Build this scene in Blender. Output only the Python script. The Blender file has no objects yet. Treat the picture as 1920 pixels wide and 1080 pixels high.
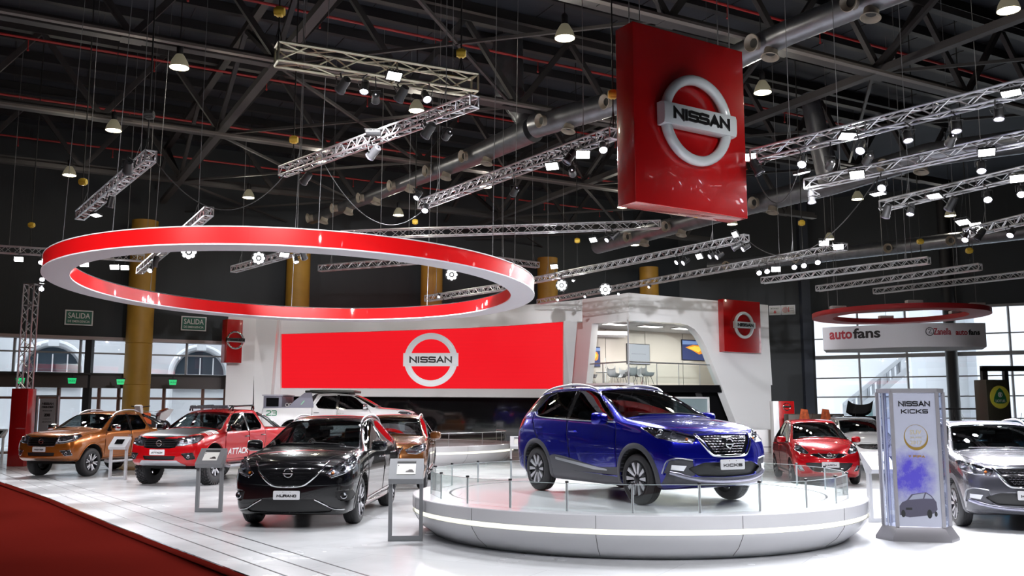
import bpy, bmesh, math, random
from mathutils import Vector, Matrix
from mathutils.bvhtree import BVHTree
random.seed(7)
PI = math.pi
S = bpy.context.scene
COL = S.collection

# ---------------------------------------------------------------- camera, world, exposure
F, HOR, CAMH = 1750.0, 772.0, 1.75
PITCH = math.atan((HOR - 540.0) / F)
cam_d = bpy.data.cameras.new('camera')
cam_d.sensor_width = 36.0
cam_d.lens = F / 1920.0 * 36.0
cam_d.clip_start, cam_d.clip_end = 0.1, 400
cam = bpy.data.objects.new('camera', cam_d)
cam.location = (0, 0, CAMH)
cam.rotation_euler = (PI / 2 + PITCH, 0, 0)
COL.objects.link(cam)
S.camera = cam
S.view_settings.view_transform = 'Standard'
S.view_settings.look = 'None'
S.view_settings.exposure = -0.1
S.view_settings.gamma = 1.0
S.view_settings.use_curve_mapping = False
try:
    S.cycles.use_denoising = True
    S.cycles.max_bounces = 8
    S.cycles.diffuse_bounces = 3
    S.cycles.glossy_bounces = 4
    S.cycles.transmission_bounces = 6
    S.cycles.transparent_max_bounces = 12
    S.cycles.sample_clamp_indirect = 4.0
    S.cycles.caustics_reflective = False
    S.cycles.caustics_refractive = False
except Exception:
    pass
w = bpy.data.worlds.new('world')
S.world = w
w.use_nodes = True
wn = w.node_tree.nodes
wn['Background'].inputs[0].default_value = (0.86, 0.93, 1.0, 1)
wn['Background'].inputs[1].default_value = 5.5


def light(kind, loc, aim=None, energy=100, color=(1, 1, 1), size=0.1, spot=60, blend=0.4, name='lamp_light', size_y=None):
    d = bpy.data.lights.new(name, kind)
    d.energy = energy
    d.color = color
    if kind == 'SPOT':
        d.spot_size = math.radians(spot)
        d.spot_blend = blend
        d.shadow_soft_size = size
    elif kind == 'AREA':
        d.size = size
        if size_y:
            d.shape = 'RECTANGLE'
            d.size_y = size_y
    else:
        d.shadow_soft_size = size
    o = bpy.data.objects.new(name, d)
    o.location = loc
    if aim is not None:
        o.rotation_euler = (Vector(aim) - Vector(loc)).to_track_quat('-Z', 'Y').to_euler()
    COL.objects.link(o)
    return o


# ---------------------------------------------------------------- photo geometry helpers (author's ruler)
def ray(px, py):
    a, b = (px - 960.0) / F, (540.0 - py) / F
    c, s = math.cos(PITCH), math.sin(PITCH)
    return Vector((a, c - b * s, s + b * c))


def PZ(px, py, z):
    d = ray(px, py)
    t = (z - CAMH) / d.z
    return Vector((d.x * t, d.y * t, z))


def PY(px, py, Y):
    d = ray(px, py)
    t = Y / d.y
    return Vector((d.x * t, Y, CAMH + d.z * t))


def PF(px, py, A, B, off=0.0):
    """where the sight line meets the upright plane through A and B: (distance along A->B, height)"""
    d = ray(px, py)
    u = (Vector((B[0], B[1])) - Vector((A[0], A[1]))).normalized()
    n = Vector((-u.y, u.x))
    A2 = Vector((A[0], A[1])) + n * off
    t = A2.dot(n) / (d.x * n.x + d.y * n.y)
    p = Vector((d.x * t, d.y * t))
    return ((p - A2).dot(u), CAMH + d.z * t)


# ---------------------------------------------------------------- materials
MATS = {}


def mat(name, col=(0.8, 0.8, 0.8), rough=0.5, metal=0.0, coat=0.0, spec=0.5, emit=None, estr=0.0, trans=0.0, noise=0.0,
        nscale=20.0, bump=0.0, bscale=60.0, alpha=1.0, coat_rough=0.03, nstretch=None):
    if name in MATS:
        return MATS[name]
    m = bpy.data.materials.new(name)
    m.use_nodes = True
    nt = m.node_tree
    b = nt.nodes['Principled BSDF']
    I = b.inputs
    I['Base Color'].default_value = (*col, 1)
    I['Roughness'].default_value = rough
    I['Metallic'].default_value = metal
    I['Coat Weight'].default_value = coat
    I['Coat Roughness'].default_value = coat_rough
    I['Specular IOR Level'].default_value = spec
    I['Transmission Weight'].default_value = trans
    I['Alpha'].default_value = alpha
    if emit:
        I['Emission Color'].default_value = (*emit, 1)
        I['Emission Strength'].default_value = estr
    if noise or bump:
        tc = nt.nodes.new('ShaderNodeTexCoord')
        mp = nt.nodes.new('ShaderNodeMapping')
        nt.links.new(tc.outputs['Object'], mp.inputs[0])
        if nstretch:
            mp.inputs['Scale'].default_value = nstretch
    if noise:
        n = nt.nodes.new('ShaderNodeTexNoise')
        n.inputs['Scale'].default_value = nscale
        n.inputs['Detail'].default_value = 4
        nt.links.new(mp.outputs[0], n.inputs['Vector'])
        r = nt.nodes.new('ShaderNodeValToRGB')
        r.color_ramp.elements[0].position = 0.35
        r.color_ramp.elements[1].position = 0.65
        r.color_ramp.elements[0].color = (*[c * (1 - noise) for c in col], 1)
        r.color_ramp.elements[1].color = (*[min(1, c * (1 + noise)) for c in col], 1)
        nt.links.new(n.outputs['Fac'], r.inputs[0])
        nt.links.new(r.outputs[0], I['Base Color'])
    if bump:
        n2 = nt.nodes.new('ShaderNodeTexNoise')
        n2.inputs['Scale'].default_value = bscale
        nt.links.new(mp.outputs[0], n2.inputs['Vector'])
        bn = nt.nodes.new('ShaderNodeBump')
        bn.inputs['Strength'].default_value = bump
        bn.inputs['Distance'].default_value = 0.01
        nt.links.new(n2.outputs['Fac'], bn.inputs['Height'])
        nt.links.new(bn.outputs[0], I['Normal'])
    MATS[name] = m
    return m


def glassmat(name, tint=(0.85, 0.92, 0.95), refl=1.0, rough=0.0, opac=0.0, dark=(0.01, 0.01, 0.012), ior=1.5):
    """thin clear or tinted pane: see-through with a mirror-like film by angle"""
    if name in MATS:
        return MATS[name]
    m = bpy.data.materials.new(name)
    m.use_nodes = True
    nt = m.node_tree
    nt.nodes.clear()
    out = nt.nodes.new('ShaderNodeOutputMaterial')
    tr = nt.nodes.new('ShaderNodeBsdfTransparent')
    tr.inputs[0].default_value = (*tint, 1)
    gl = nt.nodes.new('ShaderNodeBsdfGlossy')
    gl.inputs['Roughness'].default_value = rough
    gl.inputs['Color'].default_value = (refl, refl, refl, 1)
    # film strength by viewing angle, the same from both sides of the pane
    r0 = ((ior - 1) / (ior + 1)) ** 2
    lw = nt.nodes.new('ShaderNodeLayerWeight')
    lw.inputs[0].default_value = 0.5
    fr = nt.nodes.new('ShaderNodeMath')
    fr.operation = 'POWER'
    fr.inputs[1].default_value = 5.0
    nt.links.new(lw.outputs['Facing'], fr.inputs[0])
    f2 = nt.nodes.new('ShaderNodeMath')
    f2.operation = 'MULTIPLY_ADD'
    f2.inputs[1].default_value = 1 - 2 * r0
    f2.inputs[2].default_value = 2 * r0
    nt.links.new(fr.outputs[0], f2.inputs[0])
    fr = f2
    mx = nt.nodes.new('ShaderNodeMixShader')
    nt.links.new(fr.outputs[0], mx.inputs[0])
    base = tr
    if opac:
        df = nt.nodes.new('ShaderNodeBsdfDiffuse')
        df.inputs[0].default_value = (*dark, 1)
        m0 = nt.nodes.new('ShaderNodeMixShader')
        m0.inputs[0].default_value = opac
        nt.links.new(tr.outputs[0], m0.inputs[1])
        nt.links.new(df.outputs[0], m0.inputs[2])
        base = m0
    nt.links.new(base.outputs[0], mx.inputs[1])
    nt.links.new(gl.outputs[0], mx.inputs[2])
    nt.links.new(mx.outputs[0], out.inputs[0])
    MATS[name] = m
    return m


# ---------------------------------------------------------------- mesh builder
class MB:
    def __init__(s):
        s.v, s.f, s.m = [], [], []
        s.X = Matrix.Identity(4)
        s.mi = 0

    def add(s, vs, fs):
        b = len(s.v)
        s.v += [tuple(s.X @ Vector(p)) for p in vs]
        s.f += [tuple(b + i for i in f) for f in fs]
        s.m += [s.mi] * len(fs)

    def box(s, x0, x1, y0, y1, z0, z1):
        s.add([(x0, y0, z0), (x1, y0, z0), (x1, y1, z0), (x0, y1, z0), (x0, y0, z1), (x1, y0, z1), (x1, y1, z1), (x0, y1, z1)],
              [(0, 3, 2, 1), (4, 5, 6, 7), (0, 1, 5, 4), (1, 2, 6, 5), (2, 3, 7, 6), (3, 0, 4, 7)])
        return s

    def beam(s, a, b, w=0.05, h=None, up=(0, 0, 1)):
        h = h or w
        a, b = Vector(a), Vector(b)
        d = (b - a).normalized()
        u = Vector(up)
        if abs(d.dot(u)) > 0.98:
            u = Vector((1, 0, 0))
        r = d.cross(u).normalized() * w / 2
        u = r.cross(d).normalized() * h / 2
        s.add([a - r - u, a + r - u, a + r + u, a - r + u, b - r - u, b + r - u, b + r + u, b - r + u],
              [(0, 3, 2, 1), (4, 5, 6, 7), (0, 1, 5, 4), (1, 2, 6, 5), (2, 3, 7, 6), (3, 0, 4, 7)])
        return s

    def tube(s, pts, r, n=8, closed=False, caps=True):
        pts = [Vector(p) for p in pts]
        rr = r if isinstance(r, (list, tuple)) else [r] * len(pts)
        N = len(pts)
        rings = []
        prev = None
        for i, p in enumerate(pts):
            if closed:
                d = pts[(i + 1) % N] - pts[i - 1]
            else:
                d = pts[min(i + 1, N - 1)] - pts[max(i - 1, 0)]
            d.normalize()
            if prev is None:
                u = Vector((0, 0, 1)) if abs(d.z) < 0.9 else Vector((1, 0, 0))
            else:
                u = prev
            r1 = d.cross(u)
            if r1.length < 1e-6:
                r1 = d.cross(Vector((0, 1, 0)))
            r1.normalize()
            u = r1.cross(d).normalized()
            prev = u
            rings.append([p + (r1 * math.cos(2 * PI * k / n) + u * math.sin(2 * PI * k / n)) * rr[i] for k in range(n)])
        vs = [q for ring in rings for q in ring]
        fs = []
        for i in range(N if closed else N - 1):
            a, b = i * n, ((i + 1) % N) * n
            for k in range(n):
                fs.append((a + k, a + (k + 1) % n, b + (k + 1) % n, b + k))
        if caps and not closed:
            fs.append(tuple(range(n - 1, -1, -1)))
            fs.append(tuple((N - 1) * n + k for k in range(n)))
        s.add(vs, fs)
        return s

    def lathe(s, prof, n=24, axis='z', a0=0.0, a1=2 * PI, closed_prof=False):
        """prof = [(radius, height)] turned about the axis"""
        full = abs(a1 - a0 - 2 * PI) < 1e-6
        cnt = n if full else n + 1
        vs = []
        for k in range(cnt):
            a = a0 + (a1 - a0) * k / n
            for (r, h) in prof:
                p = (r * math.cos(a), r * math.sin(a), h)
                if axis == 'y':
                    p = (p[0], p[2], p[1])
                elif axis == 'x':
                    p = (p[2], p[0], p[1])
                vs.append(p)
        m = len(prof)
        fs = []
        for k in range(n):
            a, b = k * m, ((k + 1) % cnt) * m
            for j in range(m if closed_prof else m - 1):
                j2 = (j + 1) % m
                f = (a + j, b + j, b + j2, a + j2)
                if axis == 'y':
                    f = f[::-1]
                fs.append(f)
        s.add(vs, fs)
        return s

    def prism(s, poly, h0, h1, plane='xy'):
        """closed outline extruded; plane 'xy' -> along z, 'xz' -> along y, 'yz' -> along x"""
        n = len(poly)

        def P(u, v, h):
            return (u, v, h) if plane == 'xy' else ((u, h, v) if plane == 'xz' else (h, u, v))
        vs = [P(u, v, h0) for u, v in poly] + [P(u, v, h1) for u, v in poly]
        fs = [tuple(range(n - 1, -1, -1)), tuple(range(n, 2 * n))]
        for i in range(n):
            j = (i + 1) % n
            fs.append((i, j, n + j, n + i))
        s.add(vs, fs)
        return s

    def grid(s, rows, close=False):
        n, m = len(rows), len(rows[0])
        vs = [p for r in rows for p in r]
        fs = []
        for i in range(n - 1):
            for j in range(m if close else m - 1):
                j2 = (j + 1) % m
                fs.append((i * m + j, i * m + j2, (i + 1) * m + j2, (i + 1) * m + j))
        s.add(vs, fs)
        return s

    def rbox(s, x0, x1, y0, y1, z0, z1, r=0.02):
        """box with rounded upright and top edges"""
        bm = bmesh.new()
        bmesh.ops.create_cube(bm, size=1)
        for v in bm.verts:
            v.co = Vector(((x0 + x1) / 2 + v.co.x * (x1 - x0), (y0 + y1) / 2 + v.co.y * (y1 - y0), (z0 + z1) / 2 + v.co.z * (z1 - z0)))
        bmesh.ops.bevel(bm, geom=list(bm.edges), offset=r, segments=3, affect='EDGES', profile=0.5)
        s.frombm(bm)
        bm.free()
        return s

    def frombm(s, bm):
        bm.verts.ensure_lookup_table()
        bm.verts.index_update()
        s.add([v.co.copy() for v in bm.verts], [tuple(v.index for v in f.verts) for f in bm.faces])
        return s

    def sphere(s, c, r, n=16, m=10, sc=(1, 1, 1)):
        prof = [(max(1e-4, math.sin(PI * j / m)) * r, -math.cos(PI * j / m) * r) for j in range(m + 1)]
        X = s.X.copy()
        s.X = X @ Matrix.Translation(c) @ Matrix.Diagonal((*sc, 1))
        s.lathe(prof, n)
        s.X = X
        return s

    def build(s, name, mats, parent=None, smooth=35, fix=True):
        me = bpy.data.meshes.new(name)
        me.from_pydata(s.v, [], s.f)
        if not isinstance(mats, (list, tuple)):
            mats = [mats]
        for m in mats:
            me.materials.append(m)
        if len(mats) > 1:
            me.polygons.foreach_set('material_index', s.m)
        finish(me, smooth, fix)
        return link(name, me, parent)


def finish(me, smooth=35, fix=True):
    bm = bmesh.new()
    bm.from_mesh(me)
    bmesh.ops.remove_doubles(bm, verts=bm.verts, dist=1e-5)
    if fix:
        bmesh.ops.recalc_face_normals(bm, faces=bm.faces)
    if smooth:
        a = math.radians(smooth)
        for f in bm.faces:
            f.smooth = True
        for e in bm.edges:
            if len(e.link_faces) != 2 or e.calc_face_angle(9) > a:
                e.smooth = False
    bm.to_mesh(me)
    bm.free()
    me.update()


def link(name, me, parent=None):
    o = bpy.data.objects.new(name, me)
    COL.objects.link(o)
    if parent is not None:
        o.parent = parent
    return o


def thing(name, label, cat, loc=(0, 0, 0), rz=0.0, group=None):
    o = bpy.data.objects.new(name, None)
    o.empty_display_size = 0.2
    COL.objects.link(o)
    o.location = loc
    o.rotation_euler = (0, 0, rz)
    return tag(o, label, cat, group)


def tag(o, label=None, cat=None, group=None, kind=None):
    if label:
        o['label'] = label
    if cat:
        o['category'] = cat
    if group:
        o['group'] = group
    if kind:
        o['kind'] = kind
    return o


def struct(o):
    o['kind'] = 'structure'
    return o


def dup(root, loc=None, rz=None, label=None, group=None):
    def cp(o, par):
        c = o.copy()
        COL.objects.link(c)
        c.parent = par
        for ch in list(o.children):
            cp(ch, c)
        return c
    r = cp(root, None)
    if loc is not None:
        r.location = loc
    if rz is not None:
        r.rotation_euler = (0, 0, rz)
    if label:
        r['label'] = label
    if group:
        r['group'] = group
    return r


def text_mb(txt, height=None, width=None, depth=0.01, bold=0.0, slant=0.0):
    """lettering centred on the origin in the x (reading) / z (up) plane, facing -y; returns MB"""
    cu = bpy.data.curves.new('lettering', 'FONT')
    cu.body = txt
    cu.align_x = 'CENTER'
    cu.align_y = 'CENTER'
    cu.extrude = 0.5
    cu.offset = bold
    cu.shear = slant
    cu.resolution_u = 3
    o = bpy.data.objects.new('lettering', cu)
    COL.objects.link(o)
    bpy.context.view_layer.update()
    me = bpy.data.meshes.new_from_object(o.evaluated_get(bpy.context.evaluated_depsgraph_get()))
    bpy.data.objects.remove(o)
    xs = [v.co.x for v in me.vertices]
    ys = [v.co.y for v in me.vertices]
    cx, cy = (min(xs) + max(xs)) / 2, (min(ys) + max(ys)) / 2
    w_, h_ = max(xs) - min(xs), max(ys) - min(ys)
    if height and not width:
        sx = sy = height / h_
    elif width and not height:
        sx = sy = width / w_
    else:
        sx, sy = width / w_, height / h_
    mb = MB()
    mb.add([((v.co.x - cx) * sx, -v.co.z * depth, (v.co.y - cy) * sy) for v in me.vertices], [tuple(p.vertices) for p in me.polygons])
    bpy.data.meshes.remove(me)
    return mb


# wide square lettering drawn as strokes (the long low capitals of the show's signs)
GLY = {
    'N': [[(0, 0), (0, 1), (1, 0), (1, 1)]], 'I': [[(0.5, 0), (0.5, 1)]],
    'S': [[(1, .93), (.25, 1), (0, .93), (0, .57), (.15, .5), (.85, .5), (1, .43), (1, .07), (.75, 0), (0, .07)]],
    'A': [[(0, 0), (.5, 1), (1, 0)], [(.22, .3), (.78, .3)]],
    'K': [[(0, 0), (0, 1)], [(1, 1), (.18, .5), (1, 0)]],
    'C': [[(1, .95), (.8, 1), (.15, 1), (0, .85), (0, .15), (.15, 0), (.8, 0), (1, .05)]],
    'M': [[(0, 0), (.1, 1), (.5, .2), (.9, 1), (1, 0)]],
    'U': [[(0, 1), (0, .15), (.15, 0), (.85, 0), (1, .15), (1, 1)]],
    'R': [[(0, 0), (0, 1), (.85, 1), (1, .9), (1, .6), (.85, .5), (.1, .5)], [(.5, .5), (1, 0)]],
    'O': [[(.15, 0), (0, .15), (0, .85), (.15, 1), (.85, 1), (1, .85), (1, .15), (.85, 0), (.15, 0)]],
    'F': [[(0, 0), (0, 1), (1, 1)], [(0, .5), (.8, .5)]],
    'T': [[(0, 1), (1, 1)], [(.5, 1), (.5, 0)]],
    'E': [[(1, 1), (0, 1), (0, 0), (1, 0)], [(0, .5), (.85, .5)]],
    'H': [[(0, 0), (0, 1)], [(1, 0), (1, 1)], [(0, .5), (1, .5)]],
    'P': [[(0, 0), (0, 1), (.85, 1), (1, .9), (1, .55), (.85, .45), (0, .45)]],
    'L': [[(0, 1), (0, 0), (1, 0)]],
    'G': [[(1, .95), (.8, 1), (.15, 1), (0, .85), (0, .15), (.15, 0), (.85, 0), (1, .1), (1, .45), (.6, .45)]],
    '2': [[(0, .93), (.2, 1), (.85, 1), (1, .88), (1, .6), (0, .1), (0, 0), (1, 0)]],
    '3': [[(0, 1), (.85, 1), (1, .9), (1, .6), (.85, .5), (.3, .5)], [(.85, .5), (1, .4), (1, .1), (.85, 0), (0, 0)]],
    'V': [[(0, 1), (.5, 0), (1, 1)]], 'D': [[(0, 0), (0, 1), (.8, 1), (1, .8), (1, .2), (.8, 0), (0, 0)]],
    '0': [[(.15, 0), (0, .15), (0, .85), (.15, 1), (.85, 1), (1, .85), (1, .15), (.85, 0), (.15, 0)]],
    '1': [[(.2, .8), (.5, 1), (.5, 0)]], '7': [[(0, 1), (1, 1), (.4, 0)]],
    '8': [[(.15, 0), (0, .15), (0, .85), (.15, 1), (.85, 1), (1, .85), (1, .15), (.85, 0), (.15, 0)], [(0, .5), (1, .5)]],
}
GW = {'I': 0.12, 'M': 1.15, '1': 0.5}


def wide_text(txt, width, height, depth=0.01, stroke=0.2, slant=0.0, gap=0.30):
    """stroke lettering centred on origin, x reading / z up, facing -y"""
    adv = [GW.get(c, 0.9) if c != ' ' else 0.5 for c in txt]
    tot = sum(adv) + gap * (len(txt) - 1)
    mb = MB()
    x = 0.0
    sx = (width - stroke * height) / tot
    sy = height * (1 - stroke)
    t = stroke * height / 2
    for c, a in zip(txt, adv):
        for st in GLY.get(c, []):
            pts = []
            for (u, v) in st:
                xx = (x + (u * a if c != 'I' else a / 2)) * sx - (width - 2 * t) / 2
                zz = (v - 0.5) * sy
                pts.append(Vector((xx + slant * zz, zz)))
            n = len(pts)
            L, R = [], []
            for i in range(n):
                d0 = (pts[i] - pts[i - 1]).normalized() if i > 0 else (pts[1] - pts[0]).normalized()
                d1 = (pts[i + 1] - pts[i]).normalized() if i < n - 1 else d0
                nn = Vector((-(d0.y + d1.y), d0.x + d1.x))
                if nn.length < 1e-4:
                    nn = Vector((-d0.y, d0.x))
                nn.normalize()
                k = 1.0 / max(0.5, nn.dot(Vector((-d0.y, d0.x))))
                p = pts[i].copy()
                if i == 0 and n > 2 or i == 0:
                    p = p - d1 * (t if c in 'SCEFTL237GPHKIU' else t * .9)
                if i == n - 1:
                    p = p + d0 * (t if c in 'SCEFTL237GPHKIU' else t * .9)
                L.append(p + nn * t * k)
                R.append(p - nn * t * k)
            vs = [(q.x, -depth, q.y) for q in L] + [(q.x, -depth, q.y) for q in R] + [(q.x, 0, q.y) for q in L] + [(q.x, 0, q.y) for q in R]
            fs = []
            for i in range(n - 1):
                fs.append((i, i + 1, n + i + 1, n + i))
                fs.append((i, 2 * n + i, 2 * n + i + 1, i + 1))
                fs.append((n + i, n + i + 1, 3 * n + i + 1, 3 * n + i))
            fs.append((0, n, 3 * n, 2 * n))
            fs.append((n - 1, 3 * n - 1 - 0, 4 * n - 1, 2 * n - 1)[:0] or (n - 1, 3 * n - 1, 4 * n - 1, 2 * n - 1))
            mb.add(vs, fs)
        x += a + gap
    return mb


def put(mb_src, mb_dst, M):
    X = mb_dst.X.copy()
    mb_dst.X = M
    mb_dst.add(mb_src.v, mb_src.f)
    mb_dst.X = X


def frame_on(A, B, s_, z_, out=0.0):
    """matrix of a local frame on the upright plane A->B (x along, -y towards the viewer's side, z up)"""
    A, B = Vector((A[0], A[1], 0)), Vector((B[0], B[1], 0))
    u = (B - A).normalized()
    n = Vector((-u.y, u.x, 0))
    o = A + u * s_ + Vector((0, 0, z_)) - n * out
    return Matrix(((u.x, n.x, 0, o.x), (u.y, n.y, 0, o.y), (0, 0, 1, o.z), (0, 0, 0, 1)))
# ================================================================ large show lights above the stands (fixtures, some of them added, are built below)
UA = Vector((0.875, 0.485, 0)).normalized()       # direction of the hall's long trusses
NA = Vector((-UA.y, UA.x, 0))                      # away from the camera


def hp(d, t, z):
    p = NA * d + UA * t
    return Vector((p.x, p.y, z))


M_white = mat('white_gloss_panel', (0.80, 0.80, 0.82), 0.16, coat=0.6)
M_whitem = mat('white_matt_paint', (0.78, 0.78, 0.80), 0.5)
M_dark = mat('dark_painted_steel', (0.014, 0.013, 0.015), 0.6)
M_steel = mat('grey_roof_steel', (0.028, 0.025, 0.026), 0.6)
M_alu = mat('aluminium', (0.62, 0.62, 0.64), 0.32, metal=0.9)
M_alu_y = mat('aluminium_yellowish', (0.60, 0.57, 0.42), 0.35, metal=0.85)
M_alu_l = mat('brushed_light_aluminium', (0.55, 0.56, 0.59), 0.38, metal=0.7)
M_red = mat('red_gloss_panel', (0.36, 0.005, 0.006), 0.25, coat=0.7)
M_chrome = mat('chrome', (0.86, 0.87, 0.89), 0.07, metal=1.0)
M_black = mat('black_plastic', (0.012, 0.012, 0.013), 0.45)
M_blackg = mat('black_gloss', (0.006, 0.006, 0.007), 0.06, coat=0.5)
M_duct = mat('galvanised_duct', (0.20, 0.205, 0.225), 0.36, metal=0.85, noise=0.12, nscale=3)
M_cable = mat('black_cable', (0.01, 0.01, 0.01), 0.6)
M_yel = mat('yellow_hoist_paint', (0.75, 0.50, 0.05), 0.45)
M_wall = mat('charcoal_wall_cladding', (0.020, 0.024, 0.029), 0.65, bump=0.3, bscale=4, nstretch=(8, 8, 0.1))
M_gold = mat('ochre_column_paint', (0.40, 0.21, 0.025), 0.55, noise=0.06, nscale=2)
M_glass = glassmat('clear_glass', (0.93, 0.97, 0.96))
M_pane = glassmat('window_pane', (0.96, 0.98, 0.98))


def floor_material():
    m = mat('white_stage_floor', (0.70, 0.71, 0.72), 0.16, spec=0.45)
    nt = m.node_tree
    b = nt.nodes['Principled BSDF']
    tc = nt.nodes.new('ShaderNodeTexCoord')
    mp = nt.nodes.new('ShaderNodeMapping')
    mp.inputs['Rotation'].default_value = (0, 0, 0.5)
    br = nt.nodes.new('ShaderNodeTexBrick')
    br.inputs['Scale'].default_value = 1.0
    br.inputs['Brick Width'].default_value = 2.4
    br.inputs['Row Height'].default_value = 1.2
    br.inputs['Mortar Size'].default_value = 0.004
    br.inputs['Mortar Smooth'].default_value = 0.3
    br.inputs['Color1'].default_value = (0.70, 0.71, 0.72, 1)
    br.inputs['Color2'].default_value = (0.67, 0.68, 0.69, 1)
    br.inputs['Mortar'].default_value = (0.50, 0.51, 0.52, 1)
    nt.links.new(tc.outputs['Object'], mp.inputs[0])
    nt.links.new(mp.outputs[0], br.inputs['Vector'])
    nt.links.new(br.outputs['Color'], b.inputs['Base Color'])
    n = nt.nodes.new('ShaderNodeTexNoise')
    n.inputs['Scale'].default_value = 0.8
    n.inputs['Detail'].default_value = 5
    nt.links.new(mp.outputs[0], n.inputs['Vector'])
    r = nt.nodes.new('ShaderNodeMapRange')
    r.inputs[1].default_value, r.inputs[2].default_value = 0.3, 0.7
    r.inputs[3].default_value, r.inputs[4].default_value = 0.14, 0.30
    nt.links.new(n.outputs['Fac'], r.inputs[0])
    nt.links.new(r.outputs[0], b.inputs['Roughness'])
    return m


M_floor = floor_material()
M_carpet = mat('red_carpet', (0.115, 0.010, 0.007), 1.0, spec=0.0, noise=0.12, nscale=300, bump=0.3, bscale=900)

# stage outline: the carpet side follows the photographed edge, the rest runs to the walls
edge_px = [(0, 903), (91, 934), (219, 987), (467, 1081)]
edge = [PZ(x, y, 0) for x, y in edge_px]
e_back = edge[0] + (edge[0] - edge[1]) * 2.2
e_front = edge[-1] + (edge[-1] - edge[-2]) * 3.5
edge = [e_back] + edge + [e_front]
poly = [(p.x, p.y) for p in edge] + [(45, e_front.y), (45, 62), (-40, 62), (-40, e_back.y + 1)]
mb = MB()
mb.prism(poly, -0.08, 0.0)
struct(mb.build('floor', M_floor))
mb = MB()
mb.prism([(-45, -20), (45, -20), (45, 64), (-45, 64)], -0.2, -0.085)
struct(mb.build('floor_carpet', M_carpet))
mb = MB()
mb.prism([(-44.9, -19.9), (44.9, -19.9), (44.9, 63), (-44.9, 63)], -0.3, -0.201)
struct(mb.build('floor_slab', M_dark))
mb = MB()
for a, b in zip(edge[:-1], edge[1:]):
    mb.beam(a + Vector((0, 0, -0.035)), b + Vector((0, 0, -0.035)), 0.03, 0.075)
o = struct(mb.build('trim_1', M_chrome))
# the dark grooves let into the stage floor
for k, (p, q) in enumerate([((0, 887), (539, 1081)), ((22, 883), (620, 1081)), ((66, 888), (694, 1081))]):
    a, b = PZ(*p, 0), PZ(*q, 0)
    d = (b - a).normalized()
    mb = MB()
    mb.beam(a - d * 6 + Vector((0, 0, -0.002)), b + d * 5 + Vector((0, 0, -0.002)), 0.024, 0.008)
    struct(mb.build('trim_%d' % (k + 2), M_black))

# ---------------------------------------------------------------- hall shell
ZR = 14.2
WA0, WA1 = hp(44.9, -40, 0), hp(44.9, 0, 0)


def wall_pt(s, off=0.0):
    """point on the long glazed wall, s metres right of the first ochre column"""
    p = Vector((-16.4, 41.0, 0)) + UA * s + NA * (0.9 + off)
    return p


SA, SB = -16.0, 31.0


def wallbox(name, s0, s1, z0, z1, th, m, off=0.0):
    mb = MB()
    a0, a1 = wall_pt(s0, off), wall_pt(s1, off)
    b0, b1 = wall_pt(s0, off + th), wall_pt(s1, off + th)
    mb.prism([(a0.x, a0.y), (a1.x, a1.y), (b1.x, b1.y), (b0.x, b0.y)], z0, z1)
    return mb.build(name, m)


struct(wallbox('wall_back', SA, SB, 5.0, ZR, 0.3, M_wall))
struct(wallbox('wall_back_soffit', SA, SB, 4.86, 5.0, 0.6, mat('pinkish_soffit', (0.38, 0.30, 0.30), 0.6), -0.35))
struct(wallbox('trim_5', SA, SB, 2.78, 3.36, 0.5, mat('dark_brown_canopy', (0.05, 0.035, 0.032), 0.5), -0.25))
struct(wallbox('trim_6', SA, SB, 3.34, 3.42, 0.8, M_dark, -0.4))
# upper glazing and doors as numbered windows / doors between the columns
M_brown = mat('brown_door_frame', (0.16, 0.075, 0.055), 0.45)
M_mull = mat('grey_mullion', (0.30, 0.29, 0.30), 0.5)
wn_i = 1
for k in range(-2, 5):
    s0, s1 = k * 7.0, (k + 1) * 7.0
    mb = MB()
    for s_ in (s0 + 2.2, s0 + 4.75):
        a = wall_pt(s_, 0.1)
        mb.beam(a + Vector((0, 0, 3.36)), a + Vector((0, 0, 4.9)), 0.09)
    mb.beam(wall_pt(s0, .1) + Vector((0, 0, 4.3)), wall_pt(s1, .1) + Vector((0, 0, 4.3)), 0.07)
    wf = struct(mb.build('window_%d' % wn_i, M_mull))
    mb = MB()
    a, b = wall_pt(s0, .12), wall_pt(s1, .12)
    mb.add([a + Vector((0, 0, 3.4)), b + Vector((0, 0, 3.4)), b + Vector((0, 0, 4.9)), a + Vector((0, 0, 4.9))], [(0, 1, 2, 3)])
    mb.build('window_pane', M_pane, wf)
    wn_i += 1
    mb = MB()
    for s_ in (s0 + 0.2, s0 + 1.3, s0 + 3.0, s0 + 4.0, s0 + 5.6, s0 + 6.4):
        a = wall_pt(s_, 0.1)
        mb.beam(a, a + Vector((0, 0, 2.8)), 0.12)
    for z in (0.06, 2.34):
        mb.beam(wall_pt(s0, .1) + Vector((0, 0, z)), wall_pt(s1, .1) + Vector((0, 0, z)), 0.1)
    df = struct(mb.build('door_%d' % (k + 3), M_brown))
    mb = MB()
    a, b = wall_pt(s0, .12), wall_pt(s1, .12)
    mb.add([a + Vector((0, 0, 0.1)), b + Vector((0, 0, 0.1)), b + Vector((0, 0, 2.8)), a + Vector((0, 0, 2.8))], [(0, 1, 2, 3)])
    mb.build('door_pane', M_pane, df)
# thick black mullion posts between columns
for k, s_ in enumerate((-1.9, 5.0)):
    a = wall_pt(s_ if k == 0 else 12.0, -0.1)
    mb = MB()
    mb.beam(a, a + Vector((0, 0, 5.0)), 0.28)
    struct(mb.build('trim_%d' % (k + 7), M_dark))

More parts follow.
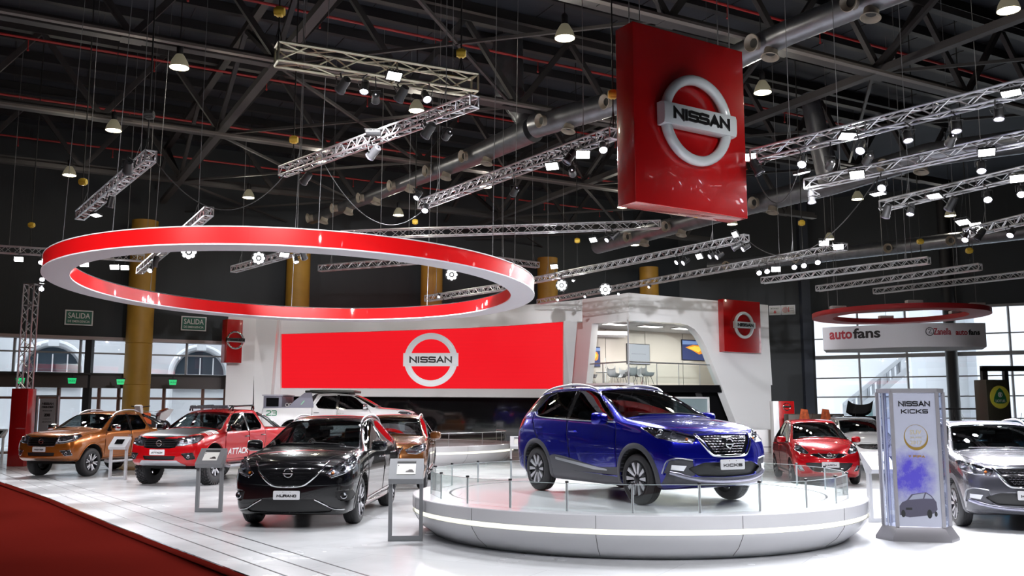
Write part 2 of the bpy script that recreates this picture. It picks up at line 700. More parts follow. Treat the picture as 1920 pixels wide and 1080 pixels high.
# ochre round columns
for k in range(-1, 5):
    p = Vector((-16.4, 41.0, 0)) + UA * 7.0 * k
    mb = MB()
    r = 0.56
    mb.lathe([(r, 0), (r, 2.9), (r - .02, 2.92), (r, 2.94), (r, 4.7), (r - .02, 4.72), (r, 4.74), (r, 10.2), (0.01, 10.2)], 32)
    o = mb.build('wall_column', M_gold)
    o.location = p
    struct(o)

# far right: dark wall, then the tall glazing
C0 = wall_pt(SB, 0)
C1 = PY(1530, 700, 54.3)
C2 = PY(2120, 700, 47.0)


def upright(name, P, Q, z0, z1, th, m):
    mb = MB()
    P, Q = Vector((P.x, P.y, 0)), Vector((Q.x, Q.y, 0))
    u = (Q - P).normalized()
    n = Vector((-u.y, u.x, 0)) * th
    mb.prism([(P.x, P.y), (Q.x, Q.y), (Q.x + n.x, Q.y + n.y), (P.x + n.x, P.y + n.y)], z0, z1)
    return mb.build(name, m)


struct(upright('wall_right', C0, C1, 0, ZR, 0.4, M_wall))
struct(upright('wall_right_upper', C1, C2, 7.45, ZR, 0.4, M_wall))
bu = (Vector((C2.x, C2.y, 0)) - Vector((C1.x, C1.y, 0))).normalized()
LB = (Vector((C2.x, C2.y, 0)) - Vector((C1.x, C1.y, 0))).length


def bpt(px, off=0.0):
    s_, z_ = PF(px, 700, C1, C2)
    return Vector((C1.x, C1.y, 0)) + bu * s_ + Vector((-bu.y, bu.x, 0)) * off


mb = MB()
for z, t in ((5.92, .07), (4.85, .22), (3.66, .07), (2.58, .07), (1.4, .07), (7.4, .15)):
    mb.beam(Vector((C1.x, C1.y, z)), Vector((C2.x, C2.y, z)), 0.1, t)
for px in (1612, 1702, 1898, 1990):
    a = bpt(px)
    mb.beam(a, a + Vector((0, 0, 7.4)), 0.1)
wf = struct(mb.build('window_20', M_mull))
mb = MB()
a, b = bpt(1530, .1), bpt(2118, .1)
mb.add([a, b, b + Vector((0, 0, 7.4)), a + Vector((0, 0, 7.4))], [(0, 1, 2, 3)])
mb.build('window_pane', M_pane, wf)
mb = MB()
for px, w_ in ((1786, .62),):
    a = bpt(px, -.4)
    mb.lathe([(w_ / 2, 0), (w_ / 2, ZR)], 16)
o = mb.build('wall_column', M_dark)
o.location = bpt(1787, -.5)
struct(o)
mb = MB()
a = bpt(1518, -.5)
mb.beam(a, a + Vector((0, 0, ZR)), .5)
struct(mb.build('wall_pillar', mat('blue_black_steel', (.03, .035, .05), .5)))

# the sides and the end behind the visitor
L0 = wall_pt(SA, 0)
struct(upright('wall_left', Vector((-45, -20, 0)), L0, 0, ZR, 0.3, M_wall))
struct(upright('wall_front', Vector((45, -20, 0)), Vector((-45, -20, 0)), 0, ZR, 0.3, M_wall))
struct(upright('wall_far_right', C2, Vector((45, -20, 0)), 0, ZR, 0.3, M_wall))

# ---------------------------------------------------------------- roof deck, purlins, long trusses
m_deck = mat('slate_blue_roof_deck', (0.020, 0.023, 0.032), 0.75, noise=0.15, nscale=0.6)
mb = MB()
mb.prism([(45.2, -20.2), (C2.x + .3, C2.y), (C1.x, C1.y + .3), (C0.x, C0.y + .3), (L0.x, L0.y + .3), (-45.3, -20.2)], ZR, ZR + 0.2)
struct(mb.build('ceiling', m_deck))


def cut_inside(d, t0, t1):
    return t0, t1


purl = MB()
d = 8.0
while d < 44.5:
    if 8 < d:
        purl.beam(hp(d, -27 if d > 20 else -10, ZR - 0.16), hp(d, 34, ZR - 0.16), 0.22, 0.30)
    d += 1.83
struct(purl.build('ceiling_purlins', M_dark))
seams = MB()
t = -24.0
while t < 34:
    seams.beam(hp(9, t, ZR - 0.01), hp(44.5, t, ZR - 0.01), 0.03, 0.03)
    t += 2.4
struct(seams.build('ceiling_seams', M_dark))

TR_D = [9.5, 16.8, 24.1, 31.4, 38.7]
for d in TR_D:
    mb = MB()
    t0, t1 = (-25, 34) if d > 20 else (-12, 34)
    mb.beam(hp(d, t0, 11.0), hp(d, t1, 11.0), 0.30, 0.16)
    mb.beam(hp(d, t0, 11.12), hp(d, t1, 11.12), 0.06, 0.2)
    mb.beam(hp(d, t0, 13.5), hp(d, t1, 13.5), 0.26, 0.22)
    t = 2.5 - 3.7 * 8
    while t < t1:
        if t > t0:
            mb.beam(hp(d, t, 11.05), hp(d, t + 1.85, 13.5), 0.14, 0.16)
            mb.beam(hp(d, t, 11.05), hp(d, t - 1.85, 13.5), 0.14, 0.16)
            mb.beam(hp(d, t - .25, 10.98), hp(d, t + .25, 10.98), 0.4, 0.14)
        t += 3.7
    for t in (-9.2, 11.5):
        mb.beam(hp(d - .17, t, 10.93), hp(d - .17, t + 1.4, 10.93), 0.3, 0.05)
    struct(mb.build('ceiling_truss', M_steel))
for t in (-8.5, 6.1, 20.7):
    mb = MB()
    mb.beam(hp(9.5, t, 11.0), hp(43, t, 11.0), 0.24, 0.2)
    mb.beam(hp(9.5, t, 13.3), hp(43, t, 13.3), 0.22, 0.22)
    d = 9.5
    while d < 40:
        mb.beam(hp(d, t, 11.1), hp(d + 3.65, t, 13.3), 0.13, 0.13)
        mb.beam(hp(d + 3.65, t, 13.3), hp(d + 7.3, t, 11.1), 0.13, 0.13)
        mb.beam(hp(d, t, 11.0), hp(d + 7.3, t + 7.3, 11.0), 0.08, 0.08)
        mb.beam(hp(d + 7.3, t, 11.0), hp(d, t + 7.3, 11.0), 0.08, 0.08)
        d += 7.3
    struct(mb.build('ceiling_girder', M_steel))

# sprinkler mains: red pipes under the purlins, and pale cable trays
M_pipe = mat('red_pipe_paint', (0.38, 0.02, 0.02), 0.45)
for d in (18.7, 24.8, 30.7, 36.8, 42.4):
    mb = MB()
    mb.tube([hp(d, -11.5 if d > 20 else -10, 12.95), hp(d, 30, 12.95)], 0.042, 8)
    t = -10.5 if d > 20 else -8
    while t < 32:
        mb.tube([hp(d, t, 12.95), hp(d, t, 12.6)], 0.015, 6)
        mb.sphere(hp(d, t, 12.58), 0.04, 8, 6)
        t += 3.6
    o = mb.build('sprinkler_pipe', M_pipe)
    tag(o, {18.7: 'red sprinkler pipe under the roof, nearest the camera', 24.8: 'red sprinkler pipe above the yellowish lighting truss',
            30.7: 'red sprinkler pipe crossing the roof behind the upper left high bay lamp', 36.8: 'red sprinkler pipe under the roof, second from the back wall',
            42.4: 'red sprinkler pipe under the roof, closest to the charcoal back wall'}[d], 'sprinkler pipe', 'red sprinkler pipes under the roof')
for d, lab in ((23.2, 'pale perforated cable tray along the second roof truss from the camera'), (30.5, 'pale cable tray along the roof truss behind the ochre hoists'), (16.2, 'pale perforated cable tray above the big hanging red sign')):
    mb = MB()
    mb.beam(hp(d, -22 if d > 20 else -10, 10.75), hp(d, 30, 10.75), 0.16, 0.07)
    tag(mb.build('cable_tray', mat('pale_cable_tray', (0.12, 0.105, 0.095), 0.6)), lab, 'cable tray', 'cable trays under the roof')

# ---------------------------------------------------------------- outside the glazing: white buildings
M_fac = mat('white_stucco', (0.80, 0.81, 0.84), 0.7)
M_facd = mat('dark_window_glass', (0.05, 0.07, 0.09), 0.15)  # even dark colour of the arched window glass
M_roofo = mat('grey_canopy_roof', (0.18, 0.22, 0.26), 0.5)


def fac(s, off, z):
    p = wall_pt(s, off)
    return Vector((p.x, p.y, z))


fo = thing('classical_building', 'white classical building with arched windows outside the left glazing', 'building', (0, 0, 0))
mb = MB()
a, b, c, d_ = fac(-22, 9, 0), fac(30, 9, 0), fac(30, 9.5, 0), fac(-22, 9.5, 0)
mb.prism([(a.x, a.y), (b.x, b.y), (c.x, c.y), (d_.x, d_.y)], 0, 10.5)
for z in (7.4, 8.0, 9.4):
    mb.beam(fac(-22, 8.9, z), fac(30, 8.9, z), 0.5, 0.3)
mb.build('wall', M_fac, fo)
s98, s375 = [PF(px, 680, fac(0, 8.9, 0), fac(10, 8.9, 0))[0] for px in (98, 375)]
for k in range(5):
    s_ = s98 + (k - 1) * (s375 - s98)
    arch = [(1.3 * math.cos(PI * q / 16), 3.75 + 1.3 * math.sin(PI * q / 16)) for q in range(17)]
    arch += [(-1.3, 3.0), (1.3, 3.0)]
    mb = MB()
    X = Matrix(((UA.x, NA.x, 0, fac(s_, 8.9, 0).x), (UA.y, NA.y, 0, fac(s_, 8.9, 0).y), (0, 0, 1, 0), (0, 0, 0, 1)))
    mb.X = X
    mb.prism(arch, -0.02, 0.06, 'xz')
    wd = mb.build('window', M_facd, fo)
    mb = MB()
    mb.X = X
    pts = [(1.55 * math.cos(PI * q / 16), -0.10, 3.75 + 1.55 * math.sin(PI * q / 16)) for q in range(17)]
    mb.tube([(1.55, -.10, 0)] + pts + [(-1.55, -.10, 0)], 0.14, 8)
    mb.box(-0.25, 0.25, -0.30, 0, 5.1, 6.2)
    mb.box(-3.6, -3.0, -0.3, 0, 4.4, 6.2)
    mb.sphere((-3.3, -0.3, 4.1), 0.35, 10, 8)
    mb.build('moulding', M_fac, fo)
    mb = MB()
    mb.X = X
    for u in (-1.0, 0, 1.0):
        mb.box(u * .7 - .03, u * .7 + .03, -.08, -.03, 3.0, 4.7)
    mb.box(-1.3, 1.3, -.08, -.03, 3.7, 3.78)
    mb.build('window_bars', M_whitem, wd)
mb = MB()
a, b = fac(-20, 4.2, 3.3), fac(26, 4.2, 3.3)
mb.beam(a, b, 3.0, 0.12)
o = tag(mb.build('canopy_roof', M_roofo), 'grey flat canopy roof outside the left glazing', 'canopy')
o = struct(wallbox('ground_outside', -22, 40, -0.3, -0.05, 30, mat('pale_paving', (0.55, 0.55, 0.56), .8), .6))


def bout(px, off):
    s_, z_ = PF(px, 700, C1, C2)
    return Vector((C1.x, C1.y, 0)) + bu * s_ + Vector((-bu.y, bu.x, 0)) * off


fb = thing('stair_building', 'white building with a sloping balustrade stair outside the right glazing', 'building', (0, 0, 0))
mb = MB()
a, b = bout(1500, 10), bout(2150, 10)
n = Vector((-bu.y, bu.x, 0))
mb.prism([(a.x - 5 * bu.x, a.y - 5 * bu.y), (b.x, b.y), (b.x + n.x, b.y + n.y), (a.x + n.x - 5 * bu.x, a.y + n.y - 5 * bu.y)], 0, 16)
mb.build('wall', M_fac, fb)
mb = MB()
p0, p1 = bout(1545, 6.5), bout(1680, 6.5)
for z0, z1, t in ((1.2, 4.3, .35), (2.2, 5.3, .22)):
    mb.beam(p0 + Vector((0, 0, z0)), p1 + Vector((0, 0, z1)), 0.5, t)
mb.build('balustrade_rail', mat('grey_white_stucco', (0.62, 0.64, 0.68), .7), fb)
mb = MB()
for q in range(14):
    f_ = q / 13
    p = p0.lerp(p1, f_)
    z = 1.3 + 3.1 * f_
    mb.beam(p + Vector((0, 0, z)), p + Vector((0, 0, z + .95)), 0.14 if q % 4 else .35)
mb.build('balusters', mat('grey_white_stucco', (0.62, 0.64, 0.68), .7), fb)
mb = MB()
p2 = bout(1800, 7)
for q in range(2):
    mb.beam(bout(1690, 9 - q) + Vector((0, 0, 0)), bout(1690, 9 - q) + Vector((0, 0, 14)), 0.8)
mb.beam(bout(1830, 9) + Vector((0, 0, 0)), bout(1830, 9) + Vector((0, 0, 14)), 1.2)
mb.build('pilaster', mat('grey_white_stucco', (0.62, 0.64, 0.68), .7), fb)
for q, (px, z0, z1) in enumerate(((1812, 4.6, 6.5), (1812, 7.2, 8.6), (1575, 1.2, 2.5), (1815, 2.0, 3.6))):
    s_, _ = PF(px, 700, C1, C2)
    p = bout(px, 9.9)
    mb = MB()
    mb.beam(p + Vector((0, 0, z0)), p + Vector((0, 0, z1)), 1.1, 0.3)
    wd = mb.build('window', mat('green_shutter_glass', (0.16, 0.25, 0.25), 0.3), fb)
mb = MB()
mb.prism([(C1.x, C1.y + 1), (C2.x + 4, C2.y + 1), (C2.x + 14, C2.y + 20), (C1.x, C1.y + 25)], -0.3, -0.05)
struct(mb.build('ground_outside', mat('pale_paving', (0.55, 0.55, 0.56), .8)))
# ================================================================ lattice trusses
def truss_mesh(a, b, size, period=None, dia=None, flat=False, n=6):
    """box truss between two points: returns (chord builders, bracing builder)"""
    a, b = Vector(a), Vector(b)
    d = (b - a).normalized()
    up = Vector((0, 0, 1))
    if abs(d.z) > .9:
        up = Vector((1, 0, 0))
    r = d.cross(up).normalized()
    up = r.cross(d).normalized()
    h = size / 2
    L = (b - a).length
    period = period or size * 1.0
    dia = dia or max(0.022, size * 0.085)
    cs = [r * h + up * h, -r * h + up * h, -r * h - up * h, r * h - up * h]
    chords = []
    for c in cs:
        mb = MB()
        mb.tube([a + c, b + c], dia, n)
        chords.append(mb)
    br = MB()
    N = max(2, int(round(L / period)))
    for k in range(N):
        p, q = a + d * (L * k / N), a + d * (L * (k + 1) / N)
        m = (p + q) / 2
        for i in range(4):
            c0, c1 = cs[i], cs[(i + 1) % 4]
            if k % 2:
                c0, c1 = c1, c0
            br.tube([p + c0, q + c1], dia * .55, 4, caps=False)
        if k % 4 == 0:
            for i in range(4):
                br.tube([p + cs[i], p + cs[(i + 1) % 4]], dia * .6, 4, caps=False)
    for p in (a, b):
        for i in range(4):
            br.tube([p + cs[i], p + cs[(i + 1) % 4]], dia * .8, 4, caps=False)
    return chords, br


TRLIST = []
M_wire = mat('dull_steel_wire', (.16, .16, .165), .7)


def roof_z(x, y):
    """height of whatever roof steel stands over a plan point"""
    d, t = x * NA.x + y * NA.y, x * UA.x + y * UA.y
    if t > 29.9:
        return 10.93 if t < 33.9 and any(abs(d - q) < .22 for q in TR_D) else (ZR - .31 if t < 33.9 and d > 9 and abs(d - 8 - 1.83 * round((d - 8) / 1.83)) < .105 else ZR)
    if any(abs(d - q) < .08 for q in (23.2, 30.5, 16.2)):
        return 10.72
    if any(abs(d - q) < .22 for q in TR_D):
        return 10.93
    if any(abs(t - q) < .2 for q in (-8.5, 6.1, 20.7)):
        return 10.91
    k = round((d - 8) / 1.83)
    if k >= 1 and abs(d - (8 + 1.83 * k)) < .105:
        return ZR - .31
    return ZR


def truss(a, b, size, label, m=None, period=None, group='lighting trusses hung from the roof', name='lighting_truss', dia=None):
    a, b = Vector(a), Vector(b)
    TRLIST.append((a, b, size))
    t = thing(name, label, 'truss', tuple((a + b) / 2), 0, group)
    off = (a + b) / 2
    ch, br = truss_mesh(a - off, b - off, size, period, dia)
    for c in ch:
        c.build('chord', m or M_alu, t)
    br.build('bracing', m or M_alu, t, smooth=60, fix=False)
    for f in (.12, .88):
        p = a.lerp(b, f)
        mb = MB()
        mb.tube([Vector((p.x, p.y, p.z + size / 2)) - off, Vector((p.x, p.y, roof_z(p.x, p.y))) - off], .008, 5)
        mb.tube([Vector((p.x, p.y, p.z + size / 2 + .35)) - off] + [p + Vector((0, 0, size / 2)) + (b - a).normalized().cross(Vector((0, 0, 1))) * size / 2 - off], .007, 5)
        mb.build('hanging_wire', M_wire, t, smooth=60)
    return t


LAMPS = []


def seg_dist(p, a, b):
    u = b - a
    return (p - (a + u * max(0, min(1, (p - a).dot(u) / u.dot(u))))).length


def snap(px, py, z, drop=.34, clear=.27):
    """the point on the sight line that lies right under the nearest truss, and the truss point it hangs from"""
    d = ray(px, py).normalized()
    o = Vector((0, 0, CAMH))
    best = None
    for (a, b, size) in TRLIST:
        for k in range(81):
            q = a.lerp(b, k / 80)
            low = q - Vector((0, 0, size / 2 + drop))
            t = (low - o).dot(d)
            p = o + d * t
            e = (p - low).length
            if best is None or e < best[0]:
                side = (b - a).normalized().cross(Vector((0, 0, 1))) * size / 2
                c = min((q - Vector((0, 0, size / 2)) + side, q - Vector((0, 0, size / 2)) - side), key=lambda v: (v - p).length)
                best = (e, p, c)
    near = best[0] < 1.0
    p = best[1] if near else PZ(px, py, z)
    # slide along the sight line, a little nearer or farther, until the lamp body stands free of every truss
    for k in range(60):
        for sg in (-1, 1):
            q = p + d * (.04 * k * sg)
            if all(seg_dist(q, a, b) > s_ * .71 + clear for a, b, s_ in TRLIST) and all((q - e).length > .37 for e in LAMPS):
                break
        else:
            continue
        break
    p = q
    if clear:
        LAMPS.append(q)
    if near:
        return p, best[2]
    return p, Vector((p.x, p.y, roof_z(p.x, p.y)))


HANG = []


def hang_all():
    bpy.context.view_layer.update()
    for (o, top, att) in HANG:
        inv = o.matrix_world.inverted()
        s_ = o.scale.x
        mb = MB()
        mb.tube([Vector(top), inv @ att], .011 / s_, 6)
        mb.build('hanger_arm', M_black, o)


TRS = {}


def TZ(name, x1, y1, x2, y2, z, size, label, **k):
    a, b = PZ(x1, y1, z), PZ(x2, y2, z)
    TRS[name] = (a, b, z, size)
    return truss(a, b, size, label, **k)


TZ('heavy', 519, 101, 890, 160, 7.9, 0.33, 'heavy yellowish box truss at the top centre, carrying moving heads', m=M_alu_y, period=.5)
TZ('t2', 530, 322, 890, 190, 7.2, 0.20, 'long slanting truss under the heavy yellowish truss')
TZ('t3', 790, 384, 1150, 250, 7.0, 0.20, 'slanting truss running behind the big hanging red sign')
TZ('t4', 150, 404, 283, 292, 6.6, 0.20, 'short slanting truss above the left end of the red ring')
TZ('t5', 262, 508, 392, 396, 6.3, 0.19, 'slanting truss crossing behind the left part of the red ring')
TZ('t6', -20, 466, 270, 484, 6.9, 0.22, 'level truss along the charcoal wall at the far left')
TZ('t7', 438, 505, 575, 466, 6.4, 0.19, 'short truss seen through the middle of the red ring')
TZ('t8', 600, 503, 790, 488, 6.7, 0.20, 'dim truss seen through the right half of the red ring', m=M_alu)
a, b = PY(640, 441, 29), PY(1237, 421, 30)
TRS['t9'] = (a, b, a.z, .3)
truss(a, b, 0.25, 'long level truss passing just above the right side of the red ring', period=.30)
TZ('t10', 990, 528, 1400, 446, 6.6, 0.19, 'truss with paired spots above the white two-storey stand')
TZ('t11', 1010, 566, 1585, 462, 6.4, 0.18, 'truss running over the corner of the white two-storey stand')
TZ('t12', 1413, 293, 2200, 94, 6.6, 0.21, 'bright ladder truss starting at the right edge of the big hanging red sign', period=.30)
TZ('t13', 1513, 346, 2200, 198, 6.4, 0.20, 'second ladder truss at right, ending in a cluster of dark spots', period=.30)
TZ('t14', 1655, 386, 2200, 257, 6.3, 0.20, 'third ladder truss at right, under the round duct', period=.30)
TZ('t15', 1812, 437, 2200, 345, 6.2, 0.20, 'short truss end at the right edge above the hexagonal white sign')
TZ('t16', 1430, 526, 1742, 488, 5.9, 0.18, 'dim truss above the two white wall signs')
TZ('t17', 1533, 541, 1838, 500, 5.7, 0.17, 'dim truss above the far hanging red ring')
TZ('t18', 1640, 546, 2100, 494, 5.7, 0.17, 'dim truss ending above the right corner of the far red ring')
TZ('t19', 932, 487, 1008, 497, 7.4, 0.2, 'short dim truss behind the right end of the red ring')
TZ('t20', 800, 560, 965, 535, 5.6, 0.18, 'truss seen through the right end of the red ring near the bright lamps')

# truss tower on a red plinth at the far left
tw = PZ(36, 874, 0)
t = thing('truss_tower', 'upright truss tower rising from a red plinth at the far left', 'tower', (tw.x, tw.y, 0))
ch, br = truss_mesh((0, 0, 2.45), (0, 0, 5.95), 0.34, 0.34)
for c in ch:
    c.build('chord', M_alu, t)
br.build('bracing', M_alu, t, smooth=60, fix=False)
mb = MB()
mb.rbox(-.27, .27, -.27, .27, 0, 2.5, .01)
mb.build('plinth', M_red, t)

# ================================================================ hoists: yellow chain motors and their chains
hoist = None


def put_hoist(p, ztop, label, zrig, m=None):
    """a chain motor hanging at p with a chain to the roof and one to the truss"""
    t = thing('chain_hoist', label, 'hoist', tuple(p), 0, 'chain hoists holding the trusses')
    mb = MB()
    mb.rbox(-.065, .065, -.06, .06, -.09, .09, .03)
    mb.lathe([(.01, -.09), (.07, -.09), (.08, -.04), (.08, .04), (.07, .09), (.01, .09)], 14, 'x')
    mb.build('motor_body', m or M_yel, t)
    mb = MB()
    mb.tube([(0, 0, .1), (0, 0, ztop - p[2])], 0.016, 6)
    mb.build('upper_cable', M_cable, t)
    mb = MB()
    mb.tube([(0, 0, -.1), (0, 0, zrig - p[2])], 0.014, 6)
    mb.tube([(0, 0, zrig - p[2] + .35), (.07, 0, zrig - p[2])], .008, 5)
    mb.tube([(0, 0, zrig - p[2] + .35), (-.07, 0, zrig - p[2])], .008, 5)
    mb.build('lower_chain', M_cable, t)


for (x, y, z, zr, lab) in ((524, 22, 9.6, 8.1, 'yellow chain hoist above the left end of the heavy truss'),
                           (864, 100, 8.9, 8.1, 'yellow chain hoist above the right end of the heavy truss'),
                           (551, 262, 8.4, 7.3, 'yellow chain hoist above the lower end of the long slanting truss'),
                           (156, 341, 8.2, 6.3, 'yellow chain hoist just left of the short slanting truss'),
                           (59, 422, 8.0, 7.0, 'yellow chain hoist over the level truss at the far left'),
                           (778, 416, 8.2, 7.6, 'yellow chain hoist above the long level truss'),
                           (280, 215, 9.3, 6.7, 'dark chain hoist above the short slanting truss'),
                           (1503, 418, 8.3, 6.5, 'red and yellow chain hoist right of the big hanging sign'),
                           (1152, 177, 8.3, 7.1, 'yellow chain hoist beside the left face of the big hanging sign'),
                           (1082, 451, 8.0, 6.6, 'small ochre chain hoist between the level truss and the stand'),
                           (1725, 453, 7.7, 6.0, 'small yellow chain hoist at right over the dim trusses'),
                           (1818, 470, 7.0, 5.7, 'small ochre chain hoist below the short truss end at right')):
    best = None
    for (a, b, size) in TRLIST:
        for k in range(161):
            q = a.lerp(b, k / 160)
            p = PY(x, y, q.y)
            if p.z > q.z + .35:
                e = abs(p.x - q.x) + .08 * abs(p.z - z)
                if best is None or e < best[0]:
                    best = (e, Vector((q.x, q.y, p.z)), q.z + size / 2)
    p, zr = best[1], best[2]
    put_hoist(p, roof_z(p.x, p.y), lab, zr, M_cable if 'dark' in lab else None)

# ================================================================ ducts with jet nozzles
M_noz = mat('cream_jet_nozzle', (0.30, 0.26, 0.21), 0.45)


def duct(label, pts, radii, noz, ribs=True, join=None):
    t = join or thing('air_duct', label, 'duct', tuple(pts[0]), 0, 'galvanised air ducts under the roof')
    o0 = Vector(t.location)
    P = [Vector(p) - o0 for p in pts]
    # resample with small ribs
    path, rad = [], []
    for i in range(len(P) - 1):
        L = (P[i + 1] - P[i]).length
        n = max(2, int(L / 0.09)) if ribs else 2
        for k in range(n):
            f_ = k / n
            path.append(P[i].lerp(P[i + 1], f_))
            r = radii[i] * (1 - f_) + radii[i + 1] * f_
            rad.append(r * (1.0 if k % 2 else 0.978) if ribs else r)
    path.append(P[-1])
    rad.append(radii[-1])
    mb = MB()
    mb.tube(path, rad, 20)
    mb.build('duct_tube', M_duct, t, smooth=60)
    for (px, py, side) in noz:
        # nearest point of the axis in the picture sense: pick by sight line
        dr = ray(px, py).normalized()
        best = None
        for q in path:
            v = q + o0 - Vector((0, 0, CAMH))
            perp = (v - dr * v.dot(dr)).length
            if best is None or perp < best[0]:
                best = (perp, q)
        q = best[1]
        dd = (P[-1] - P[0]).normalized()
        out = dd.cross(Vector((0, 0, 1))).normalized()
        if out.y > 0:
            out = -out
        ax = (out * (1 if side < 0 else .25) + Vector((0, 0, -.25 if side < 0 else -1.0)) + (-dd * 0 if side < 0 else Vector((0, 0, 0)))).normalized()
        if side < 0:
            ax = (ax + Vector((-.35, -.2, 0))).normalized()
        rr = rad[path.index(q)]
        mb = MB()
        rot = ax.to_track_quat('Z', 'Y').to_matrix().to_4x4()
        mb.X = Matrix.Translation(q + ax * rr * .9) @ rot
        mb.lathe([(.16, -.05), (.16, .10), (.20, .18), (.22, .20), (.205, .215), (.12, .13), (.11, .10)], 18)
        nz_ = mb.build('jet_nozzle', M_noz, t)
        mb = MB()
        mb.X = Matrix.Translation(q + ax * rr * .9) @ rot
        mb.lathe([(.115, .105), (.06, .10), (.001, .098)], 14)
        mb.build('dark_throat_disc', M_cable, nz_)  # black disc stands in for the shade inside the nozzle
    return t


zD = 10.5
dA = [PZ(585, 411, zD), PZ(985, 250, zD)]
mainduct = duct('long galvanised duct with a fat bent riser, passing behind the big red sign',
     [dA[0], PZ(760, 343, zD), PZ(900, 288, zD), PZ(1000, 243, zD)], [.24, .27, .36, .40],
     [(593, 408, -1), (640, 392, -1), (690, 373, -1), (750, 351, -1), (820, 326, -1), (891, 294, -1), (616, 414, 1), (665, 403, 1), (718, 384, 1), (781, 359, 1), (849, 335, 1), (930, 306, 1)])
duct('long galvanised duct running up right behind the big hanging red sign',
     [PZ(1003, 236, zD), PZ(1130, 200, zD), PZ(1290, 150, zD), PZ(1480, 60, zD), PZ(1600, 12, zD), PZ(1760, -50, zD)], [.38, .36, .33, .30, .30, .3],
     [(1040, 240, -1), (1434, 85, -1), (1618, 12, -1), (1078, 252, 1), (1462, 104, 1), (1642, 32, 1), (1155, 190, -1)], join=mainduct)
p0 = PZ(985, 245, zD)
duct('fat vertical riser duct bending down to the two long ducts',
     [Vector((PY(952, 100, p0.y + .8).x, p0.y + .85, 13.86)), Vector((PY(955, 165, p0.y + .8).x, p0.y + .85, 12.0)), PY(962, 185, p0.y + .75), PY(988, 226, p0.y + .45), PZ(998, 248, 10.5)], [.50, .48, .42, .38, .36], [], join=mainduct)
d3_ = duct('dim round duct with nozzles below the big hanging red sign',
     [PZ(1120, 462, 9.0), PZ(1405, 385, 9.0), PZ(1560, 345, 9.0), PZ(1740, 290, 9.0), PZ(1940, 262, 9.0)], [.34, .34, .36, .34, .34],
     [(1190, 438, -1), (1264, 422, -1), (1433, 386, -1), (1683, 342, -1), (1213, 448, 1), (1286, 432, 1), (1458, 398, 1), (1740, 330, 1)])
duct('dim round duct low over the dark corner behind the stand',
     [PZ(1330, 500, 9.2), PZ(1500, 484, 9.2), PZ(1700, 461, 9.2), PZ(1940, 432, 9.2)], [.33, .33, .33, .33],
     [(1369, 487, -1), (1672, 463, -1), (1790, 451, -1), (1500, 484, -1)])
pr = PZ(1560, 345, 9.0)
duct('short flared riser duct behind the second ladder truss', [Vector((pr.x - .6, pr.y, 12)), Vector((pr.x - .3, pr.y, 10.2)), pr], [.3, .34, .42], [], join=d3_)

# ================================================================ high bay lamps
M_hb = mat('lit_high_bay_lens', (1, .96, .8), 0.4, emit=(1.0, 0.93, 0.74), estr=14)
M_hbs = mat('high_bay_reflector', (.30, .28, .20), 0.35, emit=(1, .9, .6), estr=.10)
hb = thing('high_bay_lamp', 'x', 'lamp', (0, 0, 0), 0, 'high bay lamps under the roof')
mb = MB()
mb.lathe([(.235, 0), (.24, .02), (.20, .16), (.12, .30), (.09, .34), (.01, .34)], 20)
mb.build('reflector', M_hbs, hb)
mb = MB()
mb.lathe([(.225, .015), (.12, -.005), (.005, -.012)], 20)
mb.build('lens', M_hb, hb)
mb = MB()
mb.lathe([(.07, .33), (.08, .36), (.08, .55), (.05, .6), (.01, .6)], 12)
mb.build('ballast', M_dark, hb)
HB = [(336, 127, 10.4, 'yellowish high bay lamp glowing alone above the left end of the pale cable tray'), (213, 245, 10.4, 'white high bay lamp left of the dark chain hoist'),
      (130, 329, 10.4, 'small high bay lamp near the charcoal wall at far left'), (466, 371, 10.3, 'small high bay lamp above the middle left of the red ring'),
      (1059, 72, 10.4, 'warm high bay lamp left of the top of the big hanging sign'), (1430, 174, 10.4, 'high bay lamp just right of the big hanging sign'),
      (1891, 20, 10.4, 'high bay lamp in the top right corner'), (781, 208, 10.2, 'greenish high bay lamp under the heavy yellowish truss'),
      (911, 351, 10.3, 'orange high bay lamp below the slanting truss'), (747, 404, 10.3, 'small yellowish high bay lamp under the long duct'),
      (1168, 389, 10.2, 'small high bay lamp below the left corner of the big sign'), (1373, 421, 10.2, 'small high bay lamp below the right corner of the big sign'),
      (1190, 460, 10.1, 'tiny orange high bay lamp above the stand roof'), (1608, 374, 10.2, 'high bay lamp between the right ladder trusses'),
      (1555, 449, 10.0, 'tiny high bay lamp behind the bright flood panels over the stand'), (601, 304, 10.3, 'high bay lamp seen through the long slanting truss'),
      (1782, 405, 10.2, 'high bay lamp under the third ladder truss')]
def clear_z(x, y):
    for z in (10.4, 10.55, 10.25, 10.7, 10.1, 10.85, 9.95):
        p = PZ(x, y, z)
        d, t = p.dot(NA), p.dot(UA)
        if all(abs(d - q) > .45 for q in TR_D) and all(abs(d - q) > .32 for q in (23.2, 30.5, 16.2)) and all(abs(d - q) > .32 for q in (18.7, 24.8, 30.7, 36.8, 42.4)) and all(abs(t - q) > .4 for q in (-8.5, 6.1, 20.7)):
            return p
    return PZ(x, y, 10.4)


hb_all = []
for i, (x, y, z, lab) in enumerate(HB):
    p = clear_z(x, y)
    if i == 0:
        hb.location = p
        hb['label'] = lab
        hb_all.append(hb)
    else:
        hb_all.append(dup(hb, p, 0, lab))
    light('POINT', p - Vector((0, 0, .15)), None, 120, (1, .93, .78), 0.10, name='high_bay_glow')

for o_ in hb_all:
    mb = MB()
    mb.tube([(0, 0, .58), (0, 0, roof_z(o_.location.x, o_.location.y) - o_.location.z)], .012, 6)
    mb.build('suspension_rod', M_dark, o_)

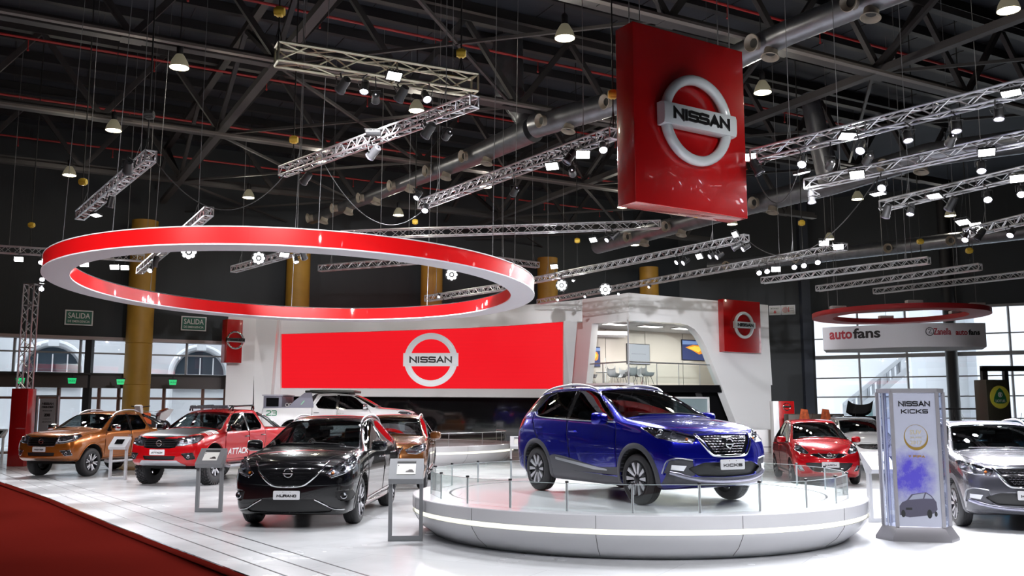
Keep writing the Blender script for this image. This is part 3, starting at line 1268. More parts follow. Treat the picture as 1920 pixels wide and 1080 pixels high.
# ================================================================ stage lamps
M_lens = mat('lit_spot_lens', (1, 1, 1), 0.3, emit=(0.86, 0.84, 1.0), estr=26)
M_lensoff = mat('unlit_spot_lens', (.15, .17, .22), 0.1, coat=1)
M_fl = mat('lit_flood_panel', (1, 1, 1), 0.3, emit=(0.97, 0.98, 1.0), estr=16)
M_cl = mat('cluster_lamp_lens', (1, 1, 1), 0.3, emit=(0.97, 0.98, 1.0), estr=2.2)
M_bezel = mat('lens_bezel', (.05, .045, .06), 0.4)


def make_spot(on):
    t = thing('stage_spotlight', 'x', 'spotlight', (0, 0, 0), 0, 'spotlights hung under the trusses')
    mb = MB()
    mb.lathe([(.02, -.30), (.09, -.29), (.105, -.20), (.105, .0), (.12, .03), (.12, .08)], 16, 'y')
    b_ = mb.build('housing', M_black, t)
    mb = MB()
    mb.lathe([(.11, .062), (.06, .075), (.004, .08)], 16, 'y')
    mb.build('lens', M_lens if on else M_lensoff, t)
    mb = MB()
    mb.lathe([(.112, .05), (.125, .06), (.125, .09), (.11, .09)], 16, 'y')
    mb.build('lens_bezel', M_bezel, t)
    mb = MB()
    mb.tube([(-.14, -.1, 0), (-.14, -.1, .22), (.14, -.1, .22), (.14, -.1, 0)], .014, 6)
    mb.tube([(0, -.1, .22), (0, -.1, .34)], .02, 6)
    mb.build('yoke', M_black, t)
    return t


def make_flood():
    t = thing('led_flood_panel', 'x', 'floodlight', (0, 0, 0), 0, 'white LED flood panels on the trusses')
    mb = MB()
    mb.rbox(-.24, .24, -.09, 0, -.15, .15, .01)
    mb.build('housing', M_black, t)
    mb = MB()
    mb.box(-.22, .22, 0, .008, -.13, .13)
    mb.build('led_face', M_fl, t)
    mb = MB()
    for k in range(-4, 5):
        mb.box(k * .05 - .003, k * .05 + .003, .008, .02, -.13, .13)
    mb.build('louvre', M_alu, t)
    mb = MB()
    mb.tube([(-.26, -.04, 0), (-.26, -.04, .22), (.26, -.04, .22), (.26, -.04, 0)], .012, 6)
    mb.build('yoke', M_black, t)
    return t


def make_round():
    t = thing('round_led_cluster', 'x', 'spotlight', (0, 0, 0), 0, 'round clustered lamps turned to the camera')
    mb = MB()
    mb.lathe([(.02, -.16), (.22, -.15), (.26, -.03), (.27, .02), (.25, .02)], 20, 'y')
    mb.build('housing', M_black, t)
    for k in range(8):
        a = 2 * PI * k / 8
        mb = MB()
        X = Matrix.Translation((.165 * math.cos(a), .0, .165 * math.sin(a)))
        mb.X = X
        mb.lathe([(.068, 0), (.05, .02), (.004, .026)], 10, 'y')
        mb.build('lamp_lens', M_cl, t)
    mb = MB()
    mb.lathe([(.06, 0), (.045, .02), (.004, .026)], 10, 'y')
    mb.build('lamp_lens', M_cl, t)
    mb = MB()
    mb.tube([(0, -.1, .2), (0, -.1, .5)], .02, 6)
    mb.build('hanger', M_black, t)
    return t


def aim_to(o, p, target):
    d = (Vector(target) - Vector(p)).normalized()
    rz = math.atan2(-d.x, d.y)
    rx = math.asin(max(-1, min(1, d.z)))
    o.rotation_mode = 'XYZ'
    o.rotation_euler = (rx, 0, rz)


sp_on, sp_off, fl0, rd0 = make_spot(True), make_spot(False), make_flood(), make_round()
for pr_, s_ in ((sp_on, .66), (sp_off, .80), (fl0, .58), (rd0, .80)):
    pr_.scale = (s_, s_, s_)
used = set()


def place(proto, p, target, label):
    if proto.name not in used:
        used.add(proto.name)
        o = proto
        o.location = p
        o['label'] = label
    else:
        o = dup(proto, p, 0, label)
    aim_to(o, p, target)
    return o


STAGE = [(1.9, 14.2, .6), (-3.2, 16.5, 0), (-8.3, 24, 0), (-12.5, 28, 0), (-3, 22, 0), (7.5, 16.5, 0), (7.5, 24, 0), (-5, 33, .6), (3.5, 10, 0), (-6, 14, 0)]
SPOTS = [  # px, py, z, on, which target, label
    (683, 168, 7.5, 1, 1, 'violet-white lit spotlight, left of two under the heavy truss'), (800, 184, 7.5, 1, 0, 'violet-white lit spotlight, right of two under the heavy truss'),
    (640, 165, 7.5, 0, 3, 'dark moving head at the left under the heavy truss'), (750, 182, 7.5, 0, 2, 'dark moving head between the two lit ones under the heavy truss'),
    (800, 250, 6.8, 0, 2, 'dark moving head near the upper end of the long slanting truss'), (697, 290, 6.8, 0, 3, 'dark moving head at the middle of the long slanting truss'),
    (571, 338, 6.8, 0, 3, 'dark spotlight at the lower end of the long slanting truss'),
    (782, 369, 6.8, 1, 2, 'lit spotlight, upper of two at the end of the truss under the duct'), (797, 393, 6.5, 1, 4, 'lit spotlight, lower of two at the end of the truss under the duct'),
    (1131, 279, 6.7, 1, 0, 'bright spotlight touching the left face of the big hanging sign'), (1065, 300, 6.8, 0, 1, 'dark spotlight left of the flood panels behind the big sign'),
    (206, 384, 6.3, 1, 3, 'lit spotlight under the short slanting truss at left'), (240, 318, 6.4, 0, 3, 'dark spotlight under the upper end of the short slanting truss at left'),
    (1422, 320, 6.2, 0, 5, 'dark spotlight right beside the big hanging sign'), (1504, 306, 6.2, 1, 0, 'lit spotlight with violet glow below the first ladder truss'),
    (1614, 280, 6.2, 1, 0, 'round white spotlight under the middle of the first ladder truss'), (1702, 259, 6.2, 1, 5, 'white spotlight right of the middle of the first ladder truss'),
    (1793, 241, 6.2, 1, 5, 'white spotlight, second from the right on the first ladder truss'), (1873, 218, 6.2, 1, 5, 'brilliant white spotlight at the right end of the first ladder truss'),
    (1522, 376, 6.0, 1, 6, 'dim lit spotlight in the cluster ending the second ladder truss'), (1654, 351, 6.0, 1, 0, 'lit spotlight under the second ladder truss, left of two'),
    (1840, 317, 6.0, 1, 5, 'lit spotlight under the second ladder truss, right of two'), (1661, 402, 5.9, 0, 6, 'dark spotlight in the cluster ending the third ladder truss'),
    (1707, 398, 5.9, 1, 6, 'lit spotlight near the left end of the third ladder truss'), (1852, 372, 5.9, 1, 5, 'star-bright spotlight under the third ladder truss'),
    (1781, 388, 5.9, 0, 6, 'dark spotlight hanging under the third ladder truss'), (1915, 362, 5.9, 1, 5, 'lit spotlight cut by the right edge of the picture'),
    (1895, 439, 5.8, 1, 6, 'lit spotlight under the short truss end at the right edge'), (1810, 448, 5.8, 1, 6, 'lit spotlight, left of two at the tip of the short truss end'),
    (1834, 445, 5.8, 0, 6, 'dark spotlight, right of two at the tip of the short truss end'),
    (1270, 491, 6.2, 1, 7, 'lit spotlight, left of the first pair over the stand'), (1283, 492, 6.2, 1, 7, 'lit spotlight, right of the first pair over the stand'),
    (1333, 480, 6.2, 1, 7, 'lit spotlight, left of the second pair over the stand'), (1346, 481, 6.2, 1, 7, 'lit spotlight, right of the second pair over the stand'),
    (1378, 464, 6.3, 0, 7, 'dark spotlight at the end of the truss over the stand'), (1395, 466, 6.3, 1, 7, 'lit spotlight at the tip of the truss over the stand'),
    (1423, 511, 6.0, 1, 6, 'lit spotlight, first from the left under the truss beside the green glow'), (1438, 508, 6.0, 1, 6, 'lit spotlight, second from the left beside the green glow'),
    (1489, 500, 6.0, 1, 6, 'lit spotlight, third along the truss beside the green glow'), (1507, 497, 6.0, 1, 6, 'lit spotlight, fourth along the truss beside the green glow'),
    (1533, 491, 6.0, 1, 6, 'lit spotlight, last along the truss beside the green glow'),
    (78, 541, 5.4, 1, 3, 'lit spotlight on the truss tower, lower of two'), (79, 523, 5.7, 1, 3, 'lit spotlight on the truss tower, upper of two'),
    (77, 491, 6.6, 1, 3, 'lit spotlight under the level truss at the far left'), (282, 506, 6.0, 1, 3, 'lit spotlight at the low end of the truss crossing the ring'),
    (290, 495, 6.1, 0, 3, 'dark spotlight at the low end of the truss crossing the ring'), (555, 489, 6.1, 1, 7, 'lit spotlight, left of a pair seen inside the red ring'),
    (570, 481, 6.1, 0, 7, 'dark spotlight, right of a pair seen inside the red ring'),
    (823, 556, 5.4, 1, 7, 'small lit spotlight inside the right end of the red ring'), (832, 574, 5.2, 1, 4, 'dazzling spotlight just above the far edge of the red ring'),
    (849, 572, 5.2, 1, 4, 'dazzling spotlight right of the brightest one above the red ring'), (1139, 449, 7.0, 1, 7, 'violet spotlight under the long level truss'),
    (1151, 444, 7.0, 0, 7, 'dark spotlight under the right end of the long level truss'),
    (1097, 556, 6.1, 1, 7, 'small warm lamp above the left roof edge of the stand'), (1160, 551, 6.1, 1, 7, 'small warm lamp above the corner of the stand roof'),
    (1217, 538, 6.1, 1, 7, 'small warm lamp right of the corner of the stand roof'), (1046, 562, 6.1, 1, 7, 'small warm lamp near the right end of the red ring'),
    (1075, 526, 6.3, 1, 7, 'tiny lamp under the truss right of the red ring')]
nlit = 0
for (x, y, z, on, tg, lab) in SPOTS:
    p, att = snap(x, y, z)
    tgt = Vector(STAGE[tg])
    if on:
        # lamps that show a bright face in the photograph are turned between the stage and the visitor
        tgt = tgt * .72 + Vector((p.x * .55, 3, 1)) * .28
    o_ = place(sp_on if on else sp_off, p, tgt, lab)
    if 'warm' in lab or 'tiny' in lab or 'small lit' in lab:
        o_.scale = (.38, .38, .38)
    HANG.append((o_, (0, -.1, .33), att))
    if on:
        nlit += 1
        d = (tgt - p).normalized()
        light('SPOT', p + d * .14, tgt, 640 if z > 5.5 else 380, (0.93, 0.93, 1.0), 0.045, 75, .6, name='spot_beam')

FLOODS = [(739, 143, 7.6, 0, 'flood panel glowing on the heavy yellowish truss'), (700, 247, 7.2, -1, 'unlit grid flood panel on top of the long slanting truss'),
          (1035, 312, 6.7, 1, 'flood panel seen edge-on, left of two before the big sign'), (1093, 290, 6.7, 0, 'flood panel seen edge-on, right of two before the big sign'),
          (180, 404, 6.1, 3, 'slanted flood panel below the short truss at left'), (1405, 295, 6.6, 20, 'flood panel half hidden by the big hanging sign'),
          (1588, 256, 6.6, 5, 'flood panel on the middle of the first ladder truss'), (1896, 175, 6.7, 5, 'dazzling flood panel at the top right on the first ladder truss'),
          (1503, 325, 6.3, 6, 'tilted flood panel at the tip of the second ladder truss'), (1607, 328, 6.4, 0, 'flood panel near the left end of the second ladder truss'), (1850, 286, 6.4, 5, 'flood panel on the right half of the second ladder truss'),
          (1646, 364, 6.2, 6, 'tilted flood panel at the tip of the third ladder truss'), (1752, 368, 6.3, 6, 'flood panel on the third ladder truss'), (1908, 335, 6.3, 5, 'flood panel at the right edge on the third ladder truss'),
          (1806, 417, 6.3, 6, 'flood panel, left of two at the tip of the short truss end'), (1829, 423, 6.2, 6, 'flood panel, right of two at the tip of the short truss end'),
          (1311, 481, 6.3, 7, 'flood panel between the two pairs of spots over the stand'), (1378, 440, 6.6, 7, 'tilted flood panel at the tip of the truss over the stand'),
          (1545, 456, 6.5, 6, 'flood panel, left of two over the dark corner'), (1572, 463, 6.4, 6, 'flood panel, right of two over the dark corner'),
          (1455, 505, 6.1, 6, 'flood panel between the small spots beside the green glow'),
          (35, 486, 6.6, 3, 'flood panel, first from the left under the level truss'), (158, 496, 6.6, 3, 'flood panel seen inside the left tip of the red ring'),
          (214, 501, 6.6, 3, 'tilted flood panel inside the ring, middle of three'), (234, 502, 6.6, 3, 'flood panel inside the ring beside the ochre column'),
          (533, 478, 6.3, 7, 'flood panel above the far truss inside the ring'), (1112, 450, 7.2, 7, 'slim flood panel hanging under the long level truss'),
          (1039, 500, 6.0, 7, 'dim flood panel near the right end of the ring')]
for (x, y, z, tg, lab) in FLOODS:
    p, att = snap(x, y, z, .24, .24)
    dim = tg == 20
    tg = 0 if dim else tg
    tgt = Vector(STAGE[max(0, tg)]) * .68 + Vector((p.x * .6, 3, 2)) * .32
    o = place(fl0, p, tgt if tg >= 0 else p + Vector((0, .3, 1)), lab)
    HANG.append((o, (0, -.04, .21), att))
    if tg >= 0 and not dim:
        light('SPOT', p + (tgt - p).normalized() * .08, tgt, 560, (0.96, 0.97, 1.0), 0.10, 110, .8, name='flood_beam')
for (x, y, z, lab) in ((354, 472, 6.9, 'round cluster lamp, leftmost inside the red ring'), (485, 484, 6.6, 'round cluster lamp on the truss inside the red ring'),
                       (847, 515, 6.4, 'round cluster lamp inside the right part of the red ring'), (1053, 535, 6.3, 'round cluster lamp, left of two above the stand'), (1135, 543, 6.3, 'round cluster lamp, right of two above the stand')):
    p, att = snap(x, y, z, .5, .34)
    HANG.append((place(rd0, p, (0, 0, 3), lab), (0, -.1, .48), att))

# added spotlights and beams that brighten the stand, screen wall and far platform
sp_off_wash = sp_on
wl = ['on the middle of the first ladder truss', 'near the left end of the second ladder truss', 'on the truss left of the big hanging sign', 'at the middle of the heavy truss', 'at the right of the heavy truss', 'on the truss under the long duct', 'on the right half of the second ladder truss']
for (x, y, z, tgt, e, sp) in ((1560, 262, 6.6, (9.5, 44.5, 4.2), 15000, 26), (1630, 322, 6.4, (9.0, 44, 1.5), 7000, 24), (1070, 282, 6.7, (4.2, 43.5, 5.2), 9000, 20), (705, 138, 7.6, (-6, 42, 4), 7000, 40),
                              (835, 156, 7.6, (-13, 41.5, 3), 4500, 26), (960, 322, 6.7, (-5, 33, 1.2), 7500, 36), (1790, 292, 6.4, (12, 38, .6), 6000, 36)):
    a_, att = snap(x, y, z, .34, 0)
    p = Vector((att.x, att.y + .10, att.z - .42))
    while any(seg_dist(p, a, b) < s_ * .71 + .27 for a, b, s_ in TRLIST) or any((p - e).length < .3 for e in LAMPS):
        p = p - Vector((0, -.02, .05))
    LAMPS.append(p)
    o_ = place(sp_off_wash, p, tgt, 'added long-throw spotlight %s, turned away towards the stand' % wl.pop(0))
    HANG.append((o_, (0, -.1, .33), att))
    light('SPOT', p + (Vector(tgt) - p).normalized() * .14, tgt, e, (0.97, 0.97, 1.0), 0.06, sp, .7, name='added_wash_beam')

# added lamps and trusses over the visitor's side (just out of the picture, they light the fronts)
for k, (x0, x1, yy, zz, lab) in enumerate(((-13, -2, 10.5, 7.8, 'added unseen lighting truss over the red carpet, in front of the stand'), (-1, 11, 6.5, 7.6, 'added unseen lighting truss over the aisle, nearest the visitor'))):
    truss((x0, yy, zz), (x1, yy - .6, zz), .3, lab)
    n = 5
    for q in range(n):
        xx = x0 + (x1 - x0) * (q + .5) / n
        p = Vector((xx, yy - .3, zz - .45))
        tgt = Vector((xx * 1.05, yy + 7.5, 0))
        o_ = place(sp_on, p, tgt, ('added unseen spotlight %s on the truss %s' % (['at the left end', 'left of the middle', 'in the middle', 'right of the middle', 'at the right end'][q], ['over the red carpet', 'over the aisle'][k])))
        HANG.append((o_, (0, -.1, .33), Vector((p.x, yy - .6 * (q + .5) / n, zz - .13))))
        light('SPOT', p + (tgt - p).normalized() * .14, tgt, 680, (0.95, 0.95, 1.0), 0.05, 80, .7, name='spot_beam')

rl = ['left on the truss over the red carpet', 'right on the truss over the red carpet', 'on the truss over the aisle']  # unseen spotlights added to brighten the hanging rings
for (p, tgt, e, sp) in (((-9.5, 9.9, 7.3), (-7.5, 17.5, 4.6), 1300, 60), ((-4, 9.9, 7.3), (-2.5, 17.5, 4.6), 1300, 60), ((8, 6, 7.2), (5.0, 24, 5.0), 3000, 40)):
    p, tgt = Vector(p), Vector(tgt)
    o_ = place(sp_on, p, tgt, 'added unseen spotlight %s, raised towards the hanging rings' % rl.pop(0))
    HANG.append((o_, (0, -.1, .33), Vector((p.x, p.y + .35, p.z + .38))))
    light('SPOT', p + (tgt - p).normalized() * .14, tgt, e, (1, .97, .95), .06, sp, .8, name='added_ring_wash')

# hanging power cables
for pts, lab in (([(288, 292), (330, 305), (420, 318), (530, 318)], 'black cable slung from the short truss to the long slanting truss'),
                 ([(600, 335), (700, 352), (790, 360)], 'black cable slung under the duct'),
                 ([(1410, 435), (1460, 452), (1530, 452), (1600, 415), (1650, 376)], 'grey cable sagging from the stand truss to the third ladder truss'),
                 ([(1400, 317), (1440, 335), (1512, 348)], 'grey cable from the first to the second ladder truss')):
    P = [PZ(x, y, 7.0 if y < 400 else 6.6) for x, y in pts]
    a, b = snap(*pts[0], 6.8, .34, 0)[1], snap(*pts[-1], 6.8, .34, 0)[1]
    P = [a.lerp(b, q / 24) - Vector((0, 0, .9 * 4 * (q / 24) * (1 - q / 24))) for q in range(25)]
    mb = MB()
    mb.tube(P, .011, 6)
    tag(mb.build('power_cable', M_cable), lab, 'cable')

hang_all()
# ================================================================ emblem: ring with a crossing name bar
M_ink = mat('black_lettering', (0.006, 0.006, 0.007), 0.3)
M_acry = mat('clear_silver_acrylic', (0.60, 0.64, 0.66), 0.14, metal=0.0, coat=1)


def ring_mb(R, r, depth, n=56, z0=0):
    """flattened chrome ring facing -y"""
    mb = MB()
    m = 12
    prof = []
    for j in range(m):
        a = 2 * PI * j / m
        prof.append((R - r / 2 + math.cos(a) * r / 2, math.sin(a) * depth / 2))
    mb.lathe(prof, n, 'y', closed_prof=True)
    return mb


def bar_mb(w_, h_, depth, r=None):
    mb = MB()
    n = 16
    rows = []
    for i in range(n + 1):
        x = -w_ / 2 + w_ * i / n
        rows.append([(x, -depth * .5, -h_ / 2), (x, -depth * .9, -h_ * .46), (x, -depth, -h_ * .3), (x, -depth * 1.02, 0), (x, -depth, h_ * .3), (x, -depth * .9, h_ * .46), (x, -depth * .5, h_ / 2), (x, 0, h_ / 2), (x, 0, -h_ / 2)])
    mb.grid(rows, close=True)
    k = 9
    mb.add(rows[0], [tuple(range(k))])
    mb.add(rows[-1], [tuple(range(k - 1, -1, -1))])
    return mb


def emblem(parent, M, D, m_ring=None, m_bar=None, m_txt=None, lettered=True, name='emblem', depth=None, name_parts=True):
    """D = overall ring height; parts: ring, name bar, lettering"""
    dp = depth or D * .12
    mb = MB()
    put(ring_mb(D / 2, D * .115, dp, 48 if D > .3 else 24), mb, M @ Matrix.Translation((0, -dp * .6, 0)))
    r = mb.build('emblem_ring' if name_parts else name, m_ring or M_chrome, parent, smooth=50)
    mb = MB()
    put(bar_mb(D * 1.03, D * .245, dp), mb, M @ Matrix.Translation((0, -dp * .25, 0)))
    b = mb.build('emblem_bar', m_bar or m_ring or M_chrome, r, smooth=50)
    if lettered:
        mb = MB()
        put(wide_text('NISSAN', D * .80, D * .125, depth=D * .015, stroke=.24), mb, M @ Matrix.Translation((0, -dp * 1.26, 0)))
        mb.build('emblem_lettering', m_txt or M_ink, r, smooth=0)
    return r


# ================================================================ the big hanging sign
def sign_box(name, label, A, B, z0, z1, th, D, zc, sc=.5, n_sticks=True, m=None, emb=True):
    """A, B plan corners of the front face"""
    A, B = Vector((A.x, A.y, 0)), Vector((B.x, B.y, 0))
    W = (B - A).length
    t = thing(name, label, 'sign', tuple((A + B) / 2 + Vector((0, 0, z0))), math.atan2((B - A).y, (B - A).x))
    mb = MB()
    mb.rbox(-W / 2, W / 2, 0, th, 0, z1 - z0, .012)
    mb.build('box_panel', m or M_red, t)
    if emb:
        emblem(t, Matrix.Translation((0, -.002, zc)), D, M_acry if D > 1 else M_chrome)
    return t, W


SA_, SB_ = PY(1186, 39, 16.0), PY(1391, 100, 17.45)
z1, z0 = SA_.z, PY(1188, 378, 16.0).z
big, W = sign_box('hanging_sign', 'large square red box sign hung from the roof with a silver ring emblem', SA_, PY(1397, 250, 17.45), z0, z1, .50, 1.72, (z1 - z0) * .50)
for x in (-W / 2 + .25, W / 2 - .25):
    for y in (.1, .4):
        mb = MB()
        mb.tube([(x, y, z1 - z0), (x, y, 13.5 - z0)], .010, 6)
        mb.build('hanging_wire', M_alu, big)

# ================================================================ the hanging ring
Rr = 5.22
rc = Vector((-4.73, 20.76, 4.40))
t = thing('hanging_ring', 'huge red ring with a white underside hung over the cars at left', 'ring', tuple(rc))
t.rotation_euler = (-.03, .013, 0)
TILT = Matrix.Identity(4)
mb = MB()
rw, rh = .50, .30
mb.lathe([(Rr, 0), (Rr, rh)], 128)
mb.lathe([(Rr - rw, 0), (Rr - rw, rh)], 128)
M_ringred = mat('bright_red_acrylic', (0.74, 0.006, 0.008), 0.35, coat=.5, spec=.2)
mb.build('red_band', M_ringred, t)
mb = MB()
mb.lathe([(Rr - rw - .015, -.01), (Rr + .015, -.01), (Rr + .015, .015), (Rr - rw - .015, .015), (Rr - rw - .015, -.01)], 128)
mb.build('white_underside', mat('white_ring_underside', (0.80, .80, .86), .35), t)
mb = MB()
mb.lathe([(Rr - rw, rh), (Rr + .01, rh), (Rr + .01, rh + .02), (Rr - rw, rh + .02)], 128)
mb.build('top_cover', M_whitem, t)
for k in range(8):
    a = 2 * PI * (k + .35) / 8
    x, y = (Rr - rw / 2) * math.cos(a), (Rr - rw / 2) * math.sin(a)
    mb = MB()
    mb.tube([(x, y, rh), (x, y, roof_z(rc.x + x, rc.y + y) - rc.z)], .007, 5)
    mb.build('hanging_wire', M_wire, t)
ring_obj = t

# ================================================================ the stand: two-storey pavilion
PC = PY(1179, 700, 42.0)
PR = PY(1440, 700, 46.8)
PL = PY(1083, 700, 44.9)
PC.z = PR.z = PL.z = 0
zt = 7.1


def face_pts(pxs, A, B, off=0):
    return [PF(x, y, A, B, off) for x, y in pxs]


def panel(parent, name, pxs, A, B, th, m, off=0.0, zfloor=None):
    """outline given by sight lines on the upright plane through A and B, given thickness inwards"""
    pts = face_pts(pxs, A, B, off)
    if zfloor is not None:
        pts = [(s_, max(zfloor, z_)) for s_, z_ in pts]
    M = frame_on(A, B, 0, 0)
    mb = MB()
    mb.X = M
    mb.prism(pts, off, off + th, 'xz')
    return mb.build(name, m, parent)


pav = thing('exhibition_pavilion', 'white two-storey pavilion with a glazed upper lounge behind the blue car', 'building', (0, 0, 0))
arc = [(1275, 606), (1290, 610), (1302, 617), (1313, 630), (1325, 652), (1338, 686), (1352, 721)]
panel(pav, 'right_face', [(1179, 549), (1440, 572), (1450, 850), (1400, 850), (1379, 790)] + arc[::-1] + [(1179, 601)], PC, PR, .45, M_white, zfloor=0)
panel(pav, 'left_face', [(1085, 562), (1179, 549), (1179, 601), (1110, 607), (1099, 720), (1104, 742), (1070, 742), (1069, 722), (1081, 611)], PL, PC, .4, M_white)
panel(pav, 'floor_edge', [(1069, 720), (1179, 717.5), (1179, 722), (1069, 724)], PL, PC, .3, M_white, off=.01)
# deck slab and roof
nR = Vector((-(PR - PC).y, (PR - PC).x, 0)).normalized()
PR2, PC2 = PR + nR * 5.0 + (PR - PC).normalized() * 1.6, PC + nR * 5.0
PL2 = PC2 - (PR - PC).normalized() * 2.6
zd = PF(1260, 722, PC, PR)[1]
for nm, z_, th, mm in (('deck', zd - .22, .2, M_blackg), ('roof_slab', 5.95, .12, M_whitem)):
    mb = MB()
    pts = [PL + Vector((0.05, .1, 0)), PC + Vector((0, .12, 0)), PR + nR * .1 - Vector((.3, .2, 0)), PR2 - Vector((.3, .2, 0)), PC2, PL2]
    mb.prism([(p.x, p.y) for p in pts], z_, z_ + th)
    mb.build(nm, mm, pav)
M_beige = mat('beige_lounge_wall', (0.66, 0.61, 0.55), .6)
mb = MB()
for a, b in ((PL2, PC2), (PC2, PR2)):
    n_ = 4
    for k in range(n_):
        p, q = a.lerp(b, k / n_), a.lerp(b, (k + 1) / n_ - .003)
        mb.prism([(p.x, p.y), (q.x, q.y), (q.x, q.y + .2), (p.x, p.y + .2)], zd, 6.0)
mb.build('lounge_wall', M_beige, pav)
mb = MB()
a, b = PR + nR * .55 + (PR - PC).normalized() * .1, PR2 + Vector((.05, 0, 0))
mb.prism([(a.x, a.y), (b.x, b.y), (b.x + .2, b.y), (a.x + .2, a.y)], zd, 6.0)
mb.build('lounge_end_wall', M_beige, pav)
mb = MB()
for k in range(2):
    mb.beam(PL + Vector((.3, 1.0 + 1.3 * k, 5.6)), PL + Vector((2.6, 1.4 + 1.3 * k, 5.6)), .35, .2)
mb.build('ceiling_baffle', M_whitem, pav)
panel(pav, 'end_wall', [(1352, 600), (1440, 600), (1448, 722), (1352, 722)], PC, PR, .3, M_whitem, off=.5)
# ground floor: black gloss walls set back
mb = MB()
a, b, c = PL + Vector((-1.0, 1.2, 0)), PC + Vector((0, 1.2, 0)), PR + nR * 1.0
mb.prism([(a.x, a.y), (b.x, b.y), (c.x, c.y), (c.x, c.y + .3), (b.x, b.y + .3), (a.x, a.y + .3)], 0, zd - .22)
mb.build('lower_wall', M_blackg, pav)
panel(pav, 'lower_fascia', [(1069, 724), (1179, 722), (1179, 735), (1069, 735)], PL, PC, .1, M_blackg, off=.05)
panel(pav, 'lower_fascia', [(1179, 722), (1351, 722), (1354, 736), (1179, 735)], PC, PR, .1, M_blackg, off=.08)
# corner glass and slim post
mb = MB()
mb.beam(PC + Vector((0, .05, zd)), PC + Vector((0, .05, 5.9)), .06)
mb.build('corner_post', mat('grey_steel_post', (.16, .16, .17), .5, metal=.3), pav)
gp = [face_pts([(1181, 602), (1272, 606)] + arc[1:] + [(1181, 721)], PC, PR, .2)]
mb = MB()
mb.X = frame_on(PC, PR, 0, 0)
mb.add([(s_, .2, z_) for s_, z_ in gp[0]], [tuple(range(len(gp[0])))])
mb.build('glazing', M_glass, pav, fix=False)
# stainless railing of the upper deck
mb = MB()
r0, r1, r2 = PF(1083, 681, PL, PC), PF(1179, 673, PL, PC), PF(1331, 680, PC, PR)
q0 = PL + Vector((0, .2, zd + 1.02))
q1 = PC + Vector((0, .25, zd + 1.02))
q2 = PC.lerp(PR, .70) + nR * .25 + Vector((0, 0, zd + 1.02))
mb.tube([q0, q1, q2], .035, 10)
rail = mb.build('balcony_railing', M_alu, pav)
for k, p in enumerate([q0.lerp(q1, .08), q0.lerp(q1, .52), q1.lerp(q2, .28), q1.lerp(q2, .5), q1.lerp(q2, .72), q1.lerp(q2, .95)]):
    mb = MB()
    mb.tube([Vector((p.x, p.y, zd)), p], .022, 8)
    mb.build('post', M_alu, rail)
mb = MB()
for a, b in ((q0, q1), (q1, q2)):
    mb.add([Vector((a.x, a.y, zd + .1)), Vector((b.x, b.y, zd + .1)), b - Vector((0, 0, .08)), a - Vector((0, 0, .08))], [(0, 1, 2, 3)])
mb.build('glass_infill', M_glass, rail, fix=False)
M_lpan = mat('added_lit_panel', (1, 1, 1), .5, emit=(1, .96, .90), estr=5)  # ceiling panels and area lights added to brighten the lounge
uP = (PR - PC).normalized()
angP = math.atan2(uP.y, uP.x)
for k, (c_, e_) in enumerate(((PC + uP * 1.2 + nR * 2.4, 75), (PC + uP * 3.4 + nR * 2.4, 90), (PC + uP * 5.6 + nR * 2.4, 90), (PC + uP * 7.8 + nR * 2.4, 75))):
    q = thing('added_ceiling_light', 'added flat lit panel in the lounge ceiling, %s' % ('nearest the glazed corner', 'second from the glazed corner', 'third from the glazed corner', 'farthest from the glazed corner')[k], 'ceiling light', (c_.x, c_.y, 5.95), angP, 'added lit panels in the lounge ceiling')
    mb = MB()
    mb.rbox(-.62, .62, -.32, .32, -.05, 0, .01)
    mb.build('frame', M_whitem, q)
    mb = MB()
    mb.box(-.58, .58, -.28, .28, -.056, -.05)
    mb.build('diffuser', M_lpan, q)
    light('AREA', (c_.x, c_.y, 5.885), (c_.x, c_.y, 3), e_, (1, .96, .90), .58, name='added_lounge_light', size_y=1.1)

# lounge televisions
M_scr = {}


def screen_mat(name, kind):
    m = bpy.data.materials.new(name)
    m.use_nodes = True
    nt = m.node_tree
    b = nt.nodes['Principled BSDF']
    b.inputs['Base Color'].default_value = (.01, .01, .01, 1)
    b.inputs['Roughness'].default_value = .15
    tc = nt.nodes.new('ShaderNodeTexCoord')
    gr = nt.nodes.new('ShaderNodeTexNoise')
    gr.inputs['Scale'].default_value = 1.3
    gr.inputs['Detail'].default_value = 2
    rp = nt.nodes.new('ShaderNodeValToRGB')
    cs = [(.30, (.02, .03, .12, 1)), (.45, (.10, .16, .40, 1)), (.52, (.95, .25, .03, 1)), (.62, (1.0, .75, .10, 1))]
    rp.color_ramp.elements[0].position, rp.color_ramp.elements[0].color = cs[0]
    rp.color_ramp.elements[1].position, rp.color_ramp.elements[1].color = cs[3]
    for p_, c_ in cs[1:3]:
        e = rp.color_ramp.elements.new(p_)
        e.color = c_
    nt.links.new(tc.outputs['Object'], gr.inputs['Vector'])
    nt.links.new(gr.outputs['Fac'], rp.inputs[0])
    if kind == 'picture':
        nt.links.new(rp.outputs[0], b.inputs['Emission Color'])
    else:
        b.inputs['Emission Color'].default_value = (.72, .76, .84, 1)
    b.inputs['Emission Strength'].default_value = .8
    return m


M_pic = screen_mat('picture_on_screen', 'picture')
M_wsc = screen_mat('pale_screen', 'plain')


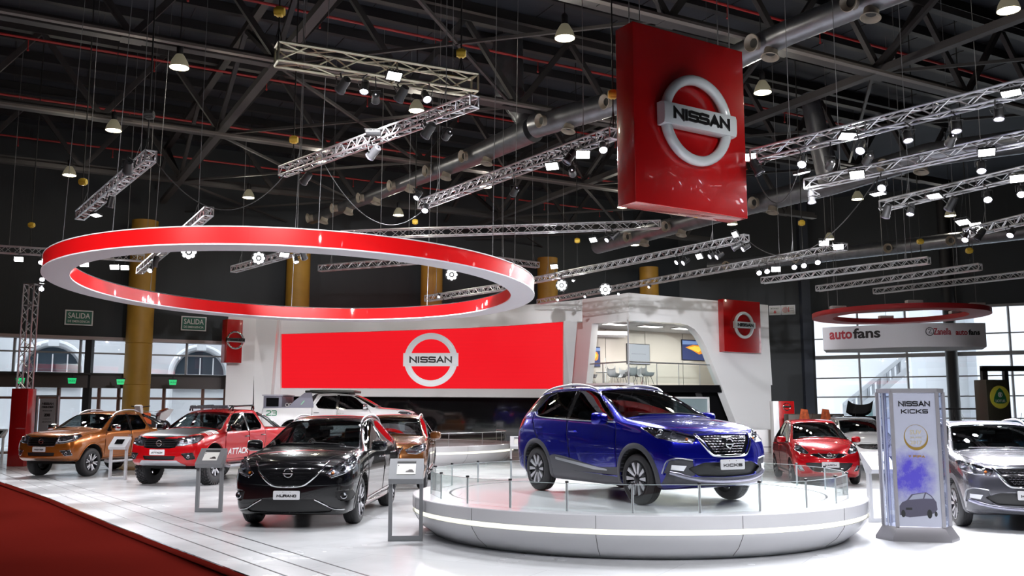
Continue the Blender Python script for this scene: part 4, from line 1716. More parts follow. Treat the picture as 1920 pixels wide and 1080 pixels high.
def tv(pxs, A, B, label, kind):
    pts = face_pts(pxs, A, B)
    cx, cz = sum(p[0] for p in pts) / 4, sum(p[1] for p in pts) / 4
    w_, h_ = abs(pts[1][0] - pts[0][0]), abs(pts[2][1] - pts[1][1])
    M = frame_on(A, B, cx, cz, 0)
    t = thing('television', label, 'television', tuple(M.translation), math.atan2(M[1][0], M[0][0]), 'televisions on the lounge wall')
    mb = MB()
    mb.rbox(-w_ / 2, w_ / 2, -.07, -.01, -h_ / 2, h_ / 2, .012)
    mb.build('casing', M_black, t)
    mb = MB()
    mb.box(-w_ / 2 + .03, w_ / 2 - .03, -.076, -.07, -h_ / 2 + .03, h_ / 2 - .03)
    s_ = mb.build('screen', M_wsc if kind == 'w' else mat('dark_blue_screen', (.01, .01, .03), .1, emit=(.05, .08, .25), estr=.8), t)
    if kind == 'w':
        mb = text_mb('INNOVATION', width=w_ * .6, height=.05, depth=.004)
        for i, v in enumerate(mb.v):
            mb.v[i] = (v[0], v[1] - .077, v[2])
        mb.build('screen_lettering', mat('grey_screen_lettering', (.2, .2, .25), .5), s_)
    else:
        # a glowing orange band curving over blue
        mb = MB()
        band = [(-.38, .12), (-.1, .26), (.22, .24), (.34, .1), (.3, -.12), (.12, -.2), (-.12, -.02)]
        mb.prism([(u * w_, v * h_) for u, v in band], -.079, -.0765, 'xz')
        mb.build('screen_picture', mat('orange_screen_glow', (.3, .1, .02), .3, emit=(1, .35, .03), estr=.9), s_)
        mb = MB()
        band = [(-.3, .1), (-.05, .2), (.15, .18), (.22, .06), (.1, -.1)]
        mb.prism([(u * w_, v * h_) for u, v in band], -.081, -.0795, 'xz')
        mb.build('screen_picture', mat('yellow_screen_glow', (.3, .2, .02), .3, emit=(1, .75, .10), estr=1.0), s_)
        mb = MB()
        mb.prism([(-.48 * w_, .26 * h_), (.48 * w_, .30 * h_), (.48 * w_, .44 * h_), (-.48 * w_, .44 * h_)], -.079, -.0765, 'xz')
        mb.build('screen_picture', mat('pale_blue_screen_glow', (.1, .15, .3), .3, emit=(.25, .38, .7), estr=.7), s_)


tv([(1101, 650), (1124, 650), (1124, 688), (1101, 688)], PL2, PC2, 'television at the left of the lounge, showing orange on blue', 'p')
tv([(1174, 645), (1217, 645), (1217, 683), (1174, 683)], PC2, PR2, 'television in the middle of the lounge with a pale screen', 'w')
tv([(1277, 638), (1328, 638), (1328, 676), (1277, 676)], PC2, PR2, 'television at the right of the lounge, showing an orange curve', 'p')

# lounge tables and shell chairs
M_chair = mat('grey_shell_seat', (.42, .43, .45), .4)


def make_chair():
    t = thing('shell_chair', 'x', 'chair', (0, 0, 0), 0, 'grey shell chairs in the lounge')
    mb = MB()
    rows = []
    for i in range(9):
        f_ = i / 8
        y = -.22 + .44 * min(1, f_ * 1.6)
        z = .45 + .02 * f_ if f_ < .55 else .46 + (f_ - .55) * .8
        wv = .25 - .03 * abs(f_ - .5)
        rows.append([(wv * math.sin(a), y + .06 * (abs(a) ** 2) * (-.5), z + .13 * (abs(a) / 1.2) ** 3) for a in [-1.3, -.9, -.45, 0, .45, .9, 1.3]])
    mb.grid(rows)
    rows2 = [[(x, y + .015, z - .02) for x, y, z in r] for r in rows]
    mb.grid([r[::-1] for r in rows2])
    mb.build('seat_shell', M_chair, t, smooth=60, fix=False)
    for sx in (-1, 1):
        for sy in (-1, 1):
            mb = MB()
            mb.tube([(sx * .12, sy * .1, .45), (sx * .24, sy * .23, 0)], .011, 6)
            mb.build('leg', M_chrome, t)
    return t


ch0 = make_chair()
first = True
for (px, dd, rz, lab) in ((1108, 1.6, 1.2, 'grey shell chair alone at the left end of the lounge'), (1150, 1.7, 2.5, 'grey shell chair left of the round lounge table'),
                          (1166, 2.6, -.6, 'grey shell chair behind the left lounge table'), (1184, 1.5, 3.4, 'grey shell chair behind the corner post'),
                          (1198, 2.2, .3, 'grey shell chair left of the pair in the lounge middle'), (1214, 1.3, 2.0, 'pale shell chair at the right end of the seating group')):
    A_, B_ = (PL, PC) if px < 1179 else (PC, PR)
    s_, z_ = PF(px, 720, A_, B_, dd)
    p = frame_on(A_, B_, s_, zd, -dd).translation
    if first:
        ch0.location = p
        ch0.rotation_euler = (0, 0, rz)
        ch0['label'] = lab
        first = False
    else:
        dup(ch0, p, rz, lab)
tb = None
for (px, dd, lab) in ((1132, 2.1, 'round lounge table at the left, between shell chairs'), (1205, 3.2, 'round lounge table behind the corner group of chairs')):
    A_, B_ = (PL, PC) if px < 1179 else (PC, PR)
    s_, z_ = PF(px, 720, A_, B_, dd)
    p = frame_on(A_, B_, s_, zd, -dd).translation
    t = thing('lounge_table', lab, 'table', tuple(p), 0, 'round tables in the lounge')
    mb = MB()
    mb.lathe([(.01, .70), (.38, .70), (.39, .715), (.38, .73), (.01, .73)], 28)
    mb.build('tabletop', M_whitem, t)
    mb = MB()
    mb.lathe([(.01, 0), (.22, 0), (.2, .02), (.03, .04), (.03, .7)], 18)
    mb.build('pedestal', M_chrome, t)

# ================================================================ LED wall wing left of the pavilion
wing = thing('screen_wall', 'curved white wall framing the long red video screen', 'wall panel', (0, 0, 0))
Yl = [(446, 42.6), (490, 42.6), (529, 42.5), (620, 42.5), (700, 42.4), (790, 42.3), (880, 42.2), (970, 42.0), (1055, 41.7), (1083, 41.9)]


def topy(px):
    return 598 + (563 - 598) * max(0, (px - 560) / 520) ** 1.4


def lerpY(px):
    for (a, ya), (b, yb) in zip(Yl[:-1], Yl[1:]):
        if px <= b:
            return ya + (yb - ya) * (px - a) / (b - a)
    return Yl[-1][1]


def scr_top(px):
    pts = [(529, 627), (620, 624.5), (700, 622), (790, 619), (880, 615.5), (970, 610.5), (1055, 604)]
    for (a, ya), (b, yb) in zip(pts[:-1], pts[1:]):
        if px <= b:
            return ya + (yb - ya) * (px - a) / (b - a)
    return 604


def strip(pxs, ytop, ybot, dY0, dY1, nrow=1):
    """curved band following the wall: thickness from dY0 (front) to dY1 (back)"""
    mb = MB()
    fr = [[PY(x, ytop(x), lerpY(x) + dY0), PY(x, ybot(x), lerpY(x) + dY0)] for x in pxs]
    bk = [[PY(x, ytop(x), lerpY(x) + dY0) + Vector((0, dY1 - dY0, 0)), PY(x, ybot(x), lerpY(x) + dY0) + Vector((0, dY1 - dY0, 0))] for x in pxs]
    n = len(pxs)
    vs = [p for r in fr for p in r] + [p for r in bk for p in r]
    fs = []
    for i in range(n - 1):
        a, b = 2 * i, 2 * (i + 1)
        A_, B_ = a + 2 * n, b + 2 * n
        fs += [(a, a + 1, b + 1, b), (A_, B_, B_ + 1, A_ + 1), (a, b, B_, A_), (a + 1, A_ + 1, B_ + 1, b + 1)]
    fs += [(0, 2 * n, 2 * n + 1, 1), (2 * n - 2, 2 * n - 1, 4 * n - 1, 4 * n - 2)]
    mb.add(vs, fs)
    return mb


def bots(px):
    return 742.5 + 3.0 * (px - 446) / 600


full = [446, 468, 490, 510, 529] + [529 + 526 * k / 18 for k in range(1, 19)] + [1069]
strip([x for x in full if x >= 470] + [1083, 1092], topy, lambda x: scr_top(x) - .9, 0, .5).build('upper_band', M_whitem, wing)
strip([x for x in full if x >= 480], lambda x: 727.7 + (x - 529) / 526 * 1.6, bots, 0, .5).build('lower_band', M_whitem, wing)
# slanting end pieces
mb = MB()
a = [PY(468, 596, 42.7), PY(526, 598, 42.4), PY(526, 745, 42.4), PY(500, 745, 42.5)]
b = [p + Vector((0, .6, 0)) for p in a]
mb.add(a + b, [(0, 1, 2, 3), (7, 6, 5, 4), (0, 4, 5, 1), (1, 5, 6, 2), (2, 6, 7, 3), (3, 7, 4, 0)])
mb.build('left_jamb', M_whitem, wing)
mb = MB()
a = [PY(1056.5, 602, 41.6), PY(1083, 600, 42.0), PY(1070, 745, 42.0), PY(1056.5, 745, 41.6)]
b = [p + Vector((0, .6, 0)) for p in a]
mb.add(a + b, [(0, 1, 2, 3), (7, 6, 5, 4), (0, 4, 5, 1), (1, 5, 6, 2), (2, 6, 7, 3), (3, 7, 4, 0)])
mb.build('right_jamb', M_whitem, wing)
mb = MB()
a, b = PY(1069, 700, 43.4), PY(470, 700, 43.0)
mb.prism([(a.x, a.y), (b.x, b.y), (b.x, b.y + .3), (a.x, a.y + .3)], 0, 3.2)
mb.build('lower_wall', M_blackg, wing)
# the slanting white pylon with the small red sign at the left end
a, b, c, d_ = PY(424, 700, 41.2), PY(476, 700, 41.8), PY(476, 700, 42.6), PY(424, 700, 42.2)
mb = MB()
z1_ = PY(450, 594, 41.5).z
mb.prism([(a.x, a.y), (b.x, b.y), (c.x, c.y), (d_.x, d_.y)], 0, z1_)
mb.build('end_pylon', M_white, wing)
a = [PY(476, 594, 41.8), PY(520, 598, 41.9), PY(505, 772, 41.9), PY(476, 805, 41.8)]
mb = MB()
b = [p + Vector((0, .8, 0)) for p in a]
mb.add(a + b, [(0, 1, 2, 3), (7, 6, 5, 4), (0, 4, 5, 1), (1, 5, 6, 2), (2, 6, 7, 3), (3, 7, 4, 0)])
mb.build('end_pylon_wing', M_white, wing)

scr = thing('video_screen', 'long curved red video screen with a silver ring emblem', 'screen', (0, 0, 0))
m_led = mat('red_led_screen', (.03, .0, .0), .5, spec=.05, emit=(1.0, 0.012, 0.022), estr=.95)
nt = m_led.node_tree
tc = nt.nodes.new('ShaderNodeTexCoord')
wv = nt.nodes.new('ShaderNodeTexWave')
wv.bands_direction = 'Z'
wv.inputs['Scale'].default_value = 8
wv.inputs['Distortion'].default_value = 0
mr = nt.nodes.new('ShaderNodeMapRange')
mr.inputs[3].default_value, mr.inputs[4].default_value = .86, 1.0
nt.links.new(tc.outputs['Object'], wv.inputs['Vector'])
nt.links.new(wv.outputs['Fac'], mr.inputs[0])
nt.links.new(mr.outputs[0], nt.nodes['Principled BSDF'].inputs['Emission Strength'])
sx = [x for x in full if 529 <= x <= 1055.1]
strip(sx, scr_top, lambda x: 727.3 + (x - 529) / 526 * 1.6, .10, .3).build('screen_face', m_led, scr)
cpt = PY(808, 674.5, lerpY(808) - .02)
p0, p1 = PY(780, 674, lerpY(780)), PY(836, 674, lerpY(836))
ang = math.atan2((p1 - p0).y, (p1 - p0).x)
Mx = Matrix.Translation(cpt) @ Matrix.Rotation(ang, 4, 'Z')
m_lr = mat('silver_screen_picture', (.1, .1, .1), .3, emit=(.6, .6, .63), estr=1.0)
nt = m_lr.node_tree
tc = nt.nodes.new('ShaderNodeTexCoord')
sp = nt.nodes.new('ShaderNodeSeparateXYZ')
mr = nt.nodes.new('ShaderNodeMapRange')
mr.inputs[1].default_value, mr.inputs[2].default_value = cpt.z - 1.25, cpt.z + 1.25
rp = nt.nodes.new('ShaderNodeValToRGB')
for q_, (ps_, g_) in enumerate(((0, .75), (.18, .12), (.36, .55), (.40, .28), (.52, .80), (.60, .62), (.64, .30), (.80, .70), (1, .35))):
    e_ = rp.color_ramp.elements[0] if q_ == 0 else (rp.color_ramp.elements[1] if q_ == 8 else rp.color_ramp.elements.new(ps_))
    e_.position = ps_
    e_.color = (g_, g_, g_ * 1.04, 1)
nt.links.new(tc.outputs['Object'], sp.inputs[0])
nt.links.new(sp.outputs['Z'], mr.inputs[0])
nt.links.new(mr.outputs[0], rp.inputs[0])
nt.links.new(rp.outputs[0], nt.nodes['Principled BSDF'].inputs['Emission Color'])
emblem(scr, Mx @ Matrix.Diagonal((1, .25, 1, 1)), 2.42, m_lr, m_lr)

# red box signs on the walls
A_, B_ = [frame_on(PC, PR, PF(px, 610, PC, PR)[0], 0, .356).translation for px in (1347, 1416)]
z1_, z0_ = PY(1392, 564, 45.5).z, PY(1392, 661, 45.5).z
sign_box('wall_sign', 'square red box sign high on the right end of the white pavilion', A_, B_, z0_, z1_, .35, 1.33, (z1_ - z0_) * .52)
A_, B_ = PY(423, 700, 40.4), PY(452, 700, 40.9)
z1_, z0_ = PY(440, 599, 40.6).z, PY(440, 680, 40.6).z
sign_box('wall_sign', 'red box sign on the white pylon at the left end of the screen wall', A_, B_, z0_, z1_, .5, .82, (z1_ - z0_) * .52)
A_, B_ = PY(1458, 700, 38.5), PY(1487, 700, 38.5)
A_2 = PY(1447, 700, 38.5)
t, _ = sign_box('freestanding_sign', 'small red sign block behind the red hatchback', A_, B_, 0, PY(1470, 752, 38.5).z, .5, .33, 1.95)
mb = MB()
mb.rbox(-.55, -.32, .0, .5, 0, PY(1470, 752, 38.5).z, .01)
mb.build('white_side', M_whitem, t)
# reception counter behind the red car
t = thing('white_counter', 'low white counter wall behind the platform, right of the blue car', 'counter', tuple(PY(1425, 800, 41)), 0)
t.location.z = 0
mb = MB()
mb.rbox(-1.9, 1.2, 0, .5, 0, .98, .02)
mb.build('counter_front', M_white, t)
mb = MB()
mb.box(-1.9, 1.2, -.01, .0, .22, .25)
mb.build('shadow_gap', M_dark, t)

# ================================================================ platforms
M_plat = mat('platform_white_laminate', (0.80, 0.80, 0.82), 0.22, coat=.4)
M_ledstrip = mat('warm_led_strip', (1, 1, .9), .4, emit=(1.0, 0.98, 0.78), estr=1.05)


def platform(label, c, R, zt_, name='round_platform', Rin=None, cars=True):
    t = thing(name, label, 'platform', (c.x, c.y, 0))
    k = zt_ / .54
    mb = MB()
    mb.lathe([(R - .30, 0.0), (R - .27, .03 * k), (R - .12, .14 * k), (R - .02, .27 * k), (R, .315 * k)], 128)
    mb.build('lower_skirt', M_plat, t)
    mb = MB()
    mb.lathe([(R - .03, .31 * k), (R - .03, .375 * k)], 128)
    mb.build('light_strip', M_ledstrip, t)
    mb = MB()
    mb.lathe([(R - .03, .375 * k), (R, .375 * k), (R, zt_ - .01), (R - .01, zt_), (Rin + .035, zt_), (Rin + .035, zt_ - .06)], 128)
    mb.build('upper_rim', M_plat, t)
    mb = MB()
    mb.lathe([(Rin + .04, zt_ - .05), (Rin - .01, zt_ - .05)], 96)
    mb.build('black_gap', M_black, t)
    mb = MB()
    mb.lathe([(Rin, zt_ - .06), (Rin, zt_ - .004), (.01, zt_ - .004)], 96)
    mb.build('turntable', M_plat, t)
    for q in range(12):
        mb = MB()
        a = 2 * PI * (q + .5) / 12
        ca, sa = math.cos(a), math.sin(a)
        for (r0_, z0_), (r1_, z1_) in (((R - .27, .03 * k), (R - .12, .14 * k)), ((R - .12, .14 * k), (R - .02, .27 * k)), ((R - .02, .27 * k), (R, .31 * k)), ((R, .38 * k), (R, zt_ - .01))):
            mb.beam((r0_ * ca, r0_ * sa, z0_), (r1_ * ca, r1_ * sa, z1_), .006, .006)
        mb.build('panel_joint', mat('joint_grey', (.12, .12, .12), .6), t)
    return t


PCEN = Vector((1.86, 14.55, 0))
PR_ = 3.36
PZT = 0.54
platform('large white round platform with a lit strip, carrying the blue car', PCEN, PR_, PZT, Rin=2.78)
P2 = PY(700, 800, 35.2)
platform('white round platform behind the black car, carrying the white pickup', Vector((P2.x, P2.y, 0)), 5.25, .62, Rin=4.5)

# low glass balustrade around the platform edge
M_gpan = glassmat('balustrade_glass', (0.95, 0.985, 0.975), ior=1.45)
M_gedge = mat('glass_edge_light', (.62, .70, .70), .15, coat=.5)
rg = PR_ - .27
NP = 24
a0 = 0.13
gproto = thing('glass_screen_panel', 'low clear glass panel standing on the rim of the platform', 'glass panel', (0, 0, 0), 0, 'glass panels round the platform rim')
L = 2 * rg * math.sin(PI / NP) - .026
GH = .33
mb = MB()
mb.box(-L / 2, L / 2, -.004, .004, 0.0, GH)
gl_ = mb.build('pane', M_gpan, gproto)
mb = MB()
mb.box(-L / 2, L / 2, -.005, .005, GH, GH + .006)
for s_ in (-1, 1):
    mb.box(s_ * L / 2 - .0025, s_ * L / 2 + .0025, -.005, .005, 0, GH)
mb.build('polished_edge', M_gedge, gproto)
pproto = thing('glass_clamp_post', 'slim steel post with a black cap between glass panels on the platform rim', 'post', (0, 0, 0), 0, 'posts between the glass panels')
mb = MB()
mb.tube([(0, 0, 0), (0, 0, GH + .012)], .008, 8)
mb.build('post_rod', M_alu, pproto)
mb = MB()
mb.lathe([(.005, GH + .038), (.022, GH + .034), (.024, GH + .012), (.008, GH + .009), (.005, GH + .009)], 12)
mb.build('cap', M_black, pproto)
for k in range(NP):
    am = a0 + 2 * PI * (k + .5) / NP
    ap = a0 + 2 * PI * k / NP
    pm = PCEN + Vector((math.cos(am) * rg * math.cos(PI / NP), math.sin(am) * rg * math.cos(PI / NP), PZT + .002))
    pp = PCEN + Vector((math.cos(ap) * rg, math.sin(ap) * rg, PZT + .002))
    if k == 0:
        gproto.location, gproto.rotation_euler = pm, (0, 0, am + PI / 2)
        pproto.location = pp
    else:
        dup(gproto, pm, am + PI / 2)
        dup(pproto, pp, 0)
# thin railing on the second platform
t = thing('platform_rail', 'thin steel rail on posts along the edge of the rear platform', 'railing', (P2.x, P2.y, .622))
mb = MB()
mb.tube([(4.95 * math.cos(a), 4.95 * math.sin(a), .42) for a in [-2.2 + 2.6 * q / 24 for q in range(25)]], .015, 6)
mb.build('top_rail', M_alu, t)
for q in range(9):
    a = -2.2 + 2.6 * q / 8
    mb = MB()
    mb.tube([(4.95 * math.cos(a), 4.95 * math.sin(a), 0), (4.95 * math.cos(a), 4.95 * math.sin(a), .42)], .013, 6)
    mb.build('post', M_alu, t)

# ================================================================ information stands
M_lec = mat('silver_grey_lectern', (.22, .225, .235), .45, metal=.3)
M_lecl = mat('pale_silver_lectern', (.62, .63, .66), .4, metal=.3)


def lectern(px, py, label, face, m=M_lec, rz=0.0, hgt=1.10, Y=None):
    p = PZ(px, py, 0)
    t = thing('information_stand', label, 'stand', (p.x, p.y, 0), rz, 'information stands beside the cars')
    w_ = .21
    for s_ in (-1, 1):
        mb = MB()
        mb.box(s_ * w_ - .025, s_ * w_ + .025, -.04, .04, 0.0, hgt - .27)
        mb.build('leg', m, t)
    mb = MB()
    mb.box(-w_ + .025, w_ - .025, -.04, .04, 0.0, .07)
    mb.build('base_rail', m, t)
    mb = MB()
    mb.prism([(-.10, hgt - .33), (-.13, hgt - .26), (.16, hgt), (.19, hgt - .05), (.05, hgt - .33)], -w_ - .025, w_ + .025, 'yz')
    mb.build('sloping_head', m, t)
    # face on the slope
    d = Vector((0, .29, .26)).normalized()
    nrm = Vector((0, -d.z, d.y))
    Mf = Matrix(((1, 0, 0, 0), (0, -nrm.y, d.y, .015), (0, -nrm.z, d.z, hgt - .13), (0, 0, 0, 1)))
    if face == 'dark':
        mb = MB()
        mb.X = Mf
        mb.box(-.11, .11, -.006, 0, -.09, .09)
        mb.build('tablet', M_blackg, t)
    else:
        mb = MB()
        mb.X = Mf
        mb.box(-.13, .13, -.004, 0, -.11, .09)
        c_ = mb.build('info_card', mat('white_card', (.75, .74, .70), .5), t)
        mb = MB()
        mb.X = Mf
        mb.box(-.13, .13, -.006, -.001, .11, .14)
        mb.build('slot', M_black, t)
        mb = MB()
        mb.X = Mf
        body = [(.0, -.07), (.01, -.045), (.035, -.04), (.05, -.02), (.09, -.02), (.105, -.045), (.115, -.05), (.115, -.075)]
        mb.prism([(u - .01, v) for u, v in body], -.0055, -.004, 'xz')
        mb.box(-.12, -.105, -.0055, -.004, .05, .065)
        mb.build('card_print', mat('dark_print', (.05, .04, .04), .5), c_)
    return t


lectern(220, 899, 'slim grey stand with a dark tablet in front of the orange pickup', 'dark', M_lecl, -.1)
lectern(391, 960, 'grey stand with a white card in front of the red pickup', 'card', M_lec, -.05)
lectern(760, 1014, 'grey stand with a white card beside the black crossover', 'card', M_lec, 0.05)
lectern(1655, 979, 'pale stand half hidden by the tall silver totem', 'card', M_lecl, .25)
lectern(-5, 860, 'pale stand cut by the left edge of the picture', 'dark', M_lecl, -.3)
lectern(973, 897, 'pale stand behind the rear wheel of the blue car', 'card', mat('white_lectern', (.74, .74, .76), .4), .0)

# ================================================================ totem with the model name
tp = PZ(1722, 1012, 0)
rz_t = -.20
t = thing('display_totem', 'tall silver totem with clear panel standing right of the platform', 'totem', (tp.x, tp.y, 0), rz_t)
t.scale = (.90, .90, 1)
m_tf = mat('totem_silver_frame', (.36, .35, .37), .35, metal=.6)
HT = 2.07
outline = [(-.34, -.22), (.34, -.22), (.50, .06), (.34, .34), (-.34, .34), (-.50, .06)]


def offp(pts, k):
    return [(x * k, (y - .06) * k + .06) for x, y in pts]


mb = MB()
b0, b1 = offp(outline, 1.22), offp(outline, 1.0)
vs = [(x, y, 0) for x, y in b0] + [(x, y, .04) for x, y in b0] + [(x, y, .19) for x, y in b1]
fs = [tuple(range(5, -1, -1)), tuple(12 + i for i in range(6))]
for i in range(6):
    j = (i + 1) % 6
    fs += [(i, j, 6 + j, 6 + i), (6 + i, 6 + j, 12 + j, 12 + i)]
mb.add(vs, fs)
mb.build('flared_base', m_tf, t)
mb = MB()
mb.prism(outline, HT - .06, HT, 'xy')
mb.build('top_cap', m_tf, t)
for (x, y) in outline:
    mb = MB()
    mb.beam((x * .97, y * .97, .19), (x * .97, y * .97, HT - .05), .05)
    mb.build('corner_post', m_tf, t)
mb = MB()
for i in range(6):
    a_, b_ = Vector((*outline[i], 0)) * .96, Vector((*outline[(i + 1) % 6], 0)) * .96
    if i == 0:
        continue
    mb.add([a_ + Vector((0, 0, .19)), b_ + Vector((0, 0, .19)), b_ + Vector((0, 0, HT - .06)), a_ + Vector((0, 0, HT - .06))], [(0, 1, 2, 3)])
mb.build('side_glass', glassmat('totem_glass', (.80, .84, .94), opac=.12, dark=(.4, .42, .6)), t, fix=False)
mb = MB()
for x in (-.47, -.43, -.39):
    mb.box(x - .008, x + .008, -.05, .0, .19, HT - .06)
for x in (.20, .27, .31, .43):
    mb.box(x - .006, x + .006, .1, .14, .19, HT - .06)
mb.build('inner_fins', mat('pale_fin', (.7, .72, .82), .25, metal=.3), t)

m_tp = mat('lilac_silver_print', (.50, .52, .64), .22, metal=.2, coat=.6)
nt = m_tp.node_tree
b = nt.nodes['Principled BSDF']
tc = nt.nodes.new('ShaderNodeTexCoord')
sp = nt.nodes.new('ShaderNodeSeparateXYZ')
nt.links.new(tc.outputs['Object'], sp.inputs[0])
nz = nt.nodes.new('ShaderNodeTexNoise')
nz.inputs['Scale'].default_value = 5
nz.inputs['Detail'].default_value = 8
nz.inputs['Roughness'].default_value = .7
nt.links.new(tc.outputs['Object'], nz.inputs['Vector'])
# a printed violet powder cloud around one place of the panel
vm = nt.nodes.new('ShaderNodeVectorMath')
vm.operation = 'DISTANCE'
vm.inputs[1].default_value = (-.10, -.22, .88)
nt.links.new(tc.outputs['Object'], vm.inputs[0])
mr = nt.nodes.new('ShaderNodeMapRange')
mr.inputs[1].default_value, mr.inputs[2].default_value = .55, .05
nt.links.new(vm.outputs['Value'], mr.inputs[0])
mm = nt.nodes.new('ShaderNodeMath')
mm.operation = 'MULTIPLY'
nt.links.new(mr.outputs[0], mm.inputs[0])
nt.links.new(nz.outputs['Fac'], mm.inputs[1])
rp = nt.nodes.new('ShaderNodeValToRGB')
rp.color_ramp.elements[0].position = .12
rp.color_ramp.elements[0].color = (.50, .52, .62, 1)
rp.color_ramp.elements[1].position = .42
rp.color_ramp.elements[1].color = (.10, .08, .52, 1)
nt.links.new(mm.outputs[0], rp.inputs[0])
nt.links.new(rp.outputs[0], b.inputs['Base Color'])
mb = MB()
mb.box(-.31, .31, -.225, -.205, .20, HT - .07)
fp = mb.build('printed_front', m_tp, t)
for txt, z_, w_, h_ in (('NISSAN', HT - .21, .46, .075), ('KICKS', HT - .315, .39, .06)):
    mb = MB()
    put(wide_text(txt, w_, h_, .004, .23), mb, Matrix.Translation((0.0, -.226, z_)))
    mb.build('model_lettering', M_ink, fp, smooth=0)
M_goldf = mat('gold_print', (.62, .40, .10), .3, metal=.8)
mb = MB()
n = 40
vs, fs = [], []
for k in range(n):
    a = 2 * PI * k / n
    th_ = .004 + .036 * max(0, .5 - .5 * math.sin(a)) ** 1.5
    for r_ in (.175, .175 - th_):
        vs.append((r_ * math.cos(a), -.2275, HT - .67 + (r_ * math.sin(a)) - (th_ * .0)))
for k in range(n):
    a_, b_ = 2 * k, 2 * ((k + 1) % n)
    fs.append((a_, b_, b_ + 1, a_ + 1))
mb.add(vs, fs)
mb.build('gold_crescent', M_goldf, fp, fix=False)
for txt, z_, w_, h_ in (('SUV', HT - .60, .17, .06), ('DEL AÑO', HT - .67, .16, .028), ('2017', HT - .74, .17, .05)):
    mb = text_mb(txt, width=w_, height=h_, depth=.002, bold=.01)
    mb2 = MB()
    put(mb, mb2, Matrix.Translation((0, -.2265, z_)))
    mb2.build('award_lettering', mat('pale_gold_print', (.60, .52, .30), .35, metal=.4), fp, smooth=0)
mb = MB()
put(wide_text('FIPA', .17, .035, .002, .26), mb, Matrix.Translation((.03, -.2265, HT - .93)))
mb.tube([(-.115, -.228, HT - .915), (-.10, -.228, HT - .94), (-.088, -.228, HT - .915)], .006, 5)
mb.build('award_lettering', mat('brown_gold_print', (.40, .22, .06), .35, metal=.5), fp, smooth=0)
# printed picture of the same model, low on the panel
mb = MB()
bodyp = [(-.29, .02), (-.29, .14), (-.25, .19), (-.18, .22), (-.11, .30), (.10, .33), (.17, .29), (.21, .24), (.24, .20), (.25, .10), (.20, .05), (.10, .02), (-.15, -.01)]
mb.prism([(u, v + .33) for u, v in bodyp], -.2275, -.2255, 'xz')
pc = mb.build('printed_car', mat('dark_grey_print', (.07, .065, .10), .3), fp)
mb = MB()
mb.prism([(-.15, .555), (-.09, .62), (.08, .65), (.05, .575)], -.2295, -.2285, 'xz')
mb.prism([(.07, .575), (.10, .645), (.16, .61), (.19, .575)], -.2295, -.2285, 'xz')
mb.build('printed_window', mat('light_grey_print', (.30, .32, .40), .3), pc)
mb = MB()
for (cx, r_) in ((.135, .06), (-.24, .05), (.225, .035)):
    X = mb.X.copy()
    mb.X = Matrix.Translation((cx, -.2292, .37)) @ Matrix.Diagonal((.6, 1, 1, 1))
    mb.lathe([(r_, .001), (r_, 0), (.001, 0)], 18, 'y')
    mb.X = X
mb.box(-.20, -.11, -.2297, -.229, .42, .45)
mb.build('printed_wheel', M_black, pc)

# ================================================================ emergency exit signs and hose signs
def flat_sign(px, py, Y, w_, h_, rz, label, cat, m_bg, lines, m_fr=None, group=None, name='exit_sign'):
    p = PY(px, py, Y)
    if name == 'safety_sign':
        s__, z__ = PF(px, py, C0, C1)
        M__ = frame_on(C0, C1, s__, z__, .03)
        p, rz = M__.translation, math.atan2(M__[1][0], M__[0][0])
    elif cat == 'exit sign':
        s__, z__ = PF(px, py, wall_pt(0), wall_pt(10))
        p = frame_on(wall_pt(0), wall_pt(10), s__, z__, .03).translation
    t = thing(name, label, cat, tuple(p), rz, group)
    mb = MB()
    mb.box(-w_ / 2, w_ / 2, -.03, .03, -h_ / 2, h_ / 2)
    mb.build('board', m_fr or M_whitem, t)
    mb = MB()
    mb.box(-w_ / 2 + .05, w_ / 2 - .05, -.036, -.03, -h_ / 2 + .05, h_ / 2 - .05)
    f = mb.build('face', m_bg, t)
    for (txt, dz, tw, th_, mm) in lines:
        mb = MB()
        put(text_mb(txt, width=tw, height=th_, depth=.004, bold=.012), mb, Matrix.Translation((0, -.037, dz)))
        mb.build('lettering', mm, f, smooth=0)
    return t, f


M_green = mat('dark_green_sign', (.01, .13, .09), .4)
M_wl = mat('white_lettering', (.8, .8, .8), .5)
rzA = math.atan2(UA.y, UA.x)
for (px, py, Y, lab) in ((148, 596, 38.8, 'green SALIDA emergency exit sign on the charcoal wall left of the ochre column'), (363, 607, 42.3, 'green SALIDA emergency exit sign on the charcoal wall right of the ochre column')):
    flat_sign(px, py, Y, 1.12, .66, rzA, lab, 'exit sign', M_green, [('SALIDA', .09, .88, .24, M_wl), ('DE EMERGENCIA', -.16, .88, .10, M_wl)], group=None)
M_exg = mat('lit_green_exit', (0, .3, .08), .4, emit=(.02, .55, .18), estr=1.0)
for (px, py, Y, lab) in ((38, 714, 36.9, 'small lit green exit light behind the truss tower'), (135, 714, 38.3, 'small lit green exit light left of the ochre column'), (226, 716, 39.9, 'small lit green exit light at the edge of the ochre column'), (324, 717, 41.2, 'small lit green exit light right of the ochre column')):
    p = PY(px, py, Y - .5)
    t = thing('exit_light', lab, 'exit light', tuple(p), rzA, 'lit exit lights under the canopy')
    mb = MB()
    mb.box(-.18, .18, -.03, .03, .11, .16)
    mb.box(-.03, .03, -.02, .02, .16, .30)
    mb.build('bracket', M_dark, t)
    mb = MB()
    mb.prism([(-.16, .11), (-.13, -.11), (.13, -.11), (.16, .11)], -.03, .03, 'xz')
    f = mb.build('lit_face', M_exg, t)
    mb = MB()
    put(text_mb('SALIDA', width=.24, height=.07, depth=.003), mb, Matrix.Translation((0, -.031, 0)))
    mb.build('lettering', M_dark, f, smooth=0)
M_redl = mat('red_lettering', (.5, .03, .03), .5)
